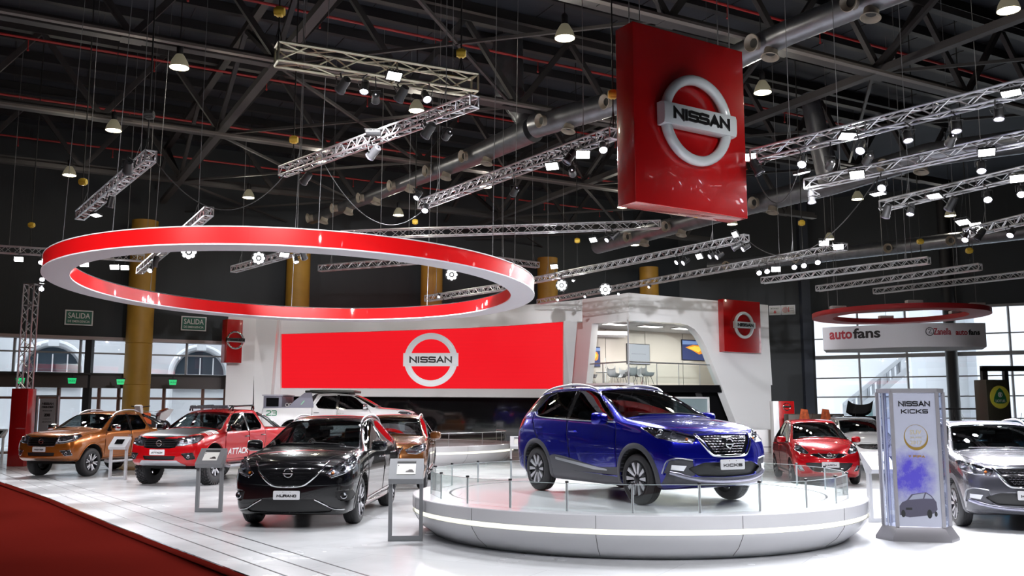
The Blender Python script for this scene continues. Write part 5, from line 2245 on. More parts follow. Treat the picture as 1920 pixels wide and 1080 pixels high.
t, f = flat_sign(1453, 582, 54.3, .67, .56, -.10, 'white extinguisher sign with a red arrow above the dark corner, left of two', 'sign', mat('cream_sign_face', (.62, .60, .58), .5), [('MATAFUEGO', .10, .46, .07, M_ink)], name='safety_sign')
mb = MB()
mb.prism([(-.05, -.02), (.05, -.02), (.05, -.10), (.10, -.10), (0, -.20), (-.10, -.10), (-.05, -.10)], -.040, -.037, 'xz')
mb.build('arrow', M_redl, f)
t, f = flat_sign(1478, 581, 54.1, .79, .56, -.10, 'white fire hose sign with a red coil above the dark corner, right of two', 'sign', mat('cream_sign_face', (.62, .60, .58), .5), [], name='safety_sign')
mb = MB()
put(text_mb('NICHO', width=.22, height=.07, depth=.004), mb, Matrix.Translation((.2, -.037, .08)))
put(text_mb('HIDRANTE', width=.24, height=.06, depth=.004), mb, Matrix.Translation((.2, -.037, -.06)))
mb.build('lettering', M_ink, f, smooth=0)
mb = MB()
for r_ in (.16, .11, .06):
    mb.X = Matrix.Translation((-.17, -.037, 0))
    mb.lathe([(r_, 0), (r_, -.004), (r_ - .022, -.004), (r_ - .022, 0)], 24, 'y')
mb.X = Matrix.Identity(4)
mb.prism([(.01, .16), (.05, .16), (.05, -.05), (.075, -.05), (.03, -.17), (-.015, -.05), (.01, -.05)], -.040, -.037, 'xz')
mb.build('coil_and_arrow', M_redl, f)

# ================================================================ far stand at right: red ring over a white hexagonal sign
p = PY(1686, 594, 36)
t = thing('far_hanging_ring', 'flat dark red ring hung over the white hexagonal sign at right', 'ring', (p.x, p.y, p.z))
mb = MB()
mb.lathe([(3.22, 0), (3.22, .18), (2.45, .18), (2.45, 0), (3.22, 0)], 72)
mb.build('red_band', mat('dull_red_fabric', (.42, .015, .02), .6), t)
for k in range(6):
    a = 2 * PI * (k + .3) / 6
    mb = MB()
    mb.tube([(2.8 * math.cos(a), 2.8 * math.sin(a), .1), (2.8 * math.cos(a), 2.8 * math.sin(a), 11 - p.z)], .010, 5)
    mb.build('hanging_wire', M_wire, t)
for k in range(6):
    a = 2 * PI * (k + .3) / 6
    mb = MB()
    mb.X = Matrix.Translation((2.8 * math.cos(a), 2.8 * math.sin(a), .18))
    mb.rbox(-.28, .28, -.14, .14, .02, .14, .02)
    mb.build('clamp_box', M_whitem, t)
p = PY(1688, 634, 34.6)
t = thing('hexagonal_sign', 'white hexagonal box sign with auto lettering hung under the far red ring', 'sign', (p.x, p.y, p.z), -.30)
hexo = [(-2.72, .1), (-1.9, -1.15), (1.35, -1.55), (2.72, -.35), (2.0, 1.2), (-1.6, 1.4)]
hexo = [(-2.74, -.55), (.30, -1.45), (2.76, -.75), (2.9, 1.0), (.1, 2.0), (-2.6, 1.2)]
mb = MB()
mb.prism(hexo, -.42, .42)
mb.build('sign_box', mat('white_sign_fabric', (.50, .49, .52), .7), t)
M_dkred = mat('dark_red_lettering', (.28, .01, .02), .5)


def on_edge(A_, B_, s_, z_, mbs, m, name='lettering'):
    a_, b_ = Vector((*A_, 0)), Vector((*B_, 0))
    M = frame_on(a_, b_, s_, z_, .012)
    out = MB()
    put(mbs, out, M)
    return out.build(name, m, t, smooth=0)


on_edge(hexo[0], hexo[1], .66, .12, text_mb('auto', width=.82, height=.34, depth=.01, bold=.03), M_dkred)
on_edge(hexo[0], hexo[1], 1.58, .14, text_mb('fans', width=.96, height=.38, depth=.01, bold=.03), M_ink)
on_edge(hexo[1], hexo[2], 1.02, .12, text_mb('Zanella', width=.62, height=.24, depth=.01, bold=.02), M_dkred)
on_edge(hexo[1], hexo[2], 1.70, .08, text_mb('auto', width=.42, height=.18, depth=.01, bold=.03), M_dkred)
on_edge(hexo[1], hexo[2], 2.14, .09, text_mb('fans', width=.40, height=.20, depth=.01, bold=.03), M_ink)
mbx = MB()
mbx.lathe([(.15, 0), (.15, -.01), (.13, -.01), (.13, 0)], 20, 'y')
mbx.tube([(-.06, -.01, .08), (.05, -.01, .08), (-.04, -.01, -.06), (.08, -.01, -.06)], .012, 5)
on_edge(hexo[1], hexo[2], .58, .12, mbx, M_ink, 'round_mark')

# black box sign with a yellow disc badge, and the frame around it
p = PY(1875, 800, 30.5)
t = thing('pylon_sign', 'dark pylon sign with a yellow and green round badge at the right edge', 'sign', (p.x, p.y, 0), .25)
z1_ = PY(1875, 712, 30.5).z
mb = MB()
mb.rbox(-.42, .40, 0, .55, 0, z1_, .01)
mb.build('pylon_box', mat('olive_black_panel', (.045, .042, .03), .35), t)
mb = MB()
mb.X = Matrix.Translation((.05, -.004, 2.22))
mb.lathe([(.37, .0), (.37, -.03), (.001, -.03)], 36, 'y')
bd = mb.build('yellow_badge', mat('yellow_badge', (.75, .68, .08), .35), t)
mb = MB()
tri = []
for k in range(3):
    for q in range(7):
        a = PI / 2 + 2 * PI * k / 3 + (q - 3) * .22
        r_ = .30 if q in (3,) else (.285 - .02 * abs(q - 3))
        tri.append((r_ * math.cos(a) * .95, .02 + r_ * math.sin(a)))
mb.X = Matrix.Translation((.05, -.035, 2.20))
mb.prism(tri[::-1], -.006, 0, 'xz')
g_ = mb.build('green_field', mat('racing_green', (.02, .16, .06), .35), bd)
mb = MB()
put(text_mb('LOTUS', width=.36, height=.085, depth=.004, bold=.01), mb, Matrix.Translation((.05, -.042, 2.10)))
mb.X = Matrix.Translation((.05, -.043, 2.30))
mb.lathe([(.085, 0), (.085, -.004), (.065, -.004), (.065, 0)], 20, 'y')
mb.box(-.03, .03, -.005, 0, -.05, .05)
mb.build('badge_lettering', M_wl, g_, smooth=0)
t = thing('display_portal', 'black square portal frame behind the pylon sign at right', 'frame', tuple(PY(1930, 700, 36) * 1), 0)
t.location.z = 0
zf = PY(1900, 690, 36).z
for x in (-1.75, 2.5):
    mb = MB()
    mb.box(x - .1, x + .1, -.1, .1, 0, zf)
    mb.build('upright', M_dark, t)
mb = MB()
mb.box(-1.85, 2.6, -.1, .1, zf - .12, zf + .08)
mb.build('crossbeam', M_dark, t)
mb = MB()
mb.box(-.9, -.75, .1, .3, 0, zf)
mb.build('inner_upright', M_dark, t)

# the totem and the boards by the plinth at far left
p = PZ(66, 868, 0)
p = Vector((p.x - .1, p.y + .8, 0))
t = thing('display_totem', 'grey information totem between the red plinth and the orange pickup', 'totem', (p.x, p.y, 0), -.05)
h_ = PY(70, 741, p.y).z
mb = MB()
for x in (-.38, .38):
    mb.box(x - .03, x + .03, -.05, .05, 0, h_)
mb.box(-.41, .41, -.05, .05, h_ - .05, h_)
mb.build('outer_frame', m_tf, t)
mb = MB()
mb.box(-.28, .30, -.02, .02, .15, h_ - .12)
pb = mb.build('printed_board', mat('pale_grey_print', (.50, .50, .53), .4), t)
for txt, dz, w_, hh in (('NISSAN', .30, .42, .085), ('FRONTIER', .42, .42, .07), ('2018', .70, .22, .10)):
    mb = MB()
    put(wide_text(txt, w_, hh, .004, .24), mb, Matrix.Translation((0.02, -.021, h_ - dz)))
    mb.build('board_lettering', M_ink, pb, smooth=0)
for txt, dz, w_, hh in (('PRODUCCION', .55, .34, .05), ('A FABRICAR EN', .84, .30, .035), ('ARGENTINA', .94, .34, .06)):
    mb = MB()
    put(text_mb(txt, width=w_, height=hh, depth=.004), mb, Matrix.Translation((0.02, -.021, h_ - dz)))
    mb.build('board_lettering', M_ink, pb, smooth=0)
mb = MB()
mb.prism([(-.5, -.3), (.5, -.3), (.5, .3), (-.5, .3)], 0, .06)
mb.build('base_plate', m_tf, t)
# ================================================================ cars: materials
def paint(name, col, metal=.45, rough=.28, flake=0.0):
    return mat(name, col, rough, metal=metal, coat=1.0, coat_rough=.02, spec=.15)


M_tyre = mat('tyre_rubber', (0.018, 0.018, 0.020), 0.62, bump=.0)
M_well = mat('wheel_arch_black', (0.006, 0.006, 0.006), 0.9)
M_clad = mat('dark_grey_cladding', (0.055, 0.056, 0.066), 0.45)
M_seal = mat('panel_gap_black', (0.002, 0.002, 0.002), 0.8)
M_int = mat('dark_cabin_lining', (0.012, 0.013, 0.015), 0.8)
M_seat = mat('charcoal_seat_cloth', (0.022, 0.024, 0.028), 0.8)
M_trimb = mat('gloss_black_trim', (0.008, 0.008, 0.009), 0.12, coat=.8)
M_wind = glassmat('windscreen_glass', (.50, .56, .56), ior=1.55)
M_side = glassmat('dark_side_glass', (.20, .23, .24), ior=1.6)
M_lensg = glassmat('headlight_lens', (.94, .95, .96), ior=1.5)
M_refl = mat('headlight_reflector', (.55, .56, .60), .12, metal=1.0)
M_hdark = mat('headlight_inside', (.30, .30, .33), .22, metal=.9, bump=.8, bscale=25)
M_drl = mat('white_lamp_guide', (.9, .92, .97), .2, emit=(.9, .93, 1), estr=.12)
M_amb = mat('amber_bulb', (.7, .18, .02), .25)
M_redlens = mat('red_tail_lens', (.45, .01, .01), .12, coat=1)
M_rimm = mat('machined_alloy', (.78, .78, .82), .28, metal=.55)
M_rimd = mat('dark_alloy', (.03, .03, .035), .3, metal=.6)
M_plate = mat('white_plate', (.74, .74, .76), .35)
M_brake = mat('brake_disc_steel', (.22, .22, .23), .4, metal=.9)
M_sat = mat('satin_silver', (.48, .49, .52), .3, metal=.8)


def arc_poly(pts, r=0.03, n=4):
    """round the corners of an outline"""
    out = []
    N = len(pts)
    for i in range(N):
        p = Vector(pts[i])
        a, b = Vector(pts[i - 1]), Vector(pts[(i + 1) % N])
        la, lb = (a - p).length, (b - p).length
        k = min(r, la * .45, lb * .45)
        p0, p1 = p + (a - p).normalized() * k, p + (b - p).normalized() * k
        for q in range(n + 1):
            t = q / n
            out.append(tuple(p0 * (1 - t) ** 2 + p * 2 * t * (1 - t) + p1 * t * t))
    return out


KT = [-1, -.86, -.5, 0, .5, .86, 1]


def cage(spec):
    st = spec['st']
    I = len(st) - 1
    J = 6
    zrow = spec.get('rows', (.45, .72))
    fr, rr = spec['front'], spec['rear']   # per row j: (dx, bow)

    def side(i, j):
        s = st[i]
        zb, zbelt, zt = s['zb'], s['zbelt'], s['zt']
        if j == 0:
            return (s['ys'] - .07, zb)
        if j == 1:
            return (s['ys'], zb + .07)
        if j == 2:
            return (s['ym'] - .012 + s.get('fl', 0), zb + (zbelt - zb) * .42)
        if j == 3:
            return (s['ym'] + s.get('fl', 0) * .8, zb + (zbelt - zb) * .76)
        if j == 4:
            return (s['yb'], zbelt)
        if j == 5:
            f = s.get('f5', .55)
            return (s['yb'] * (1 - f) + s['yt'] * f + s.get('o5', .012), zbelt * (1 - f) + zt * f)
        return (s['yt'], zt)
    verts, idx = [], {}

    def add(i, j, k):
        if (i, j, k) in idx:
            return idx[(i, j, k)]
        s = st[i]
        y, z = side(i, j)
        t = KT[k]
        x = s['x'] + s.get('dx', {}).get(j, 0)
        if k in (0, 6):
            yy = y * t
            e = 0
        else:
            yy = y * t
            e = 1 - abs(t) ** 2.4
        if i == 0:
            x += fr[j][0] + (fr[j][1] * e)
            if j == J:
                z += s['cr'] * e
        elif i == I:
            x += rr[j][0] - rr[j][1] * e
            if j == J:
                z += s['cr'] * e
        elif j == J:
            z += s['cr'] * e
            x += s.get('bow', 0) * e
        idx[(i, j, k)] = len(verts)
        verts.append((x, yy, z))
        return idx[(i, j, k)]
    faces = []
    for i in range(I):
        for k in range(6):
            faces.append((add(i, J, k), add(i, J, k + 1), add(i + 1, J, k + 1), add(i + 1, J, k)))
            faces.append((add(i, 0, k), add(i + 1, 0, k), add(i + 1, 0, k + 1), add(i, 0, k + 1)))
        for j in range(J):
            faces.append((add(i, j, 0), add(i, j + 1, 0), add(i + 1, j + 1, 0), add(i + 1, j, 0)))
            faces.append((add(i, j, 6), add(i + 1, j, 6), add(i + 1, j + 1, 6), add(i, j + 1, 6)))
    for j in range(J):
        for k in range(6):
            faces.append((add(0, j, k), add(0, j, k + 1), add(0, j + 1, k + 1), add(0, j + 1, k)))
            faces.append((add(I, j, k), add(I, j + 1, k), add(I, j + 1, k + 1), add(I, j, k + 1)))
    me = bpy.data.meshes.new('cage')
    me.from_pydata(verts, [], faces)
    cr = me.attributes.new('crease_edge', 'FLOAT', 'EDGE')
    inv = {v: k for k, v in idx.items()}
    g0, g1 = spec['glass']                  # station of windscreen base, last greenhouse station
    ck = spec.get('crease', {})
    for e in me.edges:
        a, b = inv[e.vertices[0]], inv[e.vertices[1]]
        v = 0.0
        if a[1] == b[1] == 4 and abs(a[0] - b[0]) == 1 and min(a[0], b[0]) >= g0 and max(a[0], b[0]) <= g1:
            v = .45
        if a[1] == b[1] == J and abs(a[0] - b[0]) == 1 and a[2] == b[2] and a[2] in (0, 6):
            v = .35 if min(a[0], b[0]) >= g0 else .30
        if a[0] == b[0] == g0 and a[1] == b[1] == J:
            v = .7
        if a[0] == b[0] and a[1] == b[1] == J and a[0] in ck.get('top', ()):
            v = .6
        if a[1] == b[1] == 1:
            v = .4
        if a[0] == b[0] and a[0] in ck.get('ring', ()):
            v = max(v, .8)
        for (ii, jj, cv) in ck.get('front', ()):
            if a[0] == b[0] == ii and a[1] == b[1] == jj:
                v = cv
        cr.data[e.index].value = v
    bm = bmesh.new()
    bm.from_mesh(me)
    bmesh.ops.recalc_face_normals(bm, faces=bm.faces)
    bm.to_mesh(me)
    bm.free()
    return me


def eval_mods(me, mods, objs=()):
    o = bpy.data.objects.new('tmp', me)
    COL.objects.link(o)
    for kind, kw in mods:
        m = o.modifiers.new(kind, kind)
        for k, v in kw.items():
            setattr(m, k, v)
    bpy.context.view_layer.update()
    out = bpy.data.meshes.new_from_object(o.evaluated_get(bpy.context.evaluated_depsgraph_get()))
    bpy.data.objects.remove(o)
    for q in objs:
        bpy.data.objects.remove(q)
    return out


def push_in(bm, d):
    old = list(bm.faces)
    geo = bmesh.ops.extrude_face_region(bm, geom=old)
    for g in geo['geom']:
        if isinstance(g, bmesh.types.BMVert):
            g.co += d
    old = [f for f in old if f.is_valid and f not in set(geo['geom'])]
    if old:
        bmesh.ops.delete(bm, geom=old, context='FACES_ONLY')


class CarShell:
    def __init__(s, spec):
        s.spec = spec
        me = cage(spec)
        wr = spec['wheel_r'] + spec.get('arch_gap', .055)
        cut = MB()
        for x in (spec['xf'], spec['xr']):
            zc = spec['wheel_r'] + spec.get('arch_dz', .01)
            for sg in (-1, 1):
                cut.X = Matrix.Translation((x, sg * .85, zc))
                cut.lathe([(0.001, -.35), (wr, -.35), (wr, .35), (0.001, .35)], 40, 'y')
        if 'bed' in spec:
            cut.X = Matrix.Identity(4)
            x0, x1, y, z0 = spec['bed']
            cut.box(x0, x1, -y, y, z0, 2.5)
        co = cut.build('tmp_cutter', M_well, None, smooth=0)
        out = eval_mods(me, [('SUBSURF', dict(levels=spec.get('lev', 2), render_levels=spec.get('lev', 2))), ('BOOLEAN', dict(operation='DIFFERENCE', object=co, solver='EXACT'))], [co])
        s.bm = bmesh.new()
        s.bm.from_mesh(out)
        bmesh.ops.remove_doubles(s.bm, verts=s.bm.verts, dist=1e-4)
        s.reg = s.bm.faces.layers.int.new('reg')
        s.regs = {}
        s.bm.faces.ensure_lookup_table()
        for f in s.bm.faces:
            f[s.reg] = 0
            c = f.calc_center_median()
            for x in (spec['xf'], spec['xr']):
                r = math.hypot(c.x - x, c.z - (spec['wheel_r'] + spec.get('arch_dz', .01)))
                if r < wr + .004 and abs(c.y) < 1.2 and (r > wr - .012 or abs(abs(c.y) - .5) < .01) and f.normal.z < .99:
                    if all(math.hypot(v.co.x - x, v.co.z - (spec['wheel_r'] + spec.get('arch_dz', .01))) < wr + .003 for v in f.verts):
                        f[s.reg] = -1 - (1 if x > 0 else 0) - (2 if c.y > 0 else 0)
        s.bvh = BVHTree.FromBMesh(s.bm)

    def hit(s, p, D):
        p, D = Vector(p), Vector(D).normalized()
        h = s.bvh.ray_cast(p + D * 3, -D)
        if h[0] is None:
            return p, D
        return h[0], h[1]

    def cut(s, name, pts, D, thr=.12, only=None, mirror=True, both=None, **opt):
        """mark the outline pts (points near the skin, 3 numbers each) as a region seen along D"""
        for sg in ((1, -1) if mirror else (1,)):
            d = Vector((D[0], D[1] * sg, D[2])).normalized()
            U = d.cross(Vector((0, 0, 1))).normalized()
            if U.length < .1:
                U = Vector((0, 1, 0))
            V = U.cross(d).normalized()
            poly = [Vector((Vector((p[0], p[1] * sg, p[2])).dot(U), Vector((p[0], p[1] * sg, p[2])).dot(V))) for p in pts]
            N = len(poly)
            bm = s.bm
            for i in range(N):
                a, b = poly[i], poly[(i + 1) % N]
                if (b - a).length < 1e-5:
                    continue
                u0, u1, v0, v1 = min(a.x, b.x) - .004, max(a.x, b.x) + .004, min(a.y, b.y) - .004, max(a.y, b.y) + .004
                fs = []
                for f in bm.faces:
                    if f.normal.dot(d) <= thr or f[s.reg] < 0:
                        continue
                    us = [v.co.dot(U) for v in f.verts]
                    if min(us) > u1 or max(us) < u0:
                        continue
                    vs = [v.co.dot(V) for v in f.verts]
                    if min(vs) > v1 or max(vs) < v0:
                        continue
                    fs.append(f)
                if not fs:
                    continue
                ge = set(fs)
                for f in fs:
                    ge.update(f.edges)
                    ge.update(f.verts)
                dd = b - a
                no = U * dd.y - V * dd.x
                bmesh.ops.bisect_plane(bm, geom=list(ge), dist=1e-5, plane_co=U * a.x + V * a.y, plane_no=no.normalized())
            ref = sum(Vector((p[0], p[1] * sg, p[2])).dot(d) for p in pts) / len(pts)
            rid = len(s.regs) + 1
            s.regs[rid] = dict(name=name, D=d, sg=sg, **opt)
            for f in bm.faces:
                if f.normal.dot(d) <= thr or f[s.reg] < 0:
                    continue
                if only is not None and s.regs.get(f[s.reg], {}).get('name', 'body') not in only:
                    continue
                c = f.calc_center_median()
                if abs(d.z) < .9 and abs(c.dot(d) - ref) > .55:
                    continue
                x, y = c.dot(U), c.dot(V)
                ins = False
                j = N - 1
                for i in range(N):
                    if (poly[i].y > y) != (poly[j].y > y) and x < (poly[j].x - poly[i].x) * (y - poly[i].y) / (poly[j].y - poly[i].y + 1e-12) + poly[i].x:
                        ins = not ins
                    j = i
                if ins:
                    f[s.reg] = rid

    def export(s, root, paint_m):
        s.bm.normal_update()
        byreg = {}
        for f in s.bm.faces:
            byreg.setdefault(f[s.reg], []).append(f)
        res = {}
        for rid, fs in byreg.items():
            if rid == 0:
                opt = dict(name='body_shell', m=paint_m, solid=.02)
            elif rid < 0:
                opt = dict(name='wheel_arch_liner', m=M_well)
            else:
                opt = dict(s.regs[rid])
            vm, vs, ff = {}, [], []
            for f in fs:
                t = []
                for v in f.verts:
                    if v.index not in vm or True:
                        if v not in vm:
                            vm[v] = len(vs)
                            vs.append(tuple(v.co))
                    t.append(vm[v])
                ff.append(tuple(t))
            me = bpy.data.meshes.new(opt['name'])
            me.from_pydata(vs, [], ff)
            m = opt.get('m') or paint_m
            me.materials.append(m)
            bm = bmesh.new()
            bm.from_mesh(me)
            bedges = [(e.verts[0].co.copy(), e.verts[1].co.copy()) for e in bm.edges if len(e.link_faces) == 1]
            if opt.get('inset'):
                push_in(bm, opt['D'] * -opt['inset'])
            for f in bm.faces:
                f.smooth = True
            for e in bm.edges:
                if len(e.link_faces) == 2 and e.calc_face_angle(0) > math.radians(34):
                    e.smooth = False
            bm.to_mesh(me)
            bm.free()
            par = root
            if opt.get('parent') and (opt['parent'], opt.get('sg')) in res:
                par = res[(opt['parent'], opt.get('sg'))]
            elif opt.get('parent') and (opt['parent'], 1) in res:
                par = res[(opt['parent'], 1)]
            o = link(opt['name'], me, par)
            if opt.get('label'):
                o['label'] = opt['label']
            res[(opt['name'], opt.get('sg', 1))] = o
            if opt.get('solid'):
                me.materials.append(M_int)
                md = o.modifiers.new('thickness', 'SOLIDIFY')
                md.thickness = opt['solid']
                md.offset = -1
                md.material_offset = 1
                md.material_offset_rim = 0
            if opt.get('bucket'):
                d = opt['D'] * -opt['bucket']
                bm = bmesh.new()
                me2 = bpy.data.meshes.new('lamp_bucket')
                bm.from_mesh(me)
                push_in(bm, d)
                bm.to_mesh(me2)
                bm.free()
                me2.materials.clear()
                me2.materials.append(opt.get('bm', M_hdark))
                link('lamp_bucket', me2, o)
            if opt.get('trim'):
                r_, tm, nm = opt['trim']
                tb = MB()
                for a, b in bedges:
                    if (b - a).length > 1e-4:
                        e_ = (b - a).normalized() * r_ * .6
                        tb.tube([a - e_, b + e_], r_, 5, caps=False)
                if tb.v:
                    tb.build(nm, tm, o if par == root else par, smooth=60, fix=False)
        s.parts = res
        return res


def make_wheel(parent, x, sg, spec):
    r, wd, rr = spec['wheel_r'], spec.get('tyre_w', .21), spec['rim_r']
    yo = spec['track'] / 2 + wd / 2 - .02
    X0 = Matrix.Translation((x, sg * yo, r)) @ (Matrix.Identity(4) if sg > 0 else Matrix.Rotation(PI, 4, 'Z'))
    steer = spec.get('steer', 0) if x > 0 else 0
    if steer:
        X0 = Matrix.Translation((x, sg * (yo - wd / 2), r)) @ Matrix.Rotation(steer, 4, 'Z') @ Matrix.Translation((0, sg * wd / 2, 0)) @ (Matrix.Identity(4) if sg > 0 else Matrix.Rotation(PI, 4, 'Z'))
    # tyre: y=0 outer face, tread towards -y
    mb = MB()
    mb.X = X0
    prof = [(rr - .004, -.01), (rr + .012, -.003), (rr + (r - rr) * .45, .004), (r - .035, -.003), (r - .012, -.02), (r - .003, -.045)]
    g = []
    for q in range(1, 5):
        yy = -.045 - (wd - .09) * q / 5
        g += [(r, yy + .005), (r - .008, yy + .003), (r - .008, yy - .003), (r, yy - .005)]
    prof += g + [(r - .003, -wd + .045), (r - .012, -wd + .02), (r - .04, -wd + .003), (rr, -wd)]
    mb.lathe(prof, 48, 'y')
    if spec.get('knobby'):
        for q in range(30):
            a = 2 * PI * q / 30
            for rowy, oa in ((-.03, 0), (-.09, .5), (-.15, 0), (-.22, .5)):
                aa = a + oa * 2 * PI / 30
                c_, s_ = math.cos(aa), math.sin(aa)
                X = mb.X.copy()
                mb.X = X0 @ Matrix.Rotation(-aa, 4, 'Y')
                mb.box(r - .005, r + .012, rowy - .024, rowy + .022, -.026, .026)
                if rowy == -.03:
                    mb.box(r - .06, r - .008, -.02, .008, -.022, .022)
                mb.X = X
    t = mb.build('wheel', M_tyre, parent, smooth=40)
    # rim
    dark, face = spec.get('rim_dark', M_rimd), spec.get('rim_face', M_rimm)
    mb = MB()
    mb.X = X0
    mb.lathe([(rr + .006, .001), (rr - .012, .004), (rr - .018, -.008), (rr - .022, -.06), (rr - .05, -wd + .03), (rr - .03, -wd)], 40, 'y')
    mb.lathe([(.001, -.06), (.075, -.06), (.085, -.075)], 24, 'y')
    mb.build('rim_barrel', face if spec.get('bright_barrel') else dark, t, smooth=40)
    mb = MB()
    mb.X = X0
    mb.lathe([(rr * .30, -.085), (rr * .75, -.085), (rr * .75, -.10), (rr * .3, -.10)], 28, 'y')
    mb.build('brake_disc', M_brake, t)
    style = spec.get('rim_style', 'pairs')
    sp, sd = MB(), MB()

    def spoke(a, w0, w1, bend=0.0, m=sp, r0=.05, r1=None, zz=0.0, taper=False):
        r1 = r1 or rr - .012
        X = X0 @ Matrix.Rotation(-a, 4, 'Y')
        m.X = X
        n = 5
        rows = []
        for q in range(n + 1):
            f = q / n
            rad = r0 + (r1 - r0) * f
            wv = w0 * (1 - f) + w1 * f
            y = -.022 + .018 * math.sin(f * PI * .5) + zz
            zc = bend * math.sin(f * PI) + bend * .4 * f
            rows.append([(rad, y, zc - wv / 2), (rad, y, zc + wv / 2), (rad, y - .035, zc + wv / 2 * .9), (rad, y - .035, zc - wv / 2 * .9)])
        m.grid(rows, close=True)
    if style == 'pairs':            # ten broad machined blades in five pairs
        for k in range(5):
            a = 2 * PI * k / 5 + .3
            spoke(a - .30, .022, .056)
            spoke(a + .30, .022, .056)
            spoke(a, .03, .02, m=sd, zz=-.015)
            spoke(a + PI / 5, .02, .02, m=sd, zz=-.015)
    elif style == 'twelve':
        for k in range(6):
            a = 2 * PI * k / 6 + .2
            spoke(a - .19, .020, .030, .006)
            spoke(a + .19, .020, .030, -.006)
    elif style == 'twist':
        for k in range(5):
            a = 2 * PI * k / 5 + .1
            spoke(a - .22, .03, .058, .02)
            spoke(a + .20, .018, .024, .02)
    elif style == 'five':
        for k in range(7):
            spoke(2 * PI * k / 7 + .2, .035, .050)
    elif style == 'offroad':
        for k in range(8):
            spoke(2 * PI * k / 8, .045, .05)
        sp.X = X0
        for k in range(16):
            a = 2 * PI * k / 16
            sp.X = X0 @ Matrix.Translation(((rr - .03) * math.cos(a), .006, (rr - .03) * math.sin(a)))
            sp.lathe([(.008, .004), (.001, .005)], 6, 'y')
    sp.build('alloy_spokes', face, t, smooth=30)
    if sd.v:
        sd.build('alloy_inner_spokes', dark, t, smooth=30)
    mb = MB()
    mb.X = X0
    mb.lathe([(.055, -.03), (.052, -.012), (.032, -.004), (.001, -.002)], 20, 'y')
    for k in range(5):
        a = 2 * PI * k / 5 + .3
        mb.X = X0 @ Matrix.Translation((.058 * math.cos(a), -.014, .058 * math.sin(a)))
        mb.lathe([(.010, -.02), (.010, .0), (.001, .002)], 8, 'y')
    mb.build('hub_cap', spec.get('hub_m', dark), t)
    return t


def cabin(root, s):
    """seats, dashboard, wheel seen through the glass"""
    xc, xr_ = s['cowl_x'], s.get('cab_rear', -1.75)
    zb = s.get('seat_z', .55) + s.get('lift', 0)
    hw = s.get('cab_w', .66)
    mb = MB()
    mb.rbox(xc - .42, xc - .02, -hw, hw, zb + .15, s['cowl_z'] - .10, .05)
    mb.rbox(xc - .46, xc - .2, .16, .56, zb + .3, s['cowl_z'] - .03, .06)
    mb.build('dashboard', M_int, root)
    mb = MB()
    mb.rbox(xr_ + .15, xc - .1, -hw, hw, zb - .25, zb - .05, .03)
    mb.build('cabin_floor', M_int, root)
    mb = MB()
    c = Vector((xc - .58, .36, s['cowl_z'] - .12))
    ax = Matrix.Translation(c) @ Matrix.Rotation(math.radians(-62), 4, 'Y')
    mb.X = ax
    n = 28
    mb.tube([(.185 * math.cos(2 * PI * q / n), .185 * math.sin(2 * PI * q / n), 0) for q in range(n)], .014, 8, closed=True)
    for a in (0, PI, -PI / 2):
        mb.tube([(0, 0, -.02), (.18 * math.sin(a + PI / 2) * 0 + .18 * math.cos(a), .18 * math.sin(a), 0)], .014, 6)
    mb.lathe([(.06, 0), (.05, .025), (.001, .03)], 14)
    mb.build('steering_wheel', mat('grey_leather_rim', (.10, .11, .12), .4), root)

    def seat(x, y, w_):
        m = MB()
        m.rbox(x - .28, x + .26, y - w_ / 2, y + w_ / 2, zb, zb + .16, .05)
        m.X = Matrix.Translation((x - .24, y, zb + .12)) @ Matrix.Rotation(math.radians(-14), 4, 'Y')
        m.rbox(-.07, .07, -w_ / 2, w_ / 2, 0, .56, .05)
        o = m.build('seat', M_seat, root)
        for yy in ([0] if w_ < .7 else [-.38, .38]):
            m = MB()
            m.X = Matrix.Translation((x - .385, y + yy, zb + .76)) @ Matrix.Rotation(math.radians(-10), 4, 'Y')
            m.rbox(-.045, .045, -.13, .13, -.03, .15, .035)
            m.tube([(0, -.05, -.12), (0, -.05, .02)], .008, 6)
            m.tube([(0, .05, -.12), (0, .05, .02)], .008, 6)
            m.build('headrest', M_seat, o)
    seat(xc - 1.0, .36, .5)
    seat(xc - 1.0, -.36, .5)
    seat(xc - 1.85, 0, 1.22)
    mb = MB()
    mb.rbox(s['roof_x'] - .12, s['roof_x'] - .09, -.12, .12, s['roof_z'] - .16, s['roof_z'] - .10, .01)
    mb.tube([(s['roof_x'] - .1, 0, s['roof_z'] - .12), (s['roof_x'] - .03, 0, s['roof_z'] - .04)], .01, 6)
    mb.build('rear_view_mirror', M_black, root)


def flare(shell, root, x, zc, r1, r2, a0, a1, sg, m, name='wheel_arch_trim', off=.014, n=28):
    rows = []
    for q in range(n + 1):
        a = a0 + (a1 - a0) * q / n
        row = []
        for r in (r1, r1 * .75 + r2 * .25, r1 * .4 + r2 * .6, r2):
            p, nn = shell.hit((x + r * math.cos(a), 0, zc + r * math.sin(a)), (0, sg, 0))
            if abs(p.y) < .5:
                p = Vector((p.x, sg * .75, p.z))
            row.append(Vector((p.x, p.y + sg * off * (1 if r < r2 else .2), p.z)))
        inner = row[0] + Vector((0, -sg * .07, 0))
        rows.append([inner] + row + [row[-1] + Vector((0, -sg * .02, 0))])
    mb = MB()
    mb.grid([[tuple(p) for p in r] for r in rows])
    return mb.build(name, m, root, smooth=50, fix=False)


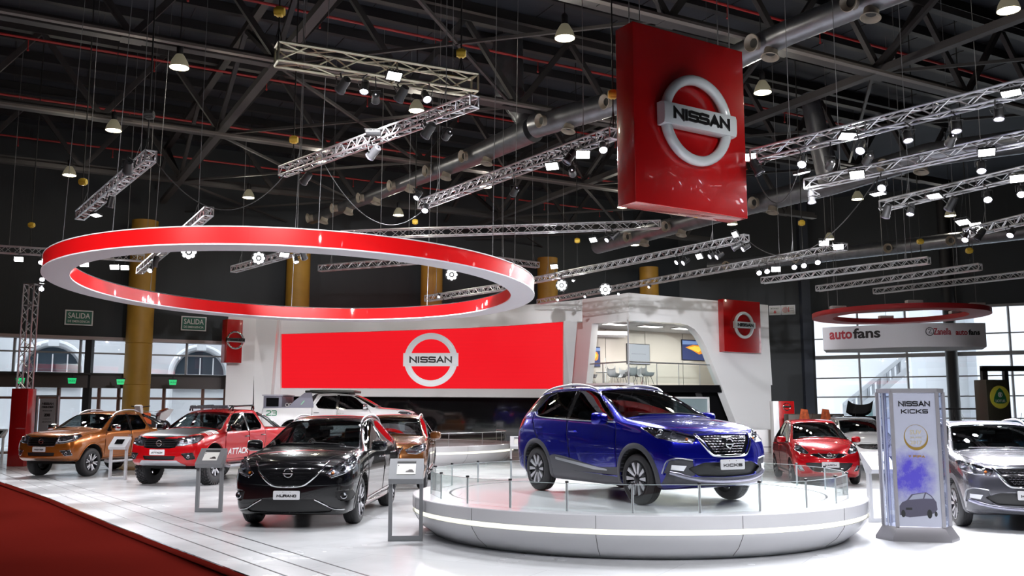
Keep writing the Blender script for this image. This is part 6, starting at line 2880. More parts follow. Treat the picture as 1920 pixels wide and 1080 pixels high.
def side_strip(shell, root, pts_top, pts_bot, sg, m, name, off=.012, n=24, D=None):
    """band on the flank between two height curves given as (x, z) lists"""
    def at(c, x):
        for (a, za), (b, zb) in zip(c[:-1], c[1:]):
            if (x - a) * (x - b) <= 0:
                return za + (zb - za) * (x - a) / (b - a + 1e-9)
        return c[-1][1]
    x0, x1 = pts_top[0][0], pts_top[-1][0]
    rows = []
    for q in range(n + 1):
        x = x0 + (x1 - x0) * q / n
        zt_, zb_ = at(pts_top, x), at(pts_bot, x)
        row = []
        for f in (0, .33, .66, 1):
            z = zt_ + (zb_ - zt_) * f
            p, nn = shell.hit((x, 0, z), (0, sg, 0))
            row.append(Vector((p.x, p.y + sg * off, p.z)))
        rows.append([row[0] - Vector((0, sg * off * 1.5, 0))] + row + [row[-1] - Vector((0, sg * off * 1.5, 0))])
    mb = MB()
    mb.grid([[tuple(p) for p in r] for r in rows])
    return mb.build(name, m, root, smooth=50, fix=False)


def front_tube(shell, root, pts, r, m, name, D=(1, 0, 0), off=.006, n=6, mirror=False, parent=None, sub=5):
    """rod laid on the skin through points given as (y, z) or (x, y, z), looked at along D"""
    out = None
    for sg in ((1, -1) if mirror else (1,)):
        P = []
        d = Vector((D[0], D[1] * sg, D[2])).normalized()
        for i in range(len(pts) - 1):
            for q in range(sub):
                a, b = Vector(pts[i]), Vector(pts[i + 1])
                c = a.lerp(b, q / sub)
                P.append(c)
        P.append(Vector(pts[-1]))
        Q = []
        for c in P:
            c3 = Vector((0, c[0] * sg, c[1])) if len(c) == 2 else Vector((c[0], c[1] * sg, c[2]))
            h, nn = shell.hit(c3, d)
            Q.append(h + d * off)
        for _ in range(3):
            Q = [Q[0]] + [Q[i] * .5 + (Q[i - 1] + Q[i + 1]) * .25 for i in range(1, len(Q) - 1)] + [Q[-1]]
        mb = MB()
        mb.tube(Q, r, n)
        out = mb.build(name, m, parent or root, smooth=60)
    return out


def lamp_bits(shell, par, bits, D, sg):
    """bits: (x,y,z,radius,kind) inside a lamp cluster"""
    d = Vector((D[0], D[1] * sg, D[2])).normalized()
    for (x, y, z, r, kind) in bits:
        h, nn = shell.hit((x, y * sg, z), d)
        c = h - d * .045
        rot = d.to_track_quat('Z', 'Y').to_matrix().to_4x4()
        mb = MB()
        mb.X = Matrix.Translation(c) @ rot
        if kind == 'proj':
            mb.lathe([(r * 1.25, -.01), (r * 1.2, .02), (r, .024), (r * .95, .016), (r * .7, .030), (r * .35, .037), (.001, .040)], 20)
            mb.build('projector', M_refl, par)
        elif kind == 'bowl':
            mb.lathe([(r * 1.15, .03), (r, .0), (r * .7, -.02), (r * .2, -.03), (r * .15, .0), (.001, .005)], 20)
            mb.build('reflector_bowl', M_refl, par)
        elif kind == 'amber':
            mb.lathe([(r, -.01), (r * .8, .012), (.001, .02)], 14)
            mb.build('indicator_bulb', M_amb, par)


def mirror_pod(root, x, y, z, sg, m, size=1.0, shell=None):
    mb = MB()
    k = size
    c = (x, sg * (y + .16 * k), z + .05)
    X = Matrix.Translation(c) @ Matrix.Rotation(-.25 * sg, 4, 'Z')
    mb.X = X
    rows = []
    for (xx, sy, sz) in ((.085, .03, .02), (.075, .085, .055), (.04, .112, .078), (-.02, .12, .086), (-.055, .118, .084), (-.06, .10, .07)):
        rows.append([(xx * k, sy * k * math.copysign(abs(math.cos(a)) ** .55, math.cos(a)), sz * k * math.copysign(abs(math.sin(a)) ** .6, math.sin(a))) for a in [2 * PI * q / 20 for q in range(20)]])
    mb.grid(rows, close=True)
    mb.add(rows[0], [tuple(range(20))])
    pod = mb.build('wing_mirror', m, root, smooth=50)
    mb = MB()
    mb.X = X
    mb.add([(-.058 * k, .092 * k * math.copysign(abs(math.cos(a)) ** .55, math.cos(a)), .062 * k * math.copysign(abs(math.sin(a)) ** .6, math.sin(a))) for a in [2 * PI * q / 20 for q in range(20)]], [tuple(range(20))])
    mb.build('mirror_glass', M_chrome, pod, fix=False)
    mb = MB()
    mb.tube([(x - .0, sg * (y - .05), z - .03), (x, sg * (y + .05), z - .015), (x, sg * (y + .12), z + .01)], [.03, .022, .018], 8)
    mb.build('mirror_arm', M_trimb, pod)
    return pod


def number_plate(shell, root, z, txt, w_=.40, h_=.13, tw=None, off=.02, slant=0.0, lean=0.0, x=None):
    h, n = shell.hit((0, 0, z), (1, 0, 0))
    xx = (x if x is not None else h.x) + off
    M = Matrix.Translation((xx, 0, z)) @ Matrix.Rotation(PI / 2, 4, 'Z') @ Matrix.Rotation(lean, 4, 'X')
    mb = MB()
    bm = bmesh.new()
    pts = arc_poly([(-w_ / 2, -h_ / 2), (w_ / 2, -h_ / 2), (w_ / 2, h_ / 2), (-w_ / 2, h_ / 2)], .018)
    mb.X = M
    mb.prism(pts, -.008, .004, 'xz')
    bm.free()
    p = mb.build('number_plate', M_plate, root, smooth=30)
    mb = MB()
    put(wide_text(txt, tw or w_ * .76, h_ * .30, .003, .25, slant), mb, M @ Matrix.Translation((0, -.0082, -.008)))
    mb.build('plate_lettering', M_ink, p, smooth=0)
    mb = MB()
    for s_ in (-1, 1):
        mb.X = M @ Matrix.Translation((s_ * .055, -.008, h_ * .36))
        mb.lathe([(.006, 0), (.005, -.003), (.001, -.003)], 8, 'y')
    mb.build('plate_screw', M_ink, p)
    return p


def car_emblem(shell, root, z, D, off=.01, x=None):
    h, n = shell.hit((0, 0, z), (1, 0, 0))
    xx = x if x is not None else h.x
    M = Matrix.Translation((xx + off, 0, z)) @ Matrix.Rotation(PI / 2, 4, 'Z')
    return emblem(root, M, D, M_chrome, M_chrome, lettered=True, depth=.018)


def rails(root, pts, m, r=.018, name='roof_rail', shell=None):
    """pts: (x, y, height above the roof skin)"""
    for sg in (1, -1):
        mb = MB()
        P = []
        for x, y, z in pts:
            h, n = shell.hit((x, y * sg, 1), (0, 0, 1))
            P.append(Vector((x, y * sg, h.z + z)))
        Q = []
        for i in range(len(P) - 1):
            for q in range(6):
                t = q / 6
                p0 = P[max(0, i - 1)]
                p1, p2 = P[i], P[i + 1]
                p3 = P[min(len(P) - 1, i + 2)]
                Q.append(.5 * ((2 * p1) + (p2 - p0) * t + (2 * p0 - 5 * p1 + 4 * p2 - p3) * t * t + (-p0 + 3 * p1 - 3 * p2 + p3) * t ** 3))
        Q.append(P[-1])
        n = len(Q)
        rad = [r * (.55 + .45 * math.sin(PI * min(1, max(0, (i + .6) / n)))) for i in range(n)]
        mb.tube(Q, rad, 8)
        mb.build(name, m, root, smooth=60)


def door_handles(shell, root, pts, m, parents=None):
    for (x, z) in pts:
        for sg in (1, -1):
            h, n = shell.hit((x, 0, z), (0, sg, 0))
            mb = MB()
            mb.tube([(x - .09, h.y + sg * .004, z), (x - .07, h.y + sg * .03, z), (x + .07, h.y + sg * .03, z), (x + .09, h.y + sg * .004, z)], [.010, .015, .015, .010], 8)
            mb.build('door_handle', m, root)


def wipers(shell, root, xc, zc):
    mb = MB()
    for y0, y1 in ((.55, .0), (.05, -.52)):
        P = []
        for q in range(6):
            f = q / 5
            h, n = shell.hit((xc, y0 + (y1 - y0) * f, zc + .02 + .03 * f), (1, 0, .35))
            P.append(h + Vector((.012, 0, .012)))
        mb.tube(P, .008, 5)
    mb.build('wiper', M_black, root)


def S_(x, zt, yt, cr, zb, zbelt, yb, ym, ys, **k):
    return dict(x=x, zt=zt, yt=yt, cr=cr, zb=zb, zbelt=zbelt, yb=yb, ym=ym, ys=ys, **k)


def xz(pts, y=.85):
    return [(x, y, z) for x, z in pts]


def yz(pts, x=2.0):
    return [(x, y, z) for y, z in pts]


def sym(pts):
    """close a half outline (y>=0) given from the top centre outwards and down to the bottom centre"""
    return [(y, z) for y, z in pts] + [(-y, z) for y, z in pts[::-1] if y > 1e-6]
# ================================================================ compact crossover (blue, and the silver one)
def crossover_small(root, body, roof=None, sill_silver=True):
    spec = dict(wheel_r=.335, rim_r=.232, tyre_w=.205, track=1.56, xf=1.305, xr=-1.305, arch_gap=.05, arch_dz=.015,
                rim_style='pairs', lev=3, glass=(4, 9), cowl_x=.92, cowl_z=1.10, roof_x=.12, roof_z=1.54, cab_rear=-1.8,
                st=[S_(1.965, .95, .62, .025, .26, .86, .75, .79, .74),
                    S_(1.82, 1.01, .68, .03, .22, .95, .81, .86, .80, bow=.06),
                    S_(1.50, 1.065, .71, .035, .20, 1.00, .83, .87, .83, fl=.012, bow=.03),
                    S_(1.15, 1.10, .73, .035, .20, 1.03, .84, .872, .83, fl=.012),
                    S_(.90, 1.12, .745, .035, .20, 1.045, .845, .868, .82, bow=.15),
                    S_(.10, 1.535, .605, .04, .20, 1.06, .84, .866, .82, bow=.07),
                    S_(-.45, 1.580, .615, .03, .20, 1.085, .838, .868, .82),
                    S_(-1.05, 1.565, .61, .03, .20, 1.12, .838, .875, .83, fl=.01),
                    S_(-1.66, 1.50, .58, .03, .22, 1.16, .82, .875, .83, fl=.012, bow=-.03),
                    S_(-1.90, 1.20, .64, .02, .26, 1.10, .78, .85, .80, bow=-.05),
                    S_(-2.03, 1.05, .66, .02, .30, .98, .73, .80, .76)],
                front=[(-.06, .14), (0, .20), (.03, .20), (.03, .20), (.0, .19), (-.03, .17), (-.06, .15)],
                rear=[(.06, .08), (0, .10), (-.02, .10), (-.02, .09), (.0, .08), (.02, .06), (.03, .05)])
    sh = CarShell(spec)
    rm = roof or body
    # doors, bonnet
    sh.cut('front_door', xz(arc_poly([(.86, .36), (.86, .98), (.80, 1.06), (.13, 1.495), (-.42, 1.552), (-.42, 1.0), (-.31, .36)], .05)), (0, 1, 0), trim=(.0032, M_seal, 'door_seal'), solid=.018)
    sh.cut('rear_door', xz(arc_poly([(-.312, .36), (-.422, 1.0), (-.422, 1.552), (-1.05, 1.54), (-1.50, 1.22), (-1.36, .92), (-1.02, .55), (-.98, .36)], .05)), (0, 1, 0), trim=(.0032, M_seal, 'door_seal'), solid=.018)
    sh.cut('bonnet', [(1.06, 0, 2), (.98, -.66, 2), (1.07, -.735, 2), (1.6, -.69, 2), (1.93, -.55, 2), (2.02, -.30, 2), (2.04, 0, 2), (2.02, .30, 2), (1.93, .55, 2), (1.6, .69, 2), (1.07, .735, 2), (.98, .66, 2)], (0, 0, 1), mirror=False, thr=.3, trim=(.003, M_seal, 'bonnet_gap'), solid=.018)
    if roof:
        sh.cut('roof_panel', [(.20, -.60, 2), (.20, .60, 2), (-1.66, .60, 2), (-1.66, -.60, 2)], (0, 0, 1), mirror=False, thr=.3, m=roof, solid=.02)
    # glass
    sh.cut('windscreen', arc_poly([(.90, -.74, 1.125), (.90, .74, 1.125), (.10, .585, 1.535), (.10, -.585, 1.535)], .05), (1, 0, 1.2), thr=.2, mirror=False, m=M_wind, trim=(.008, M_trimb, 'windscreen_surround'), only=('body', 'body_shell', 'bonnet', 'front_door', 'roof_panel'))
    sh.cut('front_side_window', xz(arc_poly([(.74, 1.085), (.70, 1.14), (.12, 1.475), (-.05, 1.515), (-.36, 1.525), (-.38, 1.10)], .03)), (0, 1, 0), m=M_side, trim=(.006, M_trimb, 'window_surround'))
    sh.cut('rear_side_window', xz(arc_poly([(-.46, 1.105), (-.45, 1.527), (-1.00, 1.515), (-1.22, 1.44), (-1.40, 1.22), (-1.30, 1.145)], .03)), (0, 1, 0), m=M_side, trim=(.006, M_trimb, 'window_surround'))
    sh.cut('pillar_cover', xz([(-.375, 1.09), (-.355, 1.53), (-.455, 1.535), (-.465, 1.095)]), (0, 1, 0), m=M_trimb)
    sh.cut('rear_quarter_cover', xz([(-1.24, 1.45), (-1.02, 1.525), (-1.62, 1.47), (-1.86, 1.20), (-1.44, 1.215)]), (0, 1, 0), m=M_trimb)
    sh.cut('rear_window', arc_poly([(-1.90, -.56, 1.18), (-1.90, .56, 1.18), (-1.68, .50, 1.45), (-1.68, -.50, 1.45)], .05), (-1, 0, .6), mirror=False, m=M_side, thr=.2, trim=(.008, M_trimb, 'window_surround'))
    # front face
    Dh = (1, .75, 0)
    hl = [(1.42, .84, 1.0), (1.56, .82, 1.015), (1.86, .70, .98), (2.07, .46, .90), (2.04, .50, .815), (1.92, .66, .83), (1.70, .81, .885)]
    sh.cut('headlight', hl, Dh, thr=.05, m=M_lensg, bucket=.06, bm=M_hdark, trim=(.006, M_chrome, 'headlight_edge'))
    sh.cut('grille', yz(arc_poly(sym([(0, .93), (.43, .92), (.27, .675), (0, .67)]), .02)), (1, 0, 0), thr=.2, mirror=False, m=M_trimb, inset=.03)
    sh.cut('lower_intake', yz(arc_poly(sym([(0, .57), (.40, .575), (.60, .50), (.46, .40), (0, .385)]), .03)), (1, 0, 0), thr=.1, mirror=False, m=M_black, inset=.04)
    sh.cut('fog_lamp_surround', [(2.0, .50, .60), (1.95, .66, .62), (1.85, .76, .60), (1.80, .80, .44), (1.95, .70, .38), (2.0, .46, .41)], (1, .5, 0), thr=.05, m=M_clad, inset=.012, only=('body',))
    sh.cut('fog_lamp', [(1.98, .58, .535), (1.88, .74, .545), (1.88, .75, .485), (1.97, .62, .470)], (1, .5, 0), thr=.05, m=M_drl, only=None)
    sh.cut('front_skid', yz(sym([(0, .385), (.62, .40), (.80, .44), (.80, .30), (0, .25)])), (1, 0, 0), thr=.0, mirror=False, m=M_clad)
    sh.cut('tail_light', [(-1.72, .86, 1.12), (-1.98, .74, 1.10), (-2.06, .60, 1.02), (-2.06, .62, .90), (-1.98, .78, .88), (-1.80, .86, 1.0)], (-.8, 1, 0), thr=.0, m=M_redlens, trim=(.004, M_trimb, 'tail_light_edge'))
    sh.cut('sill_cladding', xz([(.92, .20), (.92, .33), (-.96, .38), (-.96, .20)]), (0, 1, 0), thr=.0, m=M_clad)
    P = sh.export(root, body)
    for sg in (1, -1):
        hp_ = P.get(('headlight', sg))
        if hp_:
            lamp_bits(sh, hp_, [(1.74, .78, .935, .044, 'proj'), (1.88, .68, .91, .038, 'bowl'), (2.0, .56, .865, .020, 'amber'), (1.60, .82, .965, .028, 'bowl')], Dh, sg)
            front_tube(sh, root, [(1.5, .84, .995), (1.8, .74, .975), (2.02, .53, .905)], .007, M_drl, 'light_guide', Dh, -.02, parent=hp_) if sg == 1 else None
        for x in (spec['xf'], spec['xr']):
            make_wheel(root, x, sg, spec)
            flare(sh, root, x, .35, .385, .455, -.30 if x < 0 else -.25, PI + .3, sg, M_clad)
        side_strip(sh, root, [(.90, .47), (.4, .44), (-.5, .56), (-.80, .58), (-.98, .52)], [(.90, .36), (-.98, .36)], sg, M_clad, 'door_cladding', .006)
        side_strip(sh, root, [(.62, .425), (-.72, .54)], [(.62, .405), (.3, .405), (-.72, .505)], sg, M_sat, 'silver_door_strip', .014)
        mirror_pod(root, .62, .80, 1.07, sg, body)
    # chrome V and honeycomb grille
    front_tube(sh, root, [(.455, .93), (.40, .81), (.30, .68), (.24, .655), (0, .65), (-.24, .655), (-.30, .68), (-.40, .81), (-.455, .93)], .021, M_chrome, 'grille_surround', off=-.002)
    front_tube(sh, root, [(-.43, .94), (0, .95), (.43, .94)], .010, M_chrome, 'grille_top_trim', off=-.004)
    mb = MB()
    for r_ in range(7):
        for c_ in range(-7, 8):
            y = c_ * .052 + (.026 if r_ % 2 else 0)
            z = .705 + r_ * .033
            if abs(y) > .24 + (z - .68) * .75 or abs(y) < .06 and .74 < z < .88:
                continue
            h, n = sh.hit((0, y, z), (1, 0, 0))
            mb.tube([(h.x - .028, y - .020, z + .006), (h.x - .022, y, z - .005), (h.x - .028, y + .020, z + .006)], .0045, 4)
    mb.build('grille_mesh', mat('dark_chrome_mesh', (.35, .35, .38), .25, metal=1), root)
    car_emblem(sh, root, .81, .13, .0)
    front_tube(sh, root, [(.78, .455), (.60, .385), (.35, .345), (0, .335), (-.35, .345), (-.60, .385), (-.78, .455)], .030, mat('silver_lilac_lip', (.42, .42, .52), .25, metal=.8), 'front_lip', off=-.006)
    front_tube(sh, root, [(1.79, .81, .43), (1.84, .79, .60), (1.93, .69, .635), (2.0, .50, .605)], .010, M_sat, 'fog_lamp_trim', (1, .5, 0), 0, mirror=True)
    rails(root, [(.06, .575, -.005), (-.10, .585, .03), (-.55, .59, .045), (-1.15, .585, .04), (-1.50, .57, .02), (-1.62, .56, -.01)], mat('satin_roof_rail', (.62, .62, .66), .28, metal=.6), .020, shell=sh)
    front_tube(sh, root, [(.80, .84, 1.07), (0, .84, 1.085), (-1.32, .84, 1.13), (-1.46, .8, 1.21)], .008, M_sat, 'belt_trim', (0, 1, 0), .004, mirror=True)
    door_handles(sh, root, [(-.22, .93), (-1.20, .98)], body)
    number_plate(sh, root, .545, 'KICKS', off=.035, tw=.31)
    wipers(sh, root, .95, 1.13)
    cabin(root, spec)
    mb = MB()
    mb.tube([(-1.45, 0, 1.54), (-1.62, 0, 1.70)], .004, 5)
    mb.build('aerial', M_black, root)
    return sh


# ================================================================ larger crossover (black, and the brown one behind it)
def crossover_large(root, body, variant='murano', lev=3):
    mu = variant == 'murano'
    spec = dict(wheel_r=.37, rim_r=.262 if mu else .24, tyre_w=.235, track=1.63, xf=1.41, xr=-1.41, arch_gap=.05, arch_dz=.01,
                rim_style='twist' if mu else 'pairs', lev=lev, glass=(4, 9), cowl_x=1.08, cowl_z=1.12, roof_x=.2, roof_z=1.60, cab_rear=-2.0, cab_w=.72,
                st=[S_(2.14, .98, .66, .03, .20, .90, .82, .86, .82),
                    S_(1.98, 1.05, .72, .035, .19, .99, .88, .93, .88, bow=.07),
                    S_(1.62, 1.11, .76, .045, .18, 1.04, .91, .955, .90, fl=.012, bow=.04),
                    S_(1.25, 1.145, .77, .045, .18, 1.06, .92, .955, .90),
                    S_(1.02, 1.165, .78, .04, .18, 1.075, .92, .95, .89, bow=.17),
                    S_(.12, 1.60, .62, .045, .18, 1.09, .91, .945, .89, bow=.08),
                    S_(-.50, 1.665, .635, .035, .18, 1.12, .90, .945, .89),
                    S_(-1.15, 1.645, .625, .03, .18, 1.17, .90, .955, .90, fl=.012),
                    S_(-1.85, 1.55, .58, .03, .20, 1.23, .87, .95, .90, fl=.012, bow=-.04),
                    S_(-2.20, 1.22, .66, .02, .24, 1.14, .82, .92, .86, bow=-.06),
                    S_(-2.36, 1.05, .68, .02, .30, 1.0, .78, .85, .80)],
                front=[(-.06, .17), (0, .24), (.03, .25), (.03, .25), (.0, .24), (-.03, .22), (-.07, .19)],
                rear=[(.06, .08), (0, .10), (-.02, .10), (-.02, .09), (.0, .08), (.02, .06), (.03, .05)])
    sh = CarShell(spec)
    sh.cut('front_door', xz(arc_poly([(.98, .34), (.98, .98), (.88, 1.09), (.15, 1.555), (-.46, 1.622), (-.46, 1.0), (-.36, .34)], .05), .95), (0, 1, 0), trim=(.0035, M_seal, 'door_seal'), solid=.018)
    sh.cut('rear_door', xz(arc_poly([(-.362, .34), (-.462, 1.0), (-.462, 1.622), (-1.15, 1.60), (-1.62, 1.28), (-1.44, .95), (-1.10, .56), (-1.06, .34)], .05), .95), (0, 1, 0), trim=(.0035, M_seal, 'door_seal'), solid=.018)
    sh.cut('bonnet', [(1.18, 0, 2), (1.10, -.70, 2), (1.2, -.76, 2), (1.75, -.72, 2), (2.10, -.50, 2), (2.22, 0, 2), (2.10, .50, 2), (1.75, .72, 2), (1.2, .76, 2), (1.10, .70, 2)], (0, 0, 1), mirror=False, thr=.3, trim=(.0035, M_seal, 'bonnet_gap'), solid=.018)
    sh.cut('windscreen', arc_poly([(1.02, -.78, 1.165), (1.02, .78, 1.165), (.13, .605, 1.60), (.13, -.605, 1.60)], .05), (1, 0, 1.2), thr=.2, mirror=False, m=M_wind, trim=(.008, M_trimb, 'windscreen_surround'))
    if mu:
        sh.cut('glass_roof', arc_poly([(-.02, -.53, 1.7), (-.02, .53, 1.7), (-1.0, .53, 1.7), (-1.0, -.53, 1.7)], .05), (0, 0, 1), thr=.3, mirror=False, m=M_trimb)
    sh.cut('front_side_window', xz(arc_poly([(.84, 1.12), (.80, 1.17), (.16, 1.53), (-.02, 1.575), (-.40, 1.60), (-.42, 1.14)], .03), .95), (0, 1, 0), m=M_side, trim=(.007, M_chrome, 'window_surround'))
    sh.cut('rear_side_window', xz(arc_poly([(-.50, 1.145), (-.49, 1.60), (-1.10, 1.575), (-1.35, 1.49), (-1.56, 1.28), (-1.45, 1.20)], .03), .95), (0, 1, 0), m=M_side, trim=(.007, M_chrome, 'window_surround'))
    sh.cut('rear_window', arc_poly([(-2.18, -.58, 1.20), (-2.18, .58, 1.20), (-1.90, .52, 1.50), (-1.90, -.52, 1.50)], .05), (-1, 0, .6), mirror=False, m=M_side, thr=.2)
    Dh = (1, .55, 0)
    if mu:
        hl = [(2.22, .52, .83), (2.12, .62, .93), (1.98, .76, 1.015), (1.70, .90, 1.10), (1.66, .92, 1.05), (1.84, .90, .93), (2.02, .76, .83), (2.18, .58, .765)]
        bits = [(1.93, .82, .97, .042, 'proj'), (2.04, .73, .90, .036, 'bowl'), (2.15, .61, .83, .024, 'amber'), (1.80, .88, 1.02, .03, 'bowl')]
        gr = sym([(0, .99), (.54, .98), (.42, .80), (.25, .665), (0, .655)])
        gv = [(.56, 1.0), (.47, .86), (.36, .74), (.25, .655), (.15, .635), (0, .632), (-.15, .635), (-.25, .655), (-.36, .74), (-.47, .86), (-.56, 1.0)]
    else:
        hl = [(2.24, .44, .90), (2.10, .66, .99), (1.80, .88, 1.04), (1.66, .92, 1.02), (1.86, .88, .90), (2.10, .66, .81), (2.22, .48, .83)]
        bits = [(1.98, .80, .935, .042, 'proj'), (2.10, .66, .91, .038, 'bowl'), (1.85, .88, .965, .03, 'bowl')]
        gr = sym([(0, .96), (.42, .95), (.28, .72), (0, .71)])
        gv = [(.40, .96), (.31, .80), (.22, .705), (.12, .69), (0, .688), (-.12, .69), (-.22, .705), (-.31, .80), (-.40, .96)]
    sh.cut('headlight', hl, Dh, thr=.05, m=M_lensg, bucket=.07, bm=M_hdark, trim=(.006, M_chrome, 'headlight_edge'))
    sh.cut('grille', yz(arc_poly(gr, .02), 2.3), (1, 0, 0), thr=.2, mirror=False, m=M_trimb, inset=.02)
    sh.cut('lower_intake', yz(arc_poly(sym([(0, .45), (.44, .45), (.66, .30), (.62, .25), (0, .24)]), .03), 2.3), (1, 0, 0), thr=.05, mirror=False, m=M_black, inset=.03)
    sh.cut('fog_lamp_recess', arc_poly([(2.18, .66, .56), (2.0, .90, .57), (1.9, .93, .50), (2.0, .90, .42), (2.15, .70, .43)], .02), (1, .4, 0), thr=.05, m=M_black, inset=.015)
    sh.cut('front_skid', yz(sym([(0, .24), (.62, .25), (1.1, .27), (1.1, .10), (0, .10)]), 2.3), (1, 0, 0), thr=.0, mirror=False, m=M_trimb if mu else M_clad)
    sh.cut('sill_cladding', xz([(1.0, .16), (1.0, .30), (-1.05, .33), (-1.05, .16)], .95), (0, 1, 0), thr=.0, m=M_trimb if mu else M_clad)
    sh.cut('tail_light', [(-1.95, .90, 1.20), (-2.25, .80, 1.16), (-2.36, .66, 1.06), (-2.34, .70, .98), (-2.2, .84, .98), (-2.0, .92, 1.08)], (-.8, 1, 0), thr=.0, m=M_redlens)
    P = sh.export(root, body)
    for sg in (1, -1):
        q = P.get(('headlight', sg))
        if q:
            lamp_bits(sh, q, bits, Dh, sg)
            front_tube(sh, root, [tuple(Vector(hl[0]) * Vector((1, 1, 1))), hl[1], hl[2]] if mu else [hl[6], hl[0], hl[1]], .010, M_drl, 'light_guide', (Dh[0], Dh[1] * sg, 0) if False else Dh, -.02, parent=q) if sg == 1 else None
        for x in (spec['xf'], spec['xr']):
            make_wheel(root, x, sg, spec)
            flare(sh, root, x, .38, .42, .462, -.25, PI + .25, sg, M_trimb if mu else M_clad, off=.010)
        mirror_pod(root, .74, .88, 1.14, sg, body, 1.08)
        h, n = sh.hit((2.09, sg * .77, .495), (1, sg * .4, 0))
        mb = MB()
        mb.X = Matrix.Translation(h + Vector((-.002, 0, 0))) @ Vector((1, .25 * sg, 0)).to_track_quat('Z', 'Y').to_matrix().to_4x4()
        mb.lathe([(.052, -.02), (.05, .012), (.042, .016), (.034, -.01), (.001, -.018)], 18)
        mb.build('fog_lamp', M_refl, root)
        side_strip(sh, root, [(.95, .36), (-1.0, .42)], [(.95, .335), (-1.0, .395)], sg, M_chrome, 'chrome_sill_strip', .014)
    front_tube(sh, root, gv, .016 if mu else .022, M_chrome, 'grille_surround', off=-.001)
    front_tube(sh, root, [(.40, .45), (.52, .385), (.66, .30), (.80, .285), (.93, .30)], .014, M_chrome, 'chrome_lip', (1, 0, 0), .0, mirror=True)
    mb = MB()
    for k in range(5):
        z = .74 + .05 * k
        P_ = []
        for q in range(13):
            yy = (-1 + q / 6) * (.22 + (z - .66) * .7)
            h, n = sh.hit((0, yy, z), (1, 0, 0))
            P_.append(h + Vector((-.016, 0, 0)))
        mb.tube(P_, .004, 4)
    mb.build('grille_slats', M_trimb, root)
    car_emblem(sh, root, .84 if mu else .85, .145, .0)
    number_plate(sh, root, .515 if mu else .56, 'MURANO' if mu else 'X TRAIL', off=.03, tw=.30)
    rails(root, [(.05, .60, -.005), (-.12, .61, .03), (-.6, .62, .045), (-1.3, .61, .04), (-1.75, .58, .02), (-1.88, .56, -.01)], mat('satin_roof_rail', (.62, .62, .66), .28, metal=.6), .018, shell=sh)
    door_handles(sh, root, [(-.26, .98), (-1.30, 1.02)], M_chrome)
    wipers(sh, root, 1.07, 1.18)
    cabin(root, spec)
    return sh


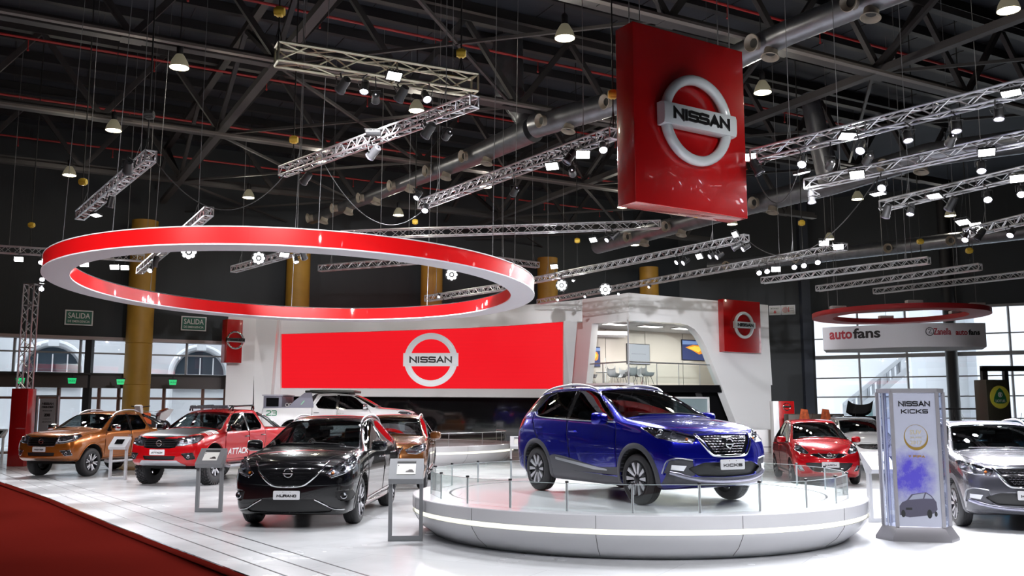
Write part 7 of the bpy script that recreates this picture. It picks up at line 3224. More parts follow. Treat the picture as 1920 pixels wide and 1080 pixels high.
# ================================================================ double cab pickup
def pickup(root, body, variant='frontier', lev=3):
    off = variant == 'attack'
    wh = variant == 'white'
    R_ = .425 if off else .385
    L_ = .05 if off else 0.0
    spec = dict(wheel_r=R_, rim_r=.22 if off else .245, tyre_w=.275 if off else .255, track=1.70 if off else 1.60, xf=1.575, xr=-1.575, arch_gap=.075, arch_dz=.03 + L_, lift=.2 + L_,
                rim_style='offroad' if off else 'twelve', lev=lev, glass=(4, 8), cowl_x=1.16, cowl_z=1.22 + L_, roof_x=.46, roof_z=1.70 + L_, cab_rear=-.95, cab_w=.68,
                knobby=off, bed=(-2.9 if variant == 'frontier' else -2.58, -1.10, .72, .80 + L_), crease=dict(ring=(8,), top=(7,)),
                st=[S_(2.34, 1.09, .70, .02, .44, .99, .80, .84, .80),
                    S_(2.22, 1.15, .74, .03, .42, 1.06, .85, .91, .86, bow=.05),
                    S_(1.85, 1.20, .76, .035, .42, 1.12, .88, .925, .88, fl=.014, bow=.02),
                    S_(1.35, 1.235, .775, .04, .42, 1.15, .885, .92, .87, fl=.008),
                    S_(1.10, 1.255, .78, .04, .42, 1.16, .885, .905, .86, bow=.14),
                    S_(.42, 1.70, .62, .045, .42, 1.17, .88, .90, .86, bow=.07),
                    S_(-.25, 1.765, .64, .03, .42, 1.18, .875, .90, .86),
                    S_(-.82, 1.735, .63, .03, .42, 1.20, .87, .90, .86),
                    S_(-1.02, 1.30, .80, .0, .42, 1.22, .87, .90, .86, bow=-.0),
                    S_(-1.60, 1.27, .84, .0, .44, 1.20, .875, .915, .87, fl=.012),
                    S_(-2.40, 1.27, .84, .0, .50, 1.20, .875, .905, .86),
                    S_(-2.66, 1.26, .82, .0, .54, 1.18, .86, .88, .84)],
                front=[(-.08, .10), (0, .16), (.02, .17), (.02, .16), (.0, .14), (-.03, .12), (-.05, .11)],
                rear=[(.05, .03), (0, .03), (-.01, .03), (-.01, .02), (.0, .02), (.01, .02), (.01, .0)])
    for s_ in spec['st']:
        for k in ('zt', 'zb', 'zbelt'):
            s_[k] += L_
    sh = CarShell(spec)
    Z = L_
    dr = lambda P_: [(x, z + Z) for x, z in P_]
    sh.cut('front_door', xz(arc_poly(dr([(1.06, .54), (1.06, 1.06), (.98, 1.19), (.46, 1.645), (-.10, 1.708), (-.10, .54)]), .05), .9), (0, 1, 0), trim=(.0035, M_seal, 'door_seal'), solid=.018)
    sh.cut('rear_door', xz(arc_poly(dr([(-.102, .54), (-.102, 1.708), (-.72, 1.685), (-.96, 1.30), (-.96, .96), (-.80, .54)]), .05), .9), (0, 1, 0), trim=(.0035, M_seal, 'door_seal'), solid=.018)
    hoodm = mat('matt_black_bonnet', (.005, .005, .006), .38, spec=.12) if off else body
    sh.cut('bonnet', [(1.24, 0, 2), (1.16, -.70, 2), (1.25, -.78, 2), (1.9, -.76, 2), (2.28, -.62, 2), (2.42, 0, 2), (2.28, .62, 2), (1.9, .76, 2), (1.25, .78, 2), (1.16, .70, 2)], (0, 0, 1), mirror=False, thr=.3, m=hoodm, trim=(.0035, M_seal, 'bonnet_gap'), solid=.018)
    sh.cut('windscreen', arc_poly([(1.10, -.775, 1.26 + Z), (1.10, .775, 1.26 + Z), (.44, .605, 1.69 + Z), (.44, -.605, 1.69 + Z)], .05), (1, 0, 1.2), thr=.2, mirror=False, m=M_wind, trim=(.008, M_trimb, 'windscreen_surround'))
    sh.cut('front_side_window', xz(arc_poly(dr([(.94, 1.21), (.88, 1.27), (.46, 1.60), (.30, 1.655), (-.05, 1.675), (-.06, 1.22)]), .03), .9), (0, 1, 0), m=M_side, trim=(.006, M_trimb, 'window_surround'))
    sh.cut('rear_side_window', xz(arc_poly(dr([(-.15, 1.22), (-.15, 1.675), (-.66, 1.655), (-.84, 1.36), (-.74, 1.25)]), .04), .9), (0, 1, 0), m=M_side, trim=(.006, M_trimb, 'window_surround'))
    sh.cut('pillar_cover', xz(dr([(-.065, 1.21), (-.055, 1.69), (-.145, 1.69), (-.145, 1.21)]), .9), (0, 1, 0), m=M_trimb)
    sh.cut('rear_window', yz(arc_poly([(-.60, 1.34 + Z), (.60, 1.34 + Z), (.54, 1.62 + Z), (-.54, 1.62 + Z)], .04), -1), (-1, 0, .0), mirror=False, m=M_side, thr=.2)
    Dh = (1, .45, 0)
    hl = [(2.44, .46, 1.08), (2.32, .74, 1.13), (2.10, .86, 1.15), (2.02, .89, 1.10), (2.22, .86, .98), (2.40, .62, .91), (2.46, .44, .90)]
    hl = [(x, y, z + Z) for x, y, z in hl]
    sh.cut('headlight', hl, Dh, thr=.05, m=M_lensg, bucket=.06, bm=M_hdark, trim=(.006, M_trimb if off else M_chrome, 'headlight_edge'))
    sh.cut('grille', yz(arc_poly([(y, z + Z) for y, z in sym([(0, 1.085), (.46, 1.075), (.43, .865), (.30, .845), (0, .84)])], .02), 2.4), (1, 0, 0), thr=.2, mirror=False, m=M_trimb, inset=.03)
    sh.cut('lower_intake', yz(arc_poly([(y, z + Z) for y, z in sym([(0, .67), (.44, .67), (.40, .58), (0, .575)])], .02), 2.4), (1, 0, 0), thr=.1, mirror=False, m=M_black, inset=.04)
    sh.cut('fog_lamp_recess', arc_poly([(2.40, .56, .72 + Z), (2.30, .80, .74 + Z), (2.26, .84, .60 + Z), (2.36, .68, .585 + Z)], .02), (1, .3, 0), thr=.05, m=M_black, inset=.015, trim=(.010, M_trimb if off else M_chrome, 'fog_lamp_bezel'))
    sh.cut('front_skid', yz([(y, z + Z) for y, z in (sym([(0, .565), (.46, .565), (.62, .45), (.52, .40), (0, .39)]) if off else sym([(0, .44), (1.0, .44), (1.0, .36), (0, .36)]))], 2.4), (1, 0, 0), thr=.0, mirror=False, m=mat('silver_skid_plate', (.48, .49, .53), .35, metal=.6) if off else M_black)
    if variant != 'frontier':
        sh.cut('tailgate', yz([(y, z + Z) for y, z in sym([(0, 1.24), (.72, 1.24), (.72, .72), (0, .72)])], -2.7), (-1, 0, 0), mirror=False, thr=.3, trim=(.004, M_seal, 'tailgate_gap'))
    if not wh:
        sh.cut('tail_light', [(-2.5, .9, 1.16 + Z), (-2.70, .84, 1.16 + Z), (-2.70, .84, .86 + Z), (-2.55, .9, .86 + Z)], (-1, 1, 0), thr=.0, m=M_redlens)
    P = sh.export(root, body)
    for sg in (1, -1):
        q = P.get(('headlight', sg))
        if q:
            lamp_bits(sh, q, [(2.22, .78, 1.03 + Z, .045, 'proj'), (2.36, .62, 1.01 + Z, .042, 'bowl'), (2.12, .86, 1.09 + Z, .024, 'bowl')], Dh, sg)
            if not off and sg == 1:
                front_tube(sh, root, [(2.42, .50, 1.03 + Z), (2.44, .47, .95 + Z), (2.36, .66, .955 + Z), (2.24, .82, 1.03 + Z)], .011, M_drl, 'light_guide', Dh, -.02, parent=q)
        for x in (spec['xf'], spec['xr']):
            make_wheel(root, x, sg, spec)
            flare(sh, root, x, R_ + .03 + L_, R_ + .085, R_ + .115, .0 if x > 0 else .12, PI - .12 if x > 0 else PI, sg, body, off=.016)
        mirror_pod(root, .86, .87, 1.26 + Z, sg, M_trimb if off else (M_chrome if not wh else M_chrome), 1.12)
        h, n = sh.hit((2.3, sg * .70, .66 + Z), (1, sg * .3, 0))
        mb = MB()
        mb.X = Matrix.Translation(h + Vector((.0, 0, 0))) @ Vector((1, .2 * sg, 0)).to_track_quat('Z', 'Y').to_matrix().to_4x4()
        mb.lathe([(.045, -.02), (.043, .010), (.036, .014), (.03, -.005), (.001, -.012)], 16)
        mb.build('fog_lamp', M_refl, root)
        mb = MB()
        mb.tube([(1.02, sg * .86, .40 + Z), (.95, sg * .95, .37 + Z), (-.85, sg * .95, .37 + Z), (-.95, sg * .86, .40 + Z)], .045, 8)
        for x in (.7, -.1, -.75):
            mb.tube([(x, sg * .6, .45 + Z), (x, sg * .94, .37 + Z)], .02, 6)
        mb.build('side_step', M_sat, root)
    mb = MB()
    mb.box(-2.5, 2.2, -.55, .55, .36 + Z, .50 + Z)
    for x in (spec['xf'], spec['xr']):
        mb.tube([(x, -.75, R_), (x, .75, R_)], .06, 8)
    mb.build('chassis', M_well, root)
    if not off:
        front_tube(sh, root, [(.47, 1.085 + Z), (.44, .95 + Z), (.42, .85 + Z)], .016, M_chrome, 'grille_surround', off=-.002, mirror=True)
        front_tube(sh, root, [(.42, .845 + Z), (0, .83 + Z), (-.42, .845 + Z)], .012, M_chrome, 'grille_lower_trim', off=-.002)
    mb = MB()
    for k in range(4):
        z = .90 + .05 * k + Z
        h, n = sh.hit((0, 0, z), (1, 0, 0))
        mb.box(h.x - .026, h.x - .016, -.40, .40, z - .006, z + .006)
    mb.build('grille_slats', mat('dark_grille_bar', (.012, .012, .013), .45), root)
    car_emblem(sh, root, .965 + Z, .15, .0)
    if off:
        number_plate(sh, root, .755 + Z, 'ATTACK', off=.03, tw=.30, slant=.35)
    else:
        number_plate(sh, root, .755 + Z, 'FRONTIER', off=.03, tw=.29)
    door_handles(sh, root, [(.02, 1.08 + Z), (-.80, 1.10 + Z)], M_trimb if off else M_chrome)
    wipers(sh, root, 1.17, 1.28 + Z)
    cabin(root, spec)
    if variant == 'frontier':
        rails(root, [(.38, .58, -.005), (.25, .59, .035), (-.1, .60, .055), (-.55, .59, .05), (-.78, .58, .0)], mat('satin_roof_rail', (.62, .62, .66), .28, metal=.6), .022, shell=sh)
    # sports bar behind the cab
    if not wh:
        for sg in (1, -1):
            mb = MB()
            for o_ in (0, -.16):
                mb.tube([(-.98 + o_, sg * .60, 1.66 + Z + o_ * .25), (-1.18 + o_, sg * .70, 1.55 + Z), (-1.75 + o_, sg * .78, 1.27 + Z)], .032, 8)
            mb.build('sports_bar', M_trimb, root)
        mb = MB()
        mb.tube([(-1.0, -.60, 1.66 + Z), (-1.0, .60, 1.66 + Z)], .035, 8)
        mb.tube([(-1.16, -.62, 1.62 + Z), (-1.16, .62, 1.62 + Z)], .03, 8)
        mb.build('sports_bar_hoop', M_trimb, root)
        mb = MB()
        if off:
            mb.rbox(-2.62, -1.15, -.80, .80, 1.24 + Z, 1.285 + Z, .012)
            mb.build('bed_cover', M_black, root)
        else:
            mb.rbox(-3.20, -2.70, -.72, .72, .735, .785, .012)
            mb.build('lowered_tailgate', body, root)
    if off:
        mb = MB()
        for sg in (1, -1):
            mb.tube([(.40, sg * .56, 1.74 + Z), (.30, sg * .60, 1.84 + Z), (-.75, sg * .60, 1.87 + Z), (-.85, sg * .56, 1.78 + Z)], .024, 8)
            for x in (.25, -.7):
                mb.tube([(x, sg * .58, 1.72 + Z), (x, sg * .60, 1.85 + Z)], .02, 6)
        for x in (.28, .0, -.28, -.56, -.78):
            mb.tube([(x, -.60, 1.855 + Z), (x, .60, 1.855 + Z)], .016, 6)
        rk = mb.build('roof_rack', M_trimb, root)
        mb = MB()
        mb.rbox(.36, .43, -.55, .55, 1.78 + Z, 1.86 + Z, .01)
        mb.build('light_bar', mat('light_bar_grey', (.30, .30, .36), .3, metal=.6), rk)
        mb = MB()
        for k in range(14):
            y = -.5 + k * .077
            mb.box(.43, .436, y - .03, y + .03, 1.79 + Z, 1.85 + Z)
        mb.build('light_bar_lens', M_sat, rk)
        for sg in (1, -1):
            h, n = sh.hit((.45, 0, .72 + Z), (0, sg, 0))
            Mt = Matrix.Translation((.42, h.y + sg * .006, .72 + Z)) @ Matrix.Rotation(0 if sg < 0 else PI, 4, 'Z')
            mb = MB()
            put(wide_text('ATTACK', .95, .15, .004, .20, .35), mb, Mt)
            mb.build('door_lettering', M_wl, root, smooth=0)
        # white stripes on the bonnet edge
        for sg in (1, -1):
            for k, (x0, w_) in enumerate(((1.84, .035), (1.77, .035), (1.70, .035), (1.62, .24))):
                rows = []
                for q in range(5):
                    row = []
                    for e in (0, 1):
                        x = x0 - e * w_ - q * .018
                        h, n = sh.hit((x, sg * (.80 - .02 * q - (.0 if q else .0)), 1.3), (0, sg * .35, 1))
                        h, n = sh.hit((x, sg * (.66 + .05 * q), 1.6), (0, 0, 1))
                        row.append(tuple(h + Vector((0, 0, .004))))
                    rows.append(row)
                mb = MB()
                mb.grid(rows)
                mb.build('bonnet_stripe', M_wl, root, fix=False)
    if wh:
        # roof tray, grey canopy sides, display box and the number
        mb = MB()
        mb.rbox(-1.25, .42, -.66, .66, 1.77, 1.85, .02)
        for x in (-.7, .2):
            mb.box(x - .04, x + .04, -.5, .5, 1.70, 1.78)
        tr = mb.build('roof_tray', mat('olive_black_tray', (.05, .055, .05), .35, metal=.3), root)
        mb = MB()
        mb.rbox(-1.1, .30, -.60, .60, 1.85, 1.875, .01)
        mb.build('tray_top', mat('grey_tray_top', (.30, .31, .30), .4), tr)
        mg = mat('grey_canopy_panel', (.20, .20, .25), .35)
        for sg in (1, -1):
            mb = MB()
            mb.prism([(-.90, 1.27), (-.98, 1.78), (-1.22, 1.76), (-1.55, 1.50), (-1.75, 1.30), (-2.6, 1.285), (-2.6, 1.25)], sg * .80, sg * .86, 'xz')
            pn = mb.build('canopy_side', mg, root)
            mb = MB()
            mb.prism([(-1.20, 1.50), (-1.235, 1.50), (-1.34, 1.37), (-1.305, 1.37)], sg * .861, sg * .868, 'xz')
            mb.build('green_flash', mat('light_green_mark', (.25, .6, .35), .4), pn)
        mb = MB()
        mb.rbox(-2.62, -2.0, -.78, .80, 1.25, 1.66, .015)
        bx = mb.build('equipment_box', mat('lilac_grey_box', (.17, .17, .22), .4), root)
        mb = MB()
        mb.rbox(-2.66, -1.96, -.82, .84, 1.66, 1.71, .01)
        mb.build('box_lid', mat('pale_lid', (.45, .45, .52), .4), bx)
        for sg in (1, -1):
            mb = MB()
            mb.box(-2.52, -2.10, sg * .80 - .01 if sg > 0 else -.79, sg * .80 + .012 if sg > 0 else -.78 + .0, 1.31, 1.60)
            mb.build('dark_display', M_blackg, bx)
        mb = MB()
        for cx in (-1.86, -1.74):
            mb.X = Matrix.Translation((cx, -.60, 1.36))
            mb.tube([(.055 * math.cos(2 * PI * q / 12), 0, .055 * math.sin(2 * PI * q / 12)) for q in range(12)], .012, 6, closed=True)
            mb.tube([(0, 0, -.10), (0, .2, -.10)], .05, 8)
        mb.build('gear_coils', mat('pale_gear', (.5, .5, .5), .4), root)
        for sg in (1, -1):
            mb = MB()
            h, n = sh.hit((-2.0, 0, 1.08), (0, sg, 0))
            put(wide_text('23', .36, .18, .004, .17), mb, Matrix.Translation((-2.30, h.y + sg * .006, 1.09)) @ Matrix.Rotation(0 if sg < 0 else PI, 4, 'Z'))
            mb.build('side_number', mat('dark_green_number', (.02, .18, .09), .4), root, smooth=0)
    return sh


# ================================================================ small hatchback
def hatchback(root, body, variant='march', lev=3):
    ma = variant == 'march'
    spec = dict(wheel_r=.30, rim_r=.205, tyre_w=.175, track=1.47, xf=1.225, xr=-1.225, arch_gap=.04, arch_dz=.01,
                rim_style='five', lev=lev, glass=(4, 9), cowl_x=.98, cowl_z=1.02, roof_x=.2, roof_z=1.46, cab_rear=-1.55, cab_w=.60,
                st=[S_(1.74, .80, .54, .03, .20, .70, .66, .72, .68),
                    S_(1.62, .90, .58, .035, .17, .84, .73, .79, .75, bow=.06),
                    S_(1.40, .98, .62, .045, .16, .90, .77, .815, .78, fl=.012, bow=.05),
                    S_(1.15, 1.03, .655, .05, .16, .93, .785, .82, .78, fl=.008, bow=.02),
                    S_(.98, 1.055, .68, .045, .16, .945, .79, .815, .77, bow=.16),
                    S_(.22, 1.47, .54, .045, .16, .97, .785, .81, .77, bow=.08),
                    S_(-.30, 1.535, .555, .035, .16, 1.0, .78, .81, .77),
                    S_(-.85, 1.52, .55, .03, .16, 1.03, .78, .82, .78, fl=.008),
                    S_(-1.40, 1.43, .51, .03, .18, 1.06, .765, .82, .78, fl=.012, bow=-.03),
                    S_(-1.68, 1.16, .58, .02, .20, 1.03, .72, .79, .75, bow=-.05),
                    S_(-1.80, .98, .60, .02, .24, .90, .68, .74, .70)],
                front=[(-.05, .16), (0, .22), (.03, .24), (.03, .24), (.0, .22), (-.02, .19), (-.05, .16)],
                rear=[(.05, .07), (0, .09), (-.02, .09), (-.02, .08), (.0, .07), (.02, .06), (.03, .05)])
    sh = CarShell(spec)
    sh.cut('front_door', xz(arc_poly([(.86, .28), (.88, .86), (.80, .97), (.25, 1.42), (-.36, 1.488), (-.38, .94), (-.34, .28)], .05), .8), (0, 1, 0), trim=(.003, M_seal, 'door_seal'), solid=.018)
    sh.cut('rear_door', xz(arc_poly([(-.342, .28), (-.382, .94), (-.362, 1.488), (-.90, 1.47), (-1.30, 1.22), (-1.22, .90), (-.92, .50), (-.88, .28)], .05), .8), (0, 1, 0), trim=(.003, M_seal, 'door_seal'), solid=.018)
    sh.cut('bonnet', [(1.12, 0, 2), (1.04, -.58, 2), (1.12, -.655, 2), (1.5, -.58, 2), (1.76, -.42, 2), (1.84, 0, 2), (1.76, .42, 2), (1.5, .58, 2), (1.12, .655, 2), (1.04, .58, 2)], (0, 0, 1), mirror=False, thr=.3, trim=(.003, M_seal, 'bonnet_gap'), solid=.018)
    sh.cut('windscreen', arc_poly([(.98, -.67, 1.06), (.98, .67, 1.06), (.22, .525, 1.47), (.22, -.525, 1.47)], .05), (1, 0, 1.2), thr=.2, mirror=False, m=M_wind, trim=(.008, M_trimb, 'windscreen_surround'))
    sh.cut('front_side_window', xz(arc_poly([(.78, .985), (.72, 1.05), (.26, 1.38), (.10, 1.43), (-.32, 1.46), (-.34, 1.01)], .03), .8), (0, 1, 0), m=M_side, trim=(.006, M_trimb, 'window_surround'))
    sh.cut('rear_side_window', xz(arc_poly([(-.42, 1.015), (-.41, 1.46), (-.84, 1.44), (-1.08, 1.33), (-1.22, 1.12), (-1.12, 1.05)], .03), .8), (0, 1, 0), m=M_side, trim=(.006, M_trimb, 'window_surround'))
    sh.cut('rear_window', arc_poly([(-1.68, -.50, 1.12), (-1.68, .50, 1.12), (-1.45, .44, 1.38), (-1.45, -.44, 1.38)], .05), (-1, 0, .6), mirror=False, m=M_side, thr=.2)
    Dh = (1, .45, 0)
    if ma:
        hl = [(1.62, .68, .96), (1.50, .76, .97), (1.58, .76, .84), (1.72, .64, .765), (1.80, .50, .745), (1.82, .46, .77), (1.74, .56, .86)]
        gr = sym([(0, .765), (.36, .765), (.46, .735), (.24, .66), (0, .65)])
        gv = [(.24, .77), (.16, .70), (.10, .655), (0, .645), (-.10, .655), (-.16, .70), (-.24, .77)]
        sh.cut('lower_intake', yz(arc_poly(sym([(0, .54), (.48, .545), (.56, .53), (.48, .42), (.34, .33), (0, .32)]), .03), 1.8), (1, 0, 0), thr=.1, mirror=False, m=M_black, inset=.03)
    else:
        hl = [(1.62, .68, .93), (1.50, .76, .95), (1.58, .76, .84), (1.72, .64, .745), (1.80, .50, .72), (1.82, .46, .745), (1.74, .56, .84)]
        gr = sym([(0, .80), (.36, .80), (.44, .76), (.36, .67), (0, .65)])
        gv = [(.46, .80), (.38, .665), (0, .64), (-.38, .665), (-.46, .80)]
        sh.cut('lower_intake', yz(arc_poly(sym([(0, .44), (.58, .45), (.60, .32), (0, .30)]), .03), 1.8), (1, 0, 0), thr=.1, mirror=False, m=M_black, inset=.03)
    sh.cut('headlight', hl, Dh, thr=.05, m=M_lensg, bucket=.05, bm=M_refl, trim=(.004, M_chrome, 'headlight_edge'))
    sh.cut('grille', yz(arc_poly(gr, .02), 1.8), (1, 0, 0), thr=.2, mirror=False, m=M_trimb, inset=.02)
    if ma:
        sh.cut('fog_lamp', arc_poly([(1.72, .60, .48), (1.66, .68, .46), (1.70, .64, .36), (1.76, .54, .345)], .015), (1, .5, 0), thr=.05, m=M_refl, trim=(.010, M_chrome, 'fog_lamp_bezel'), inset=.01)
    sh.cut('tail_light', [(-1.50, .78, 1.08), (-1.72, .70, 1.04), (-1.76, .66, .84), (-1.60, .78, .84)], (-.8, 1, 0), thr=.0, m=M_redlens)
    P = sh.export(root, body)
    for sg in (1, -1):
        q = P.get(('headlight', sg))
        if q:
            lamp_bits(sh, q, [(1.62, .70, .87, .048, 'proj'), (1.74, .58, .80, .036, 'bowl')], Dh, sg)
        for x in (spec['xf'], spec['xr']):
            make_wheel(root, x, sg, spec)
        mirror_pod(root, .72, .76, 1.01, sg, body, .92)
        side_strip(sh, root, [(.82, .30), (-.85, .33)], [(.82, .275), (-.85, .305)], sg, M_black, 'sill_strip', .006)
    front_tube(sh, root, gv, .012, M_chrome, 'grille_surround', off=.0)
    if not ma:
        for k in range(3):
            front_tube(sh, root, [(.42 - .02 * k, .77 - .035 * k), (0, .755 - .035 * k), (-.42 + .02 * k, .77 - .035 * k)], .007, M_chrome, 'grille_slat', off=-.005)
    else:
        front_tube(sh, root, [(.48, .44), (.38, .335), (0, .315), (-.38, .335), (-.48, .44)], .008, M_chrome, 'intake_trim', off=.0)
    car_emblem(sh, root, .725, .115, .0)
    if ma:
        number_plate(sh, root, .50, 'MARCH', off=.03, tw=.27)
    door_handles(sh, root, [(-.22, .90), (-1.06, .92)], body)
    wipers(sh, root, 1.04, 1.08)
    cabin(root, spec)
    mb = MB()
    mb.tube([(-.05, 0, 1.55), (.12, 0, 1.72)], .005, 5)
    mb.build('aerial', M_black, root)
    return sh


def car_root(name, label, x, y, z, hx, hy):
    t = thing(name, label, 'car', (x, y, z), math.atan2(hy, hx))
    return t
# ================================================================ the cars in their places
P_blue = paint('metallic_royal_blue', (.004, .006, .25), .62, .24)
P_black = paint('gloss_black_paint', (.004, .004, .005), 0, .2)
P_brown = paint('metallic_copper_brown', (.20, .075, .020), .5, .26)
P_orange = paint('metallic_amber_orange', (.31, .090, .012), .5, .26)
P_redp = paint('signal_red_paint', (.42, .003, .006), .1, .25)
P_redm = paint('bright_red_paint', (.40, .003, .008), .2, .25)
P_whitep = paint('white_paint', (.74, .74, .75), 0, .25)
P_grey = paint('metallic_graphite_grey', (.075, .075, .09), .55, .26)
P_silver = paint('silver_roof_paint', (.50, .50, .60), .5, .24)
P_teal = paint('metallic_blue_teal', (.02, .14, .26), .5, .26)

t = car_root('car', 'royal blue compact crossover on the large round platform', 1.76, 14.08, PZT - .003, .48, -.877)
crossover_small(t, P_blue)
t = car_root('car', 'gloss black crossover standing on the white floor beside the large platform', -3.24, 16.62, 0, -.05, -1)
crossover_large(t, P_black)
t = car_root('car', 'copper brown crossover half hidden behind the black crossover', -2.92, 23.4, 0, .03, -1)
crossover_large(t, P_brown, 'xtrail', lev=2)
t = car_root('car', 'amber orange double cab pickup at the left, in front of the ochre column', -11.98, 27.7, 0, -.25, -.97)
pickup(t, P_orange, 'frontier')
t = car_root('car', 'red lifted double cab pickup with matt black bonnet and roof rack', -7.72, 24.7, 0, -.24, -.965)
pickup(t, P_redp, 'attack')
t = car_root('car', 'white pickup seen side-on upon the rear platform, numbered 23', -5.74, 32.4, .617, 1, -.02)
pickup(t, P_whitep, 'white', lev=2)
t = car_root('car', 'small bright red hatchback on the floor right of the large platform', 7.80, 24.5, 0, -.12, -.99)
hatchback(t, P_redm, 'march')
t = car_root('car', 'white car half hidden behind the red hatchback and the tall totem', 10.9, 29.9, 0, -.12, -.99)
hatchback(t, P_whitep, 'white', lev=2)
t.scale = (1.12, 1.06, 1.02)
t = car_root('car', 'graphite grey crossover with a silver roof, cut by the right edge', 8.0, 15.9, 0, -.22, -.975)
crossover_small(t, P_grey, P_silver)
t = car_root('car', 'teal blue car showing only its roof behind the grey crossover', 11.5, 21.3, 0, -.30, -.95)
hatchback(t, P_teal, 'white', lev=2)

# ================================================================ dirt bike standing in the bed of the orange pickup
t = thing('dirt_bike', 'white and red dirt bike standing in the bed of the orange pickup', 'motorcycle', (-11.98 + .25 * 2.14, 27.7 + .97 * 2.14, .806), math.atan2(-.945, -.33))
M_org = mat('orange_plastic', (.75, .12, .02), .35)
for x in (.68, -.68):
    mb = MB()
    mb.X = Matrix.Translation((x, 0, .34))
    n = 28
    mb.tube([(.30 * math.cos(2 * PI * q / n), 0, .30 * math.sin(2 * PI * q / n)) for q in range(n)], .045, 8, closed=True)
    for q in range(10):
        a = PI * q / 10
        mb.tube([(.28 * math.cos(a), 0, .28 * math.sin(a)), (-.28 * math.cos(a), 0, -.28 * math.sin(a))], .004, 4)
    mb.build('wheel', M_tyre, t)
mb = MB()
mb.tube([(.68, .06, .34), (.48, .06, .95), (.44, .05, 1.05)], .024, 8)
mb.tube([(.68, -.06, .34), (.48, -.06, .95), (.44, -.05, 1.05)], .024, 8)
mb.build('fork', M_sat, t)
mb = MB()
mb.tube([(.44, -.36, 1.12), (.47, -.2, 1.10), (.45, 0, 1.08), (.47, .2, 1.10), (.44, .36, 1.12)], .014, 8)
mb.build('handlebar', M_black, t)
mb = MB()
mb.tube([(.45, 0, .95), (.15, 0, .40), (-.25, 0, .38), (-.30, 0, .80), (.40, 0, .90)], .022, 8)
mb.rbox(-.20, .18, -.10, .10, .38, .70, .03)
mb.tube([(-.25, 0, .42), (-.68, 0, .34)], .02, 6)
mb.build('frame_and_engine', M_black, t)
mb = MB()
mb.grid([[(x, y * w_, z - abs(y) * .05) for y in (-.11, -.05, 0, .05, .11)] for x, z, w_ in ((.30, .98, .6), (.10, .96, 1), (-.2, .93, 1), (-.5, .98, .9), (-.78, 1.06, .6))])
mb.grid([[(x, y * w_, z - .07 - abs(y) * .05) for y in (.11, .05, 0, -.05, -.11)] for x, z, w_ in ((.30, .98, .6), (.10, .96, 1), (-.2, .93, 1), (-.5, .98, .9), (-.78, 1.06, .6))])
mb.build('seat', P_redm, t, fix=False)
mb = MB()
mb.prism([(-.35, .70), (-.40, .90), (-.85, 1.04), (-1.0, 1.02), (-.80, .80), (-.6, .66)], -.09, .09, 'xz')
mb.build('tail_plastic', M_whitem, t)
mb = MB()
mb.prism([(.52, .86), (.60, 1.12), (.54, 1.16), (.46, 1.12), (.44, .88)], -.11, .11, 'xz')
mb.build('number_board', M_whitem, t)
mb = MB()
mb.grid([[(x, y, z - abs(y) * .2) for y in (-.06, 0, .06)] for x, z in ((.35, .78), (.6, .76), (.85, .72), (1.02, .64))])
mb.prism([(.05, .55), (.40, .62), (.42, .90), (.12, .92)], -.12, .12, 'xz')
mb.build('front_mudguard', M_org, t, fix=False)

# ================================================================ things far behind at right
def at_floor(px, Y):
    p = PY(px, 772, Y)
    return (p.x, p.y, 0)


t = thing('display_car_shell', 'black car shell with its bonnet raised, behind the white car', 'car part', at_floor(1615, 35), 0)
z = PY(1615, 752, 35).z
mb = MB()
rows = []
for i in range(9):
    u = -1 + i / 4
    rows.append([(u * .47, 0 + .25 * k, z - .55 + .16 * abs(u) ** 3 + .42 * (1 - k) - .0) for k in (0, .3, .7, 1)])
rows2 = [[(x, y + .04, zz - .02) for x, y, zz in r] for r in rows]
mb.grid(rows)
mb.grid(rows2)
mb.build('raised_bonnet', M_blackg, t, fix=False)
mb = MB()
mb.rbox(-.75, .75, .1, 1.6, .25, z - .55, .12)
mb.build('front_shell', M_blackg, t)
for sx in (-.6, .6):
    mb = MB()
    mb.X = Matrix.Translation((sx, .5, .31))
    mb.lathe([(.2, -.1), (.31, -.1), (.31, .1), (.2, .1)], 20, 'x')
    mb.build('wheel', M_tyre, t)
for (px, Y, lab) in ((1508, 34.2, 'orange banner stand behind the red hatchback, left of two'), (1548, 34.2, 'orange banner stand behind the red hatchback, right of two')):
    t = thing('banner_stand', lab, 'banner', at_floor(px, Y), .3, 'orange banners behind the red hatchback')
    z = PY(px, 768, Y).z
    mb = MB()
    mb.prism([(-.26, z - .55), (.0, z - .62), (.26, z - .5), (.14, z), (-.12, z + .03)], 0, .03, 'xz')
    mb.build('banner_cloth', mat('orange_black_banner', (.45, .09, .03), .6, noise=.5, nscale=6), t)
    mb = MB()
    mb.tube([(0, .02, 0), (0, .02, z)], .015, 6)
    mb.lathe([(.2, 0), (.2, .02), (.01, .02)], 14)
    mb.build('pole', M_dark, t)
t = thing('work_bench', 'dark work bench with boxes behind the red hatchback', 'bench', at_floor(1530, 37), 0)
mb = MB()
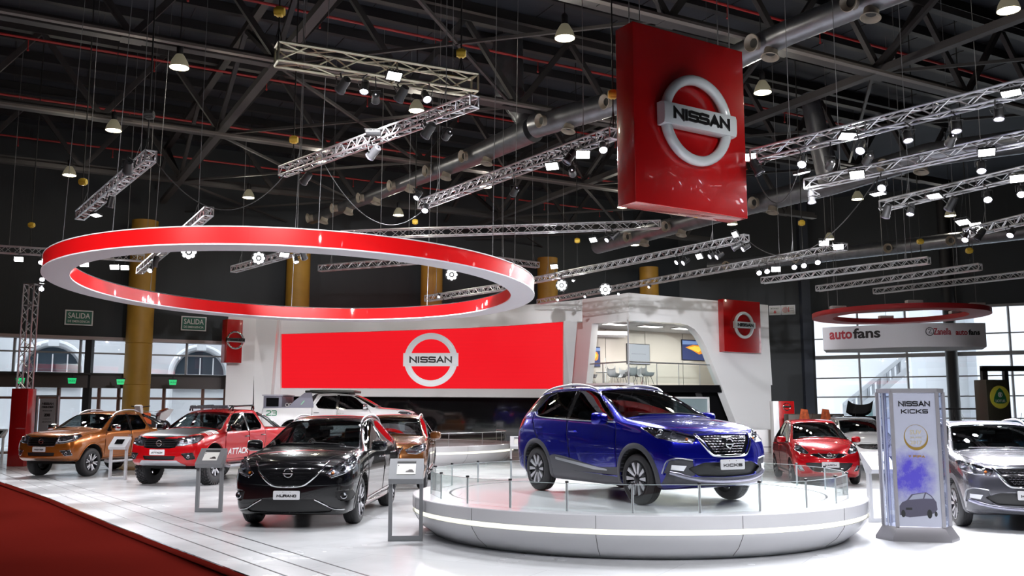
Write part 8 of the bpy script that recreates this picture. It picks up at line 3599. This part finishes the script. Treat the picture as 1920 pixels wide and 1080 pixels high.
mb.rbox(-1.1, 1.1, 0, .6, 0, PY(1530, 776, 37).z, .03)
mb.build('bench_body', mat('brown_black_bench', (.05, .035, .025), .5), t)
t = thing('utility_vehicle', 'dark open off-road vehicle behind the grey crossover, left of the pylon sign', 'vehicle', at_floor(1800, 33), .2)
mb = MB()
mb.rbox(-.8, .9, -.1, 1.6, .45, 1.25, .08)
mb.build('body', M_dark, t)
mb = MB()
for sx in (-.7, .75):
    for sy in (0, 1.3):
        mb.tube([(sx, sy, 1.2), (sx * .9, sy, 1.85)], .03, 6)
mb.tube([(-.63, 0, 1.85), (.68, 0, 1.85), (.68, 1.3, 1.85), (-.63, 1.3, 1.85)], .03, 6, closed=True)
mb.build('roll_cage', M_dark, t)
for sx in (-.75, .8):
    mb = MB()
    mb.X = Matrix.Translation((sx, .2, .36))
    mb.lathe([(.2, -.12), (.36, -.12), (.36, .12), (.2, .12)], 20, 'x')
    mb.build('wheel', M_tyre, t)
# white framed niche in the black lower wall of the pavilion
A_, B_ = PC + nR * 1.0, PR + nR * 1.0
s0, za = PF(1262, 744, A_, B_)
s1, zb = PF(1327, 790, A_, B_)
M = frame_on(A_, B_, (s0 + s1) / 2, (za + zb) / 2, .06)
t = thing('wall_niche', 'white framed glazed niche in the black lower wall of the pavilion', 'display case', tuple(M.translation), math.atan2(M[1][0], M[0][0]))
w_, h_ = abs(s1 - s0), abs(za - zb)
mb = MB()
for (x0, x1, z0_, z1_) in ((-w_ / 2, w_ / 2, h_ / 2 - .08, h_ / 2), (-w_ / 2, w_ / 2, -h_ / 2, -h_ / 2 + .08), (-w_ / 2, -w_ / 2 + .08, -h_ / 2, h_ / 2), (w_ / 2 - .08, w_ / 2, -h_ / 2, h_ / 2)):
    mb.box(x0, x1, -.10, .04, z0_, z1_)
mb.build('frame', M_whitem, t)
mb = MB()
mb.box(-w_ / 2 + .08, w_ / 2 - .08, -.02, .02, -h_ / 2 + .08, h_ / 2 - .08)
mb.build('back_panel', mat('pale_teal_panel', (.25, .33, .35), .4), t)
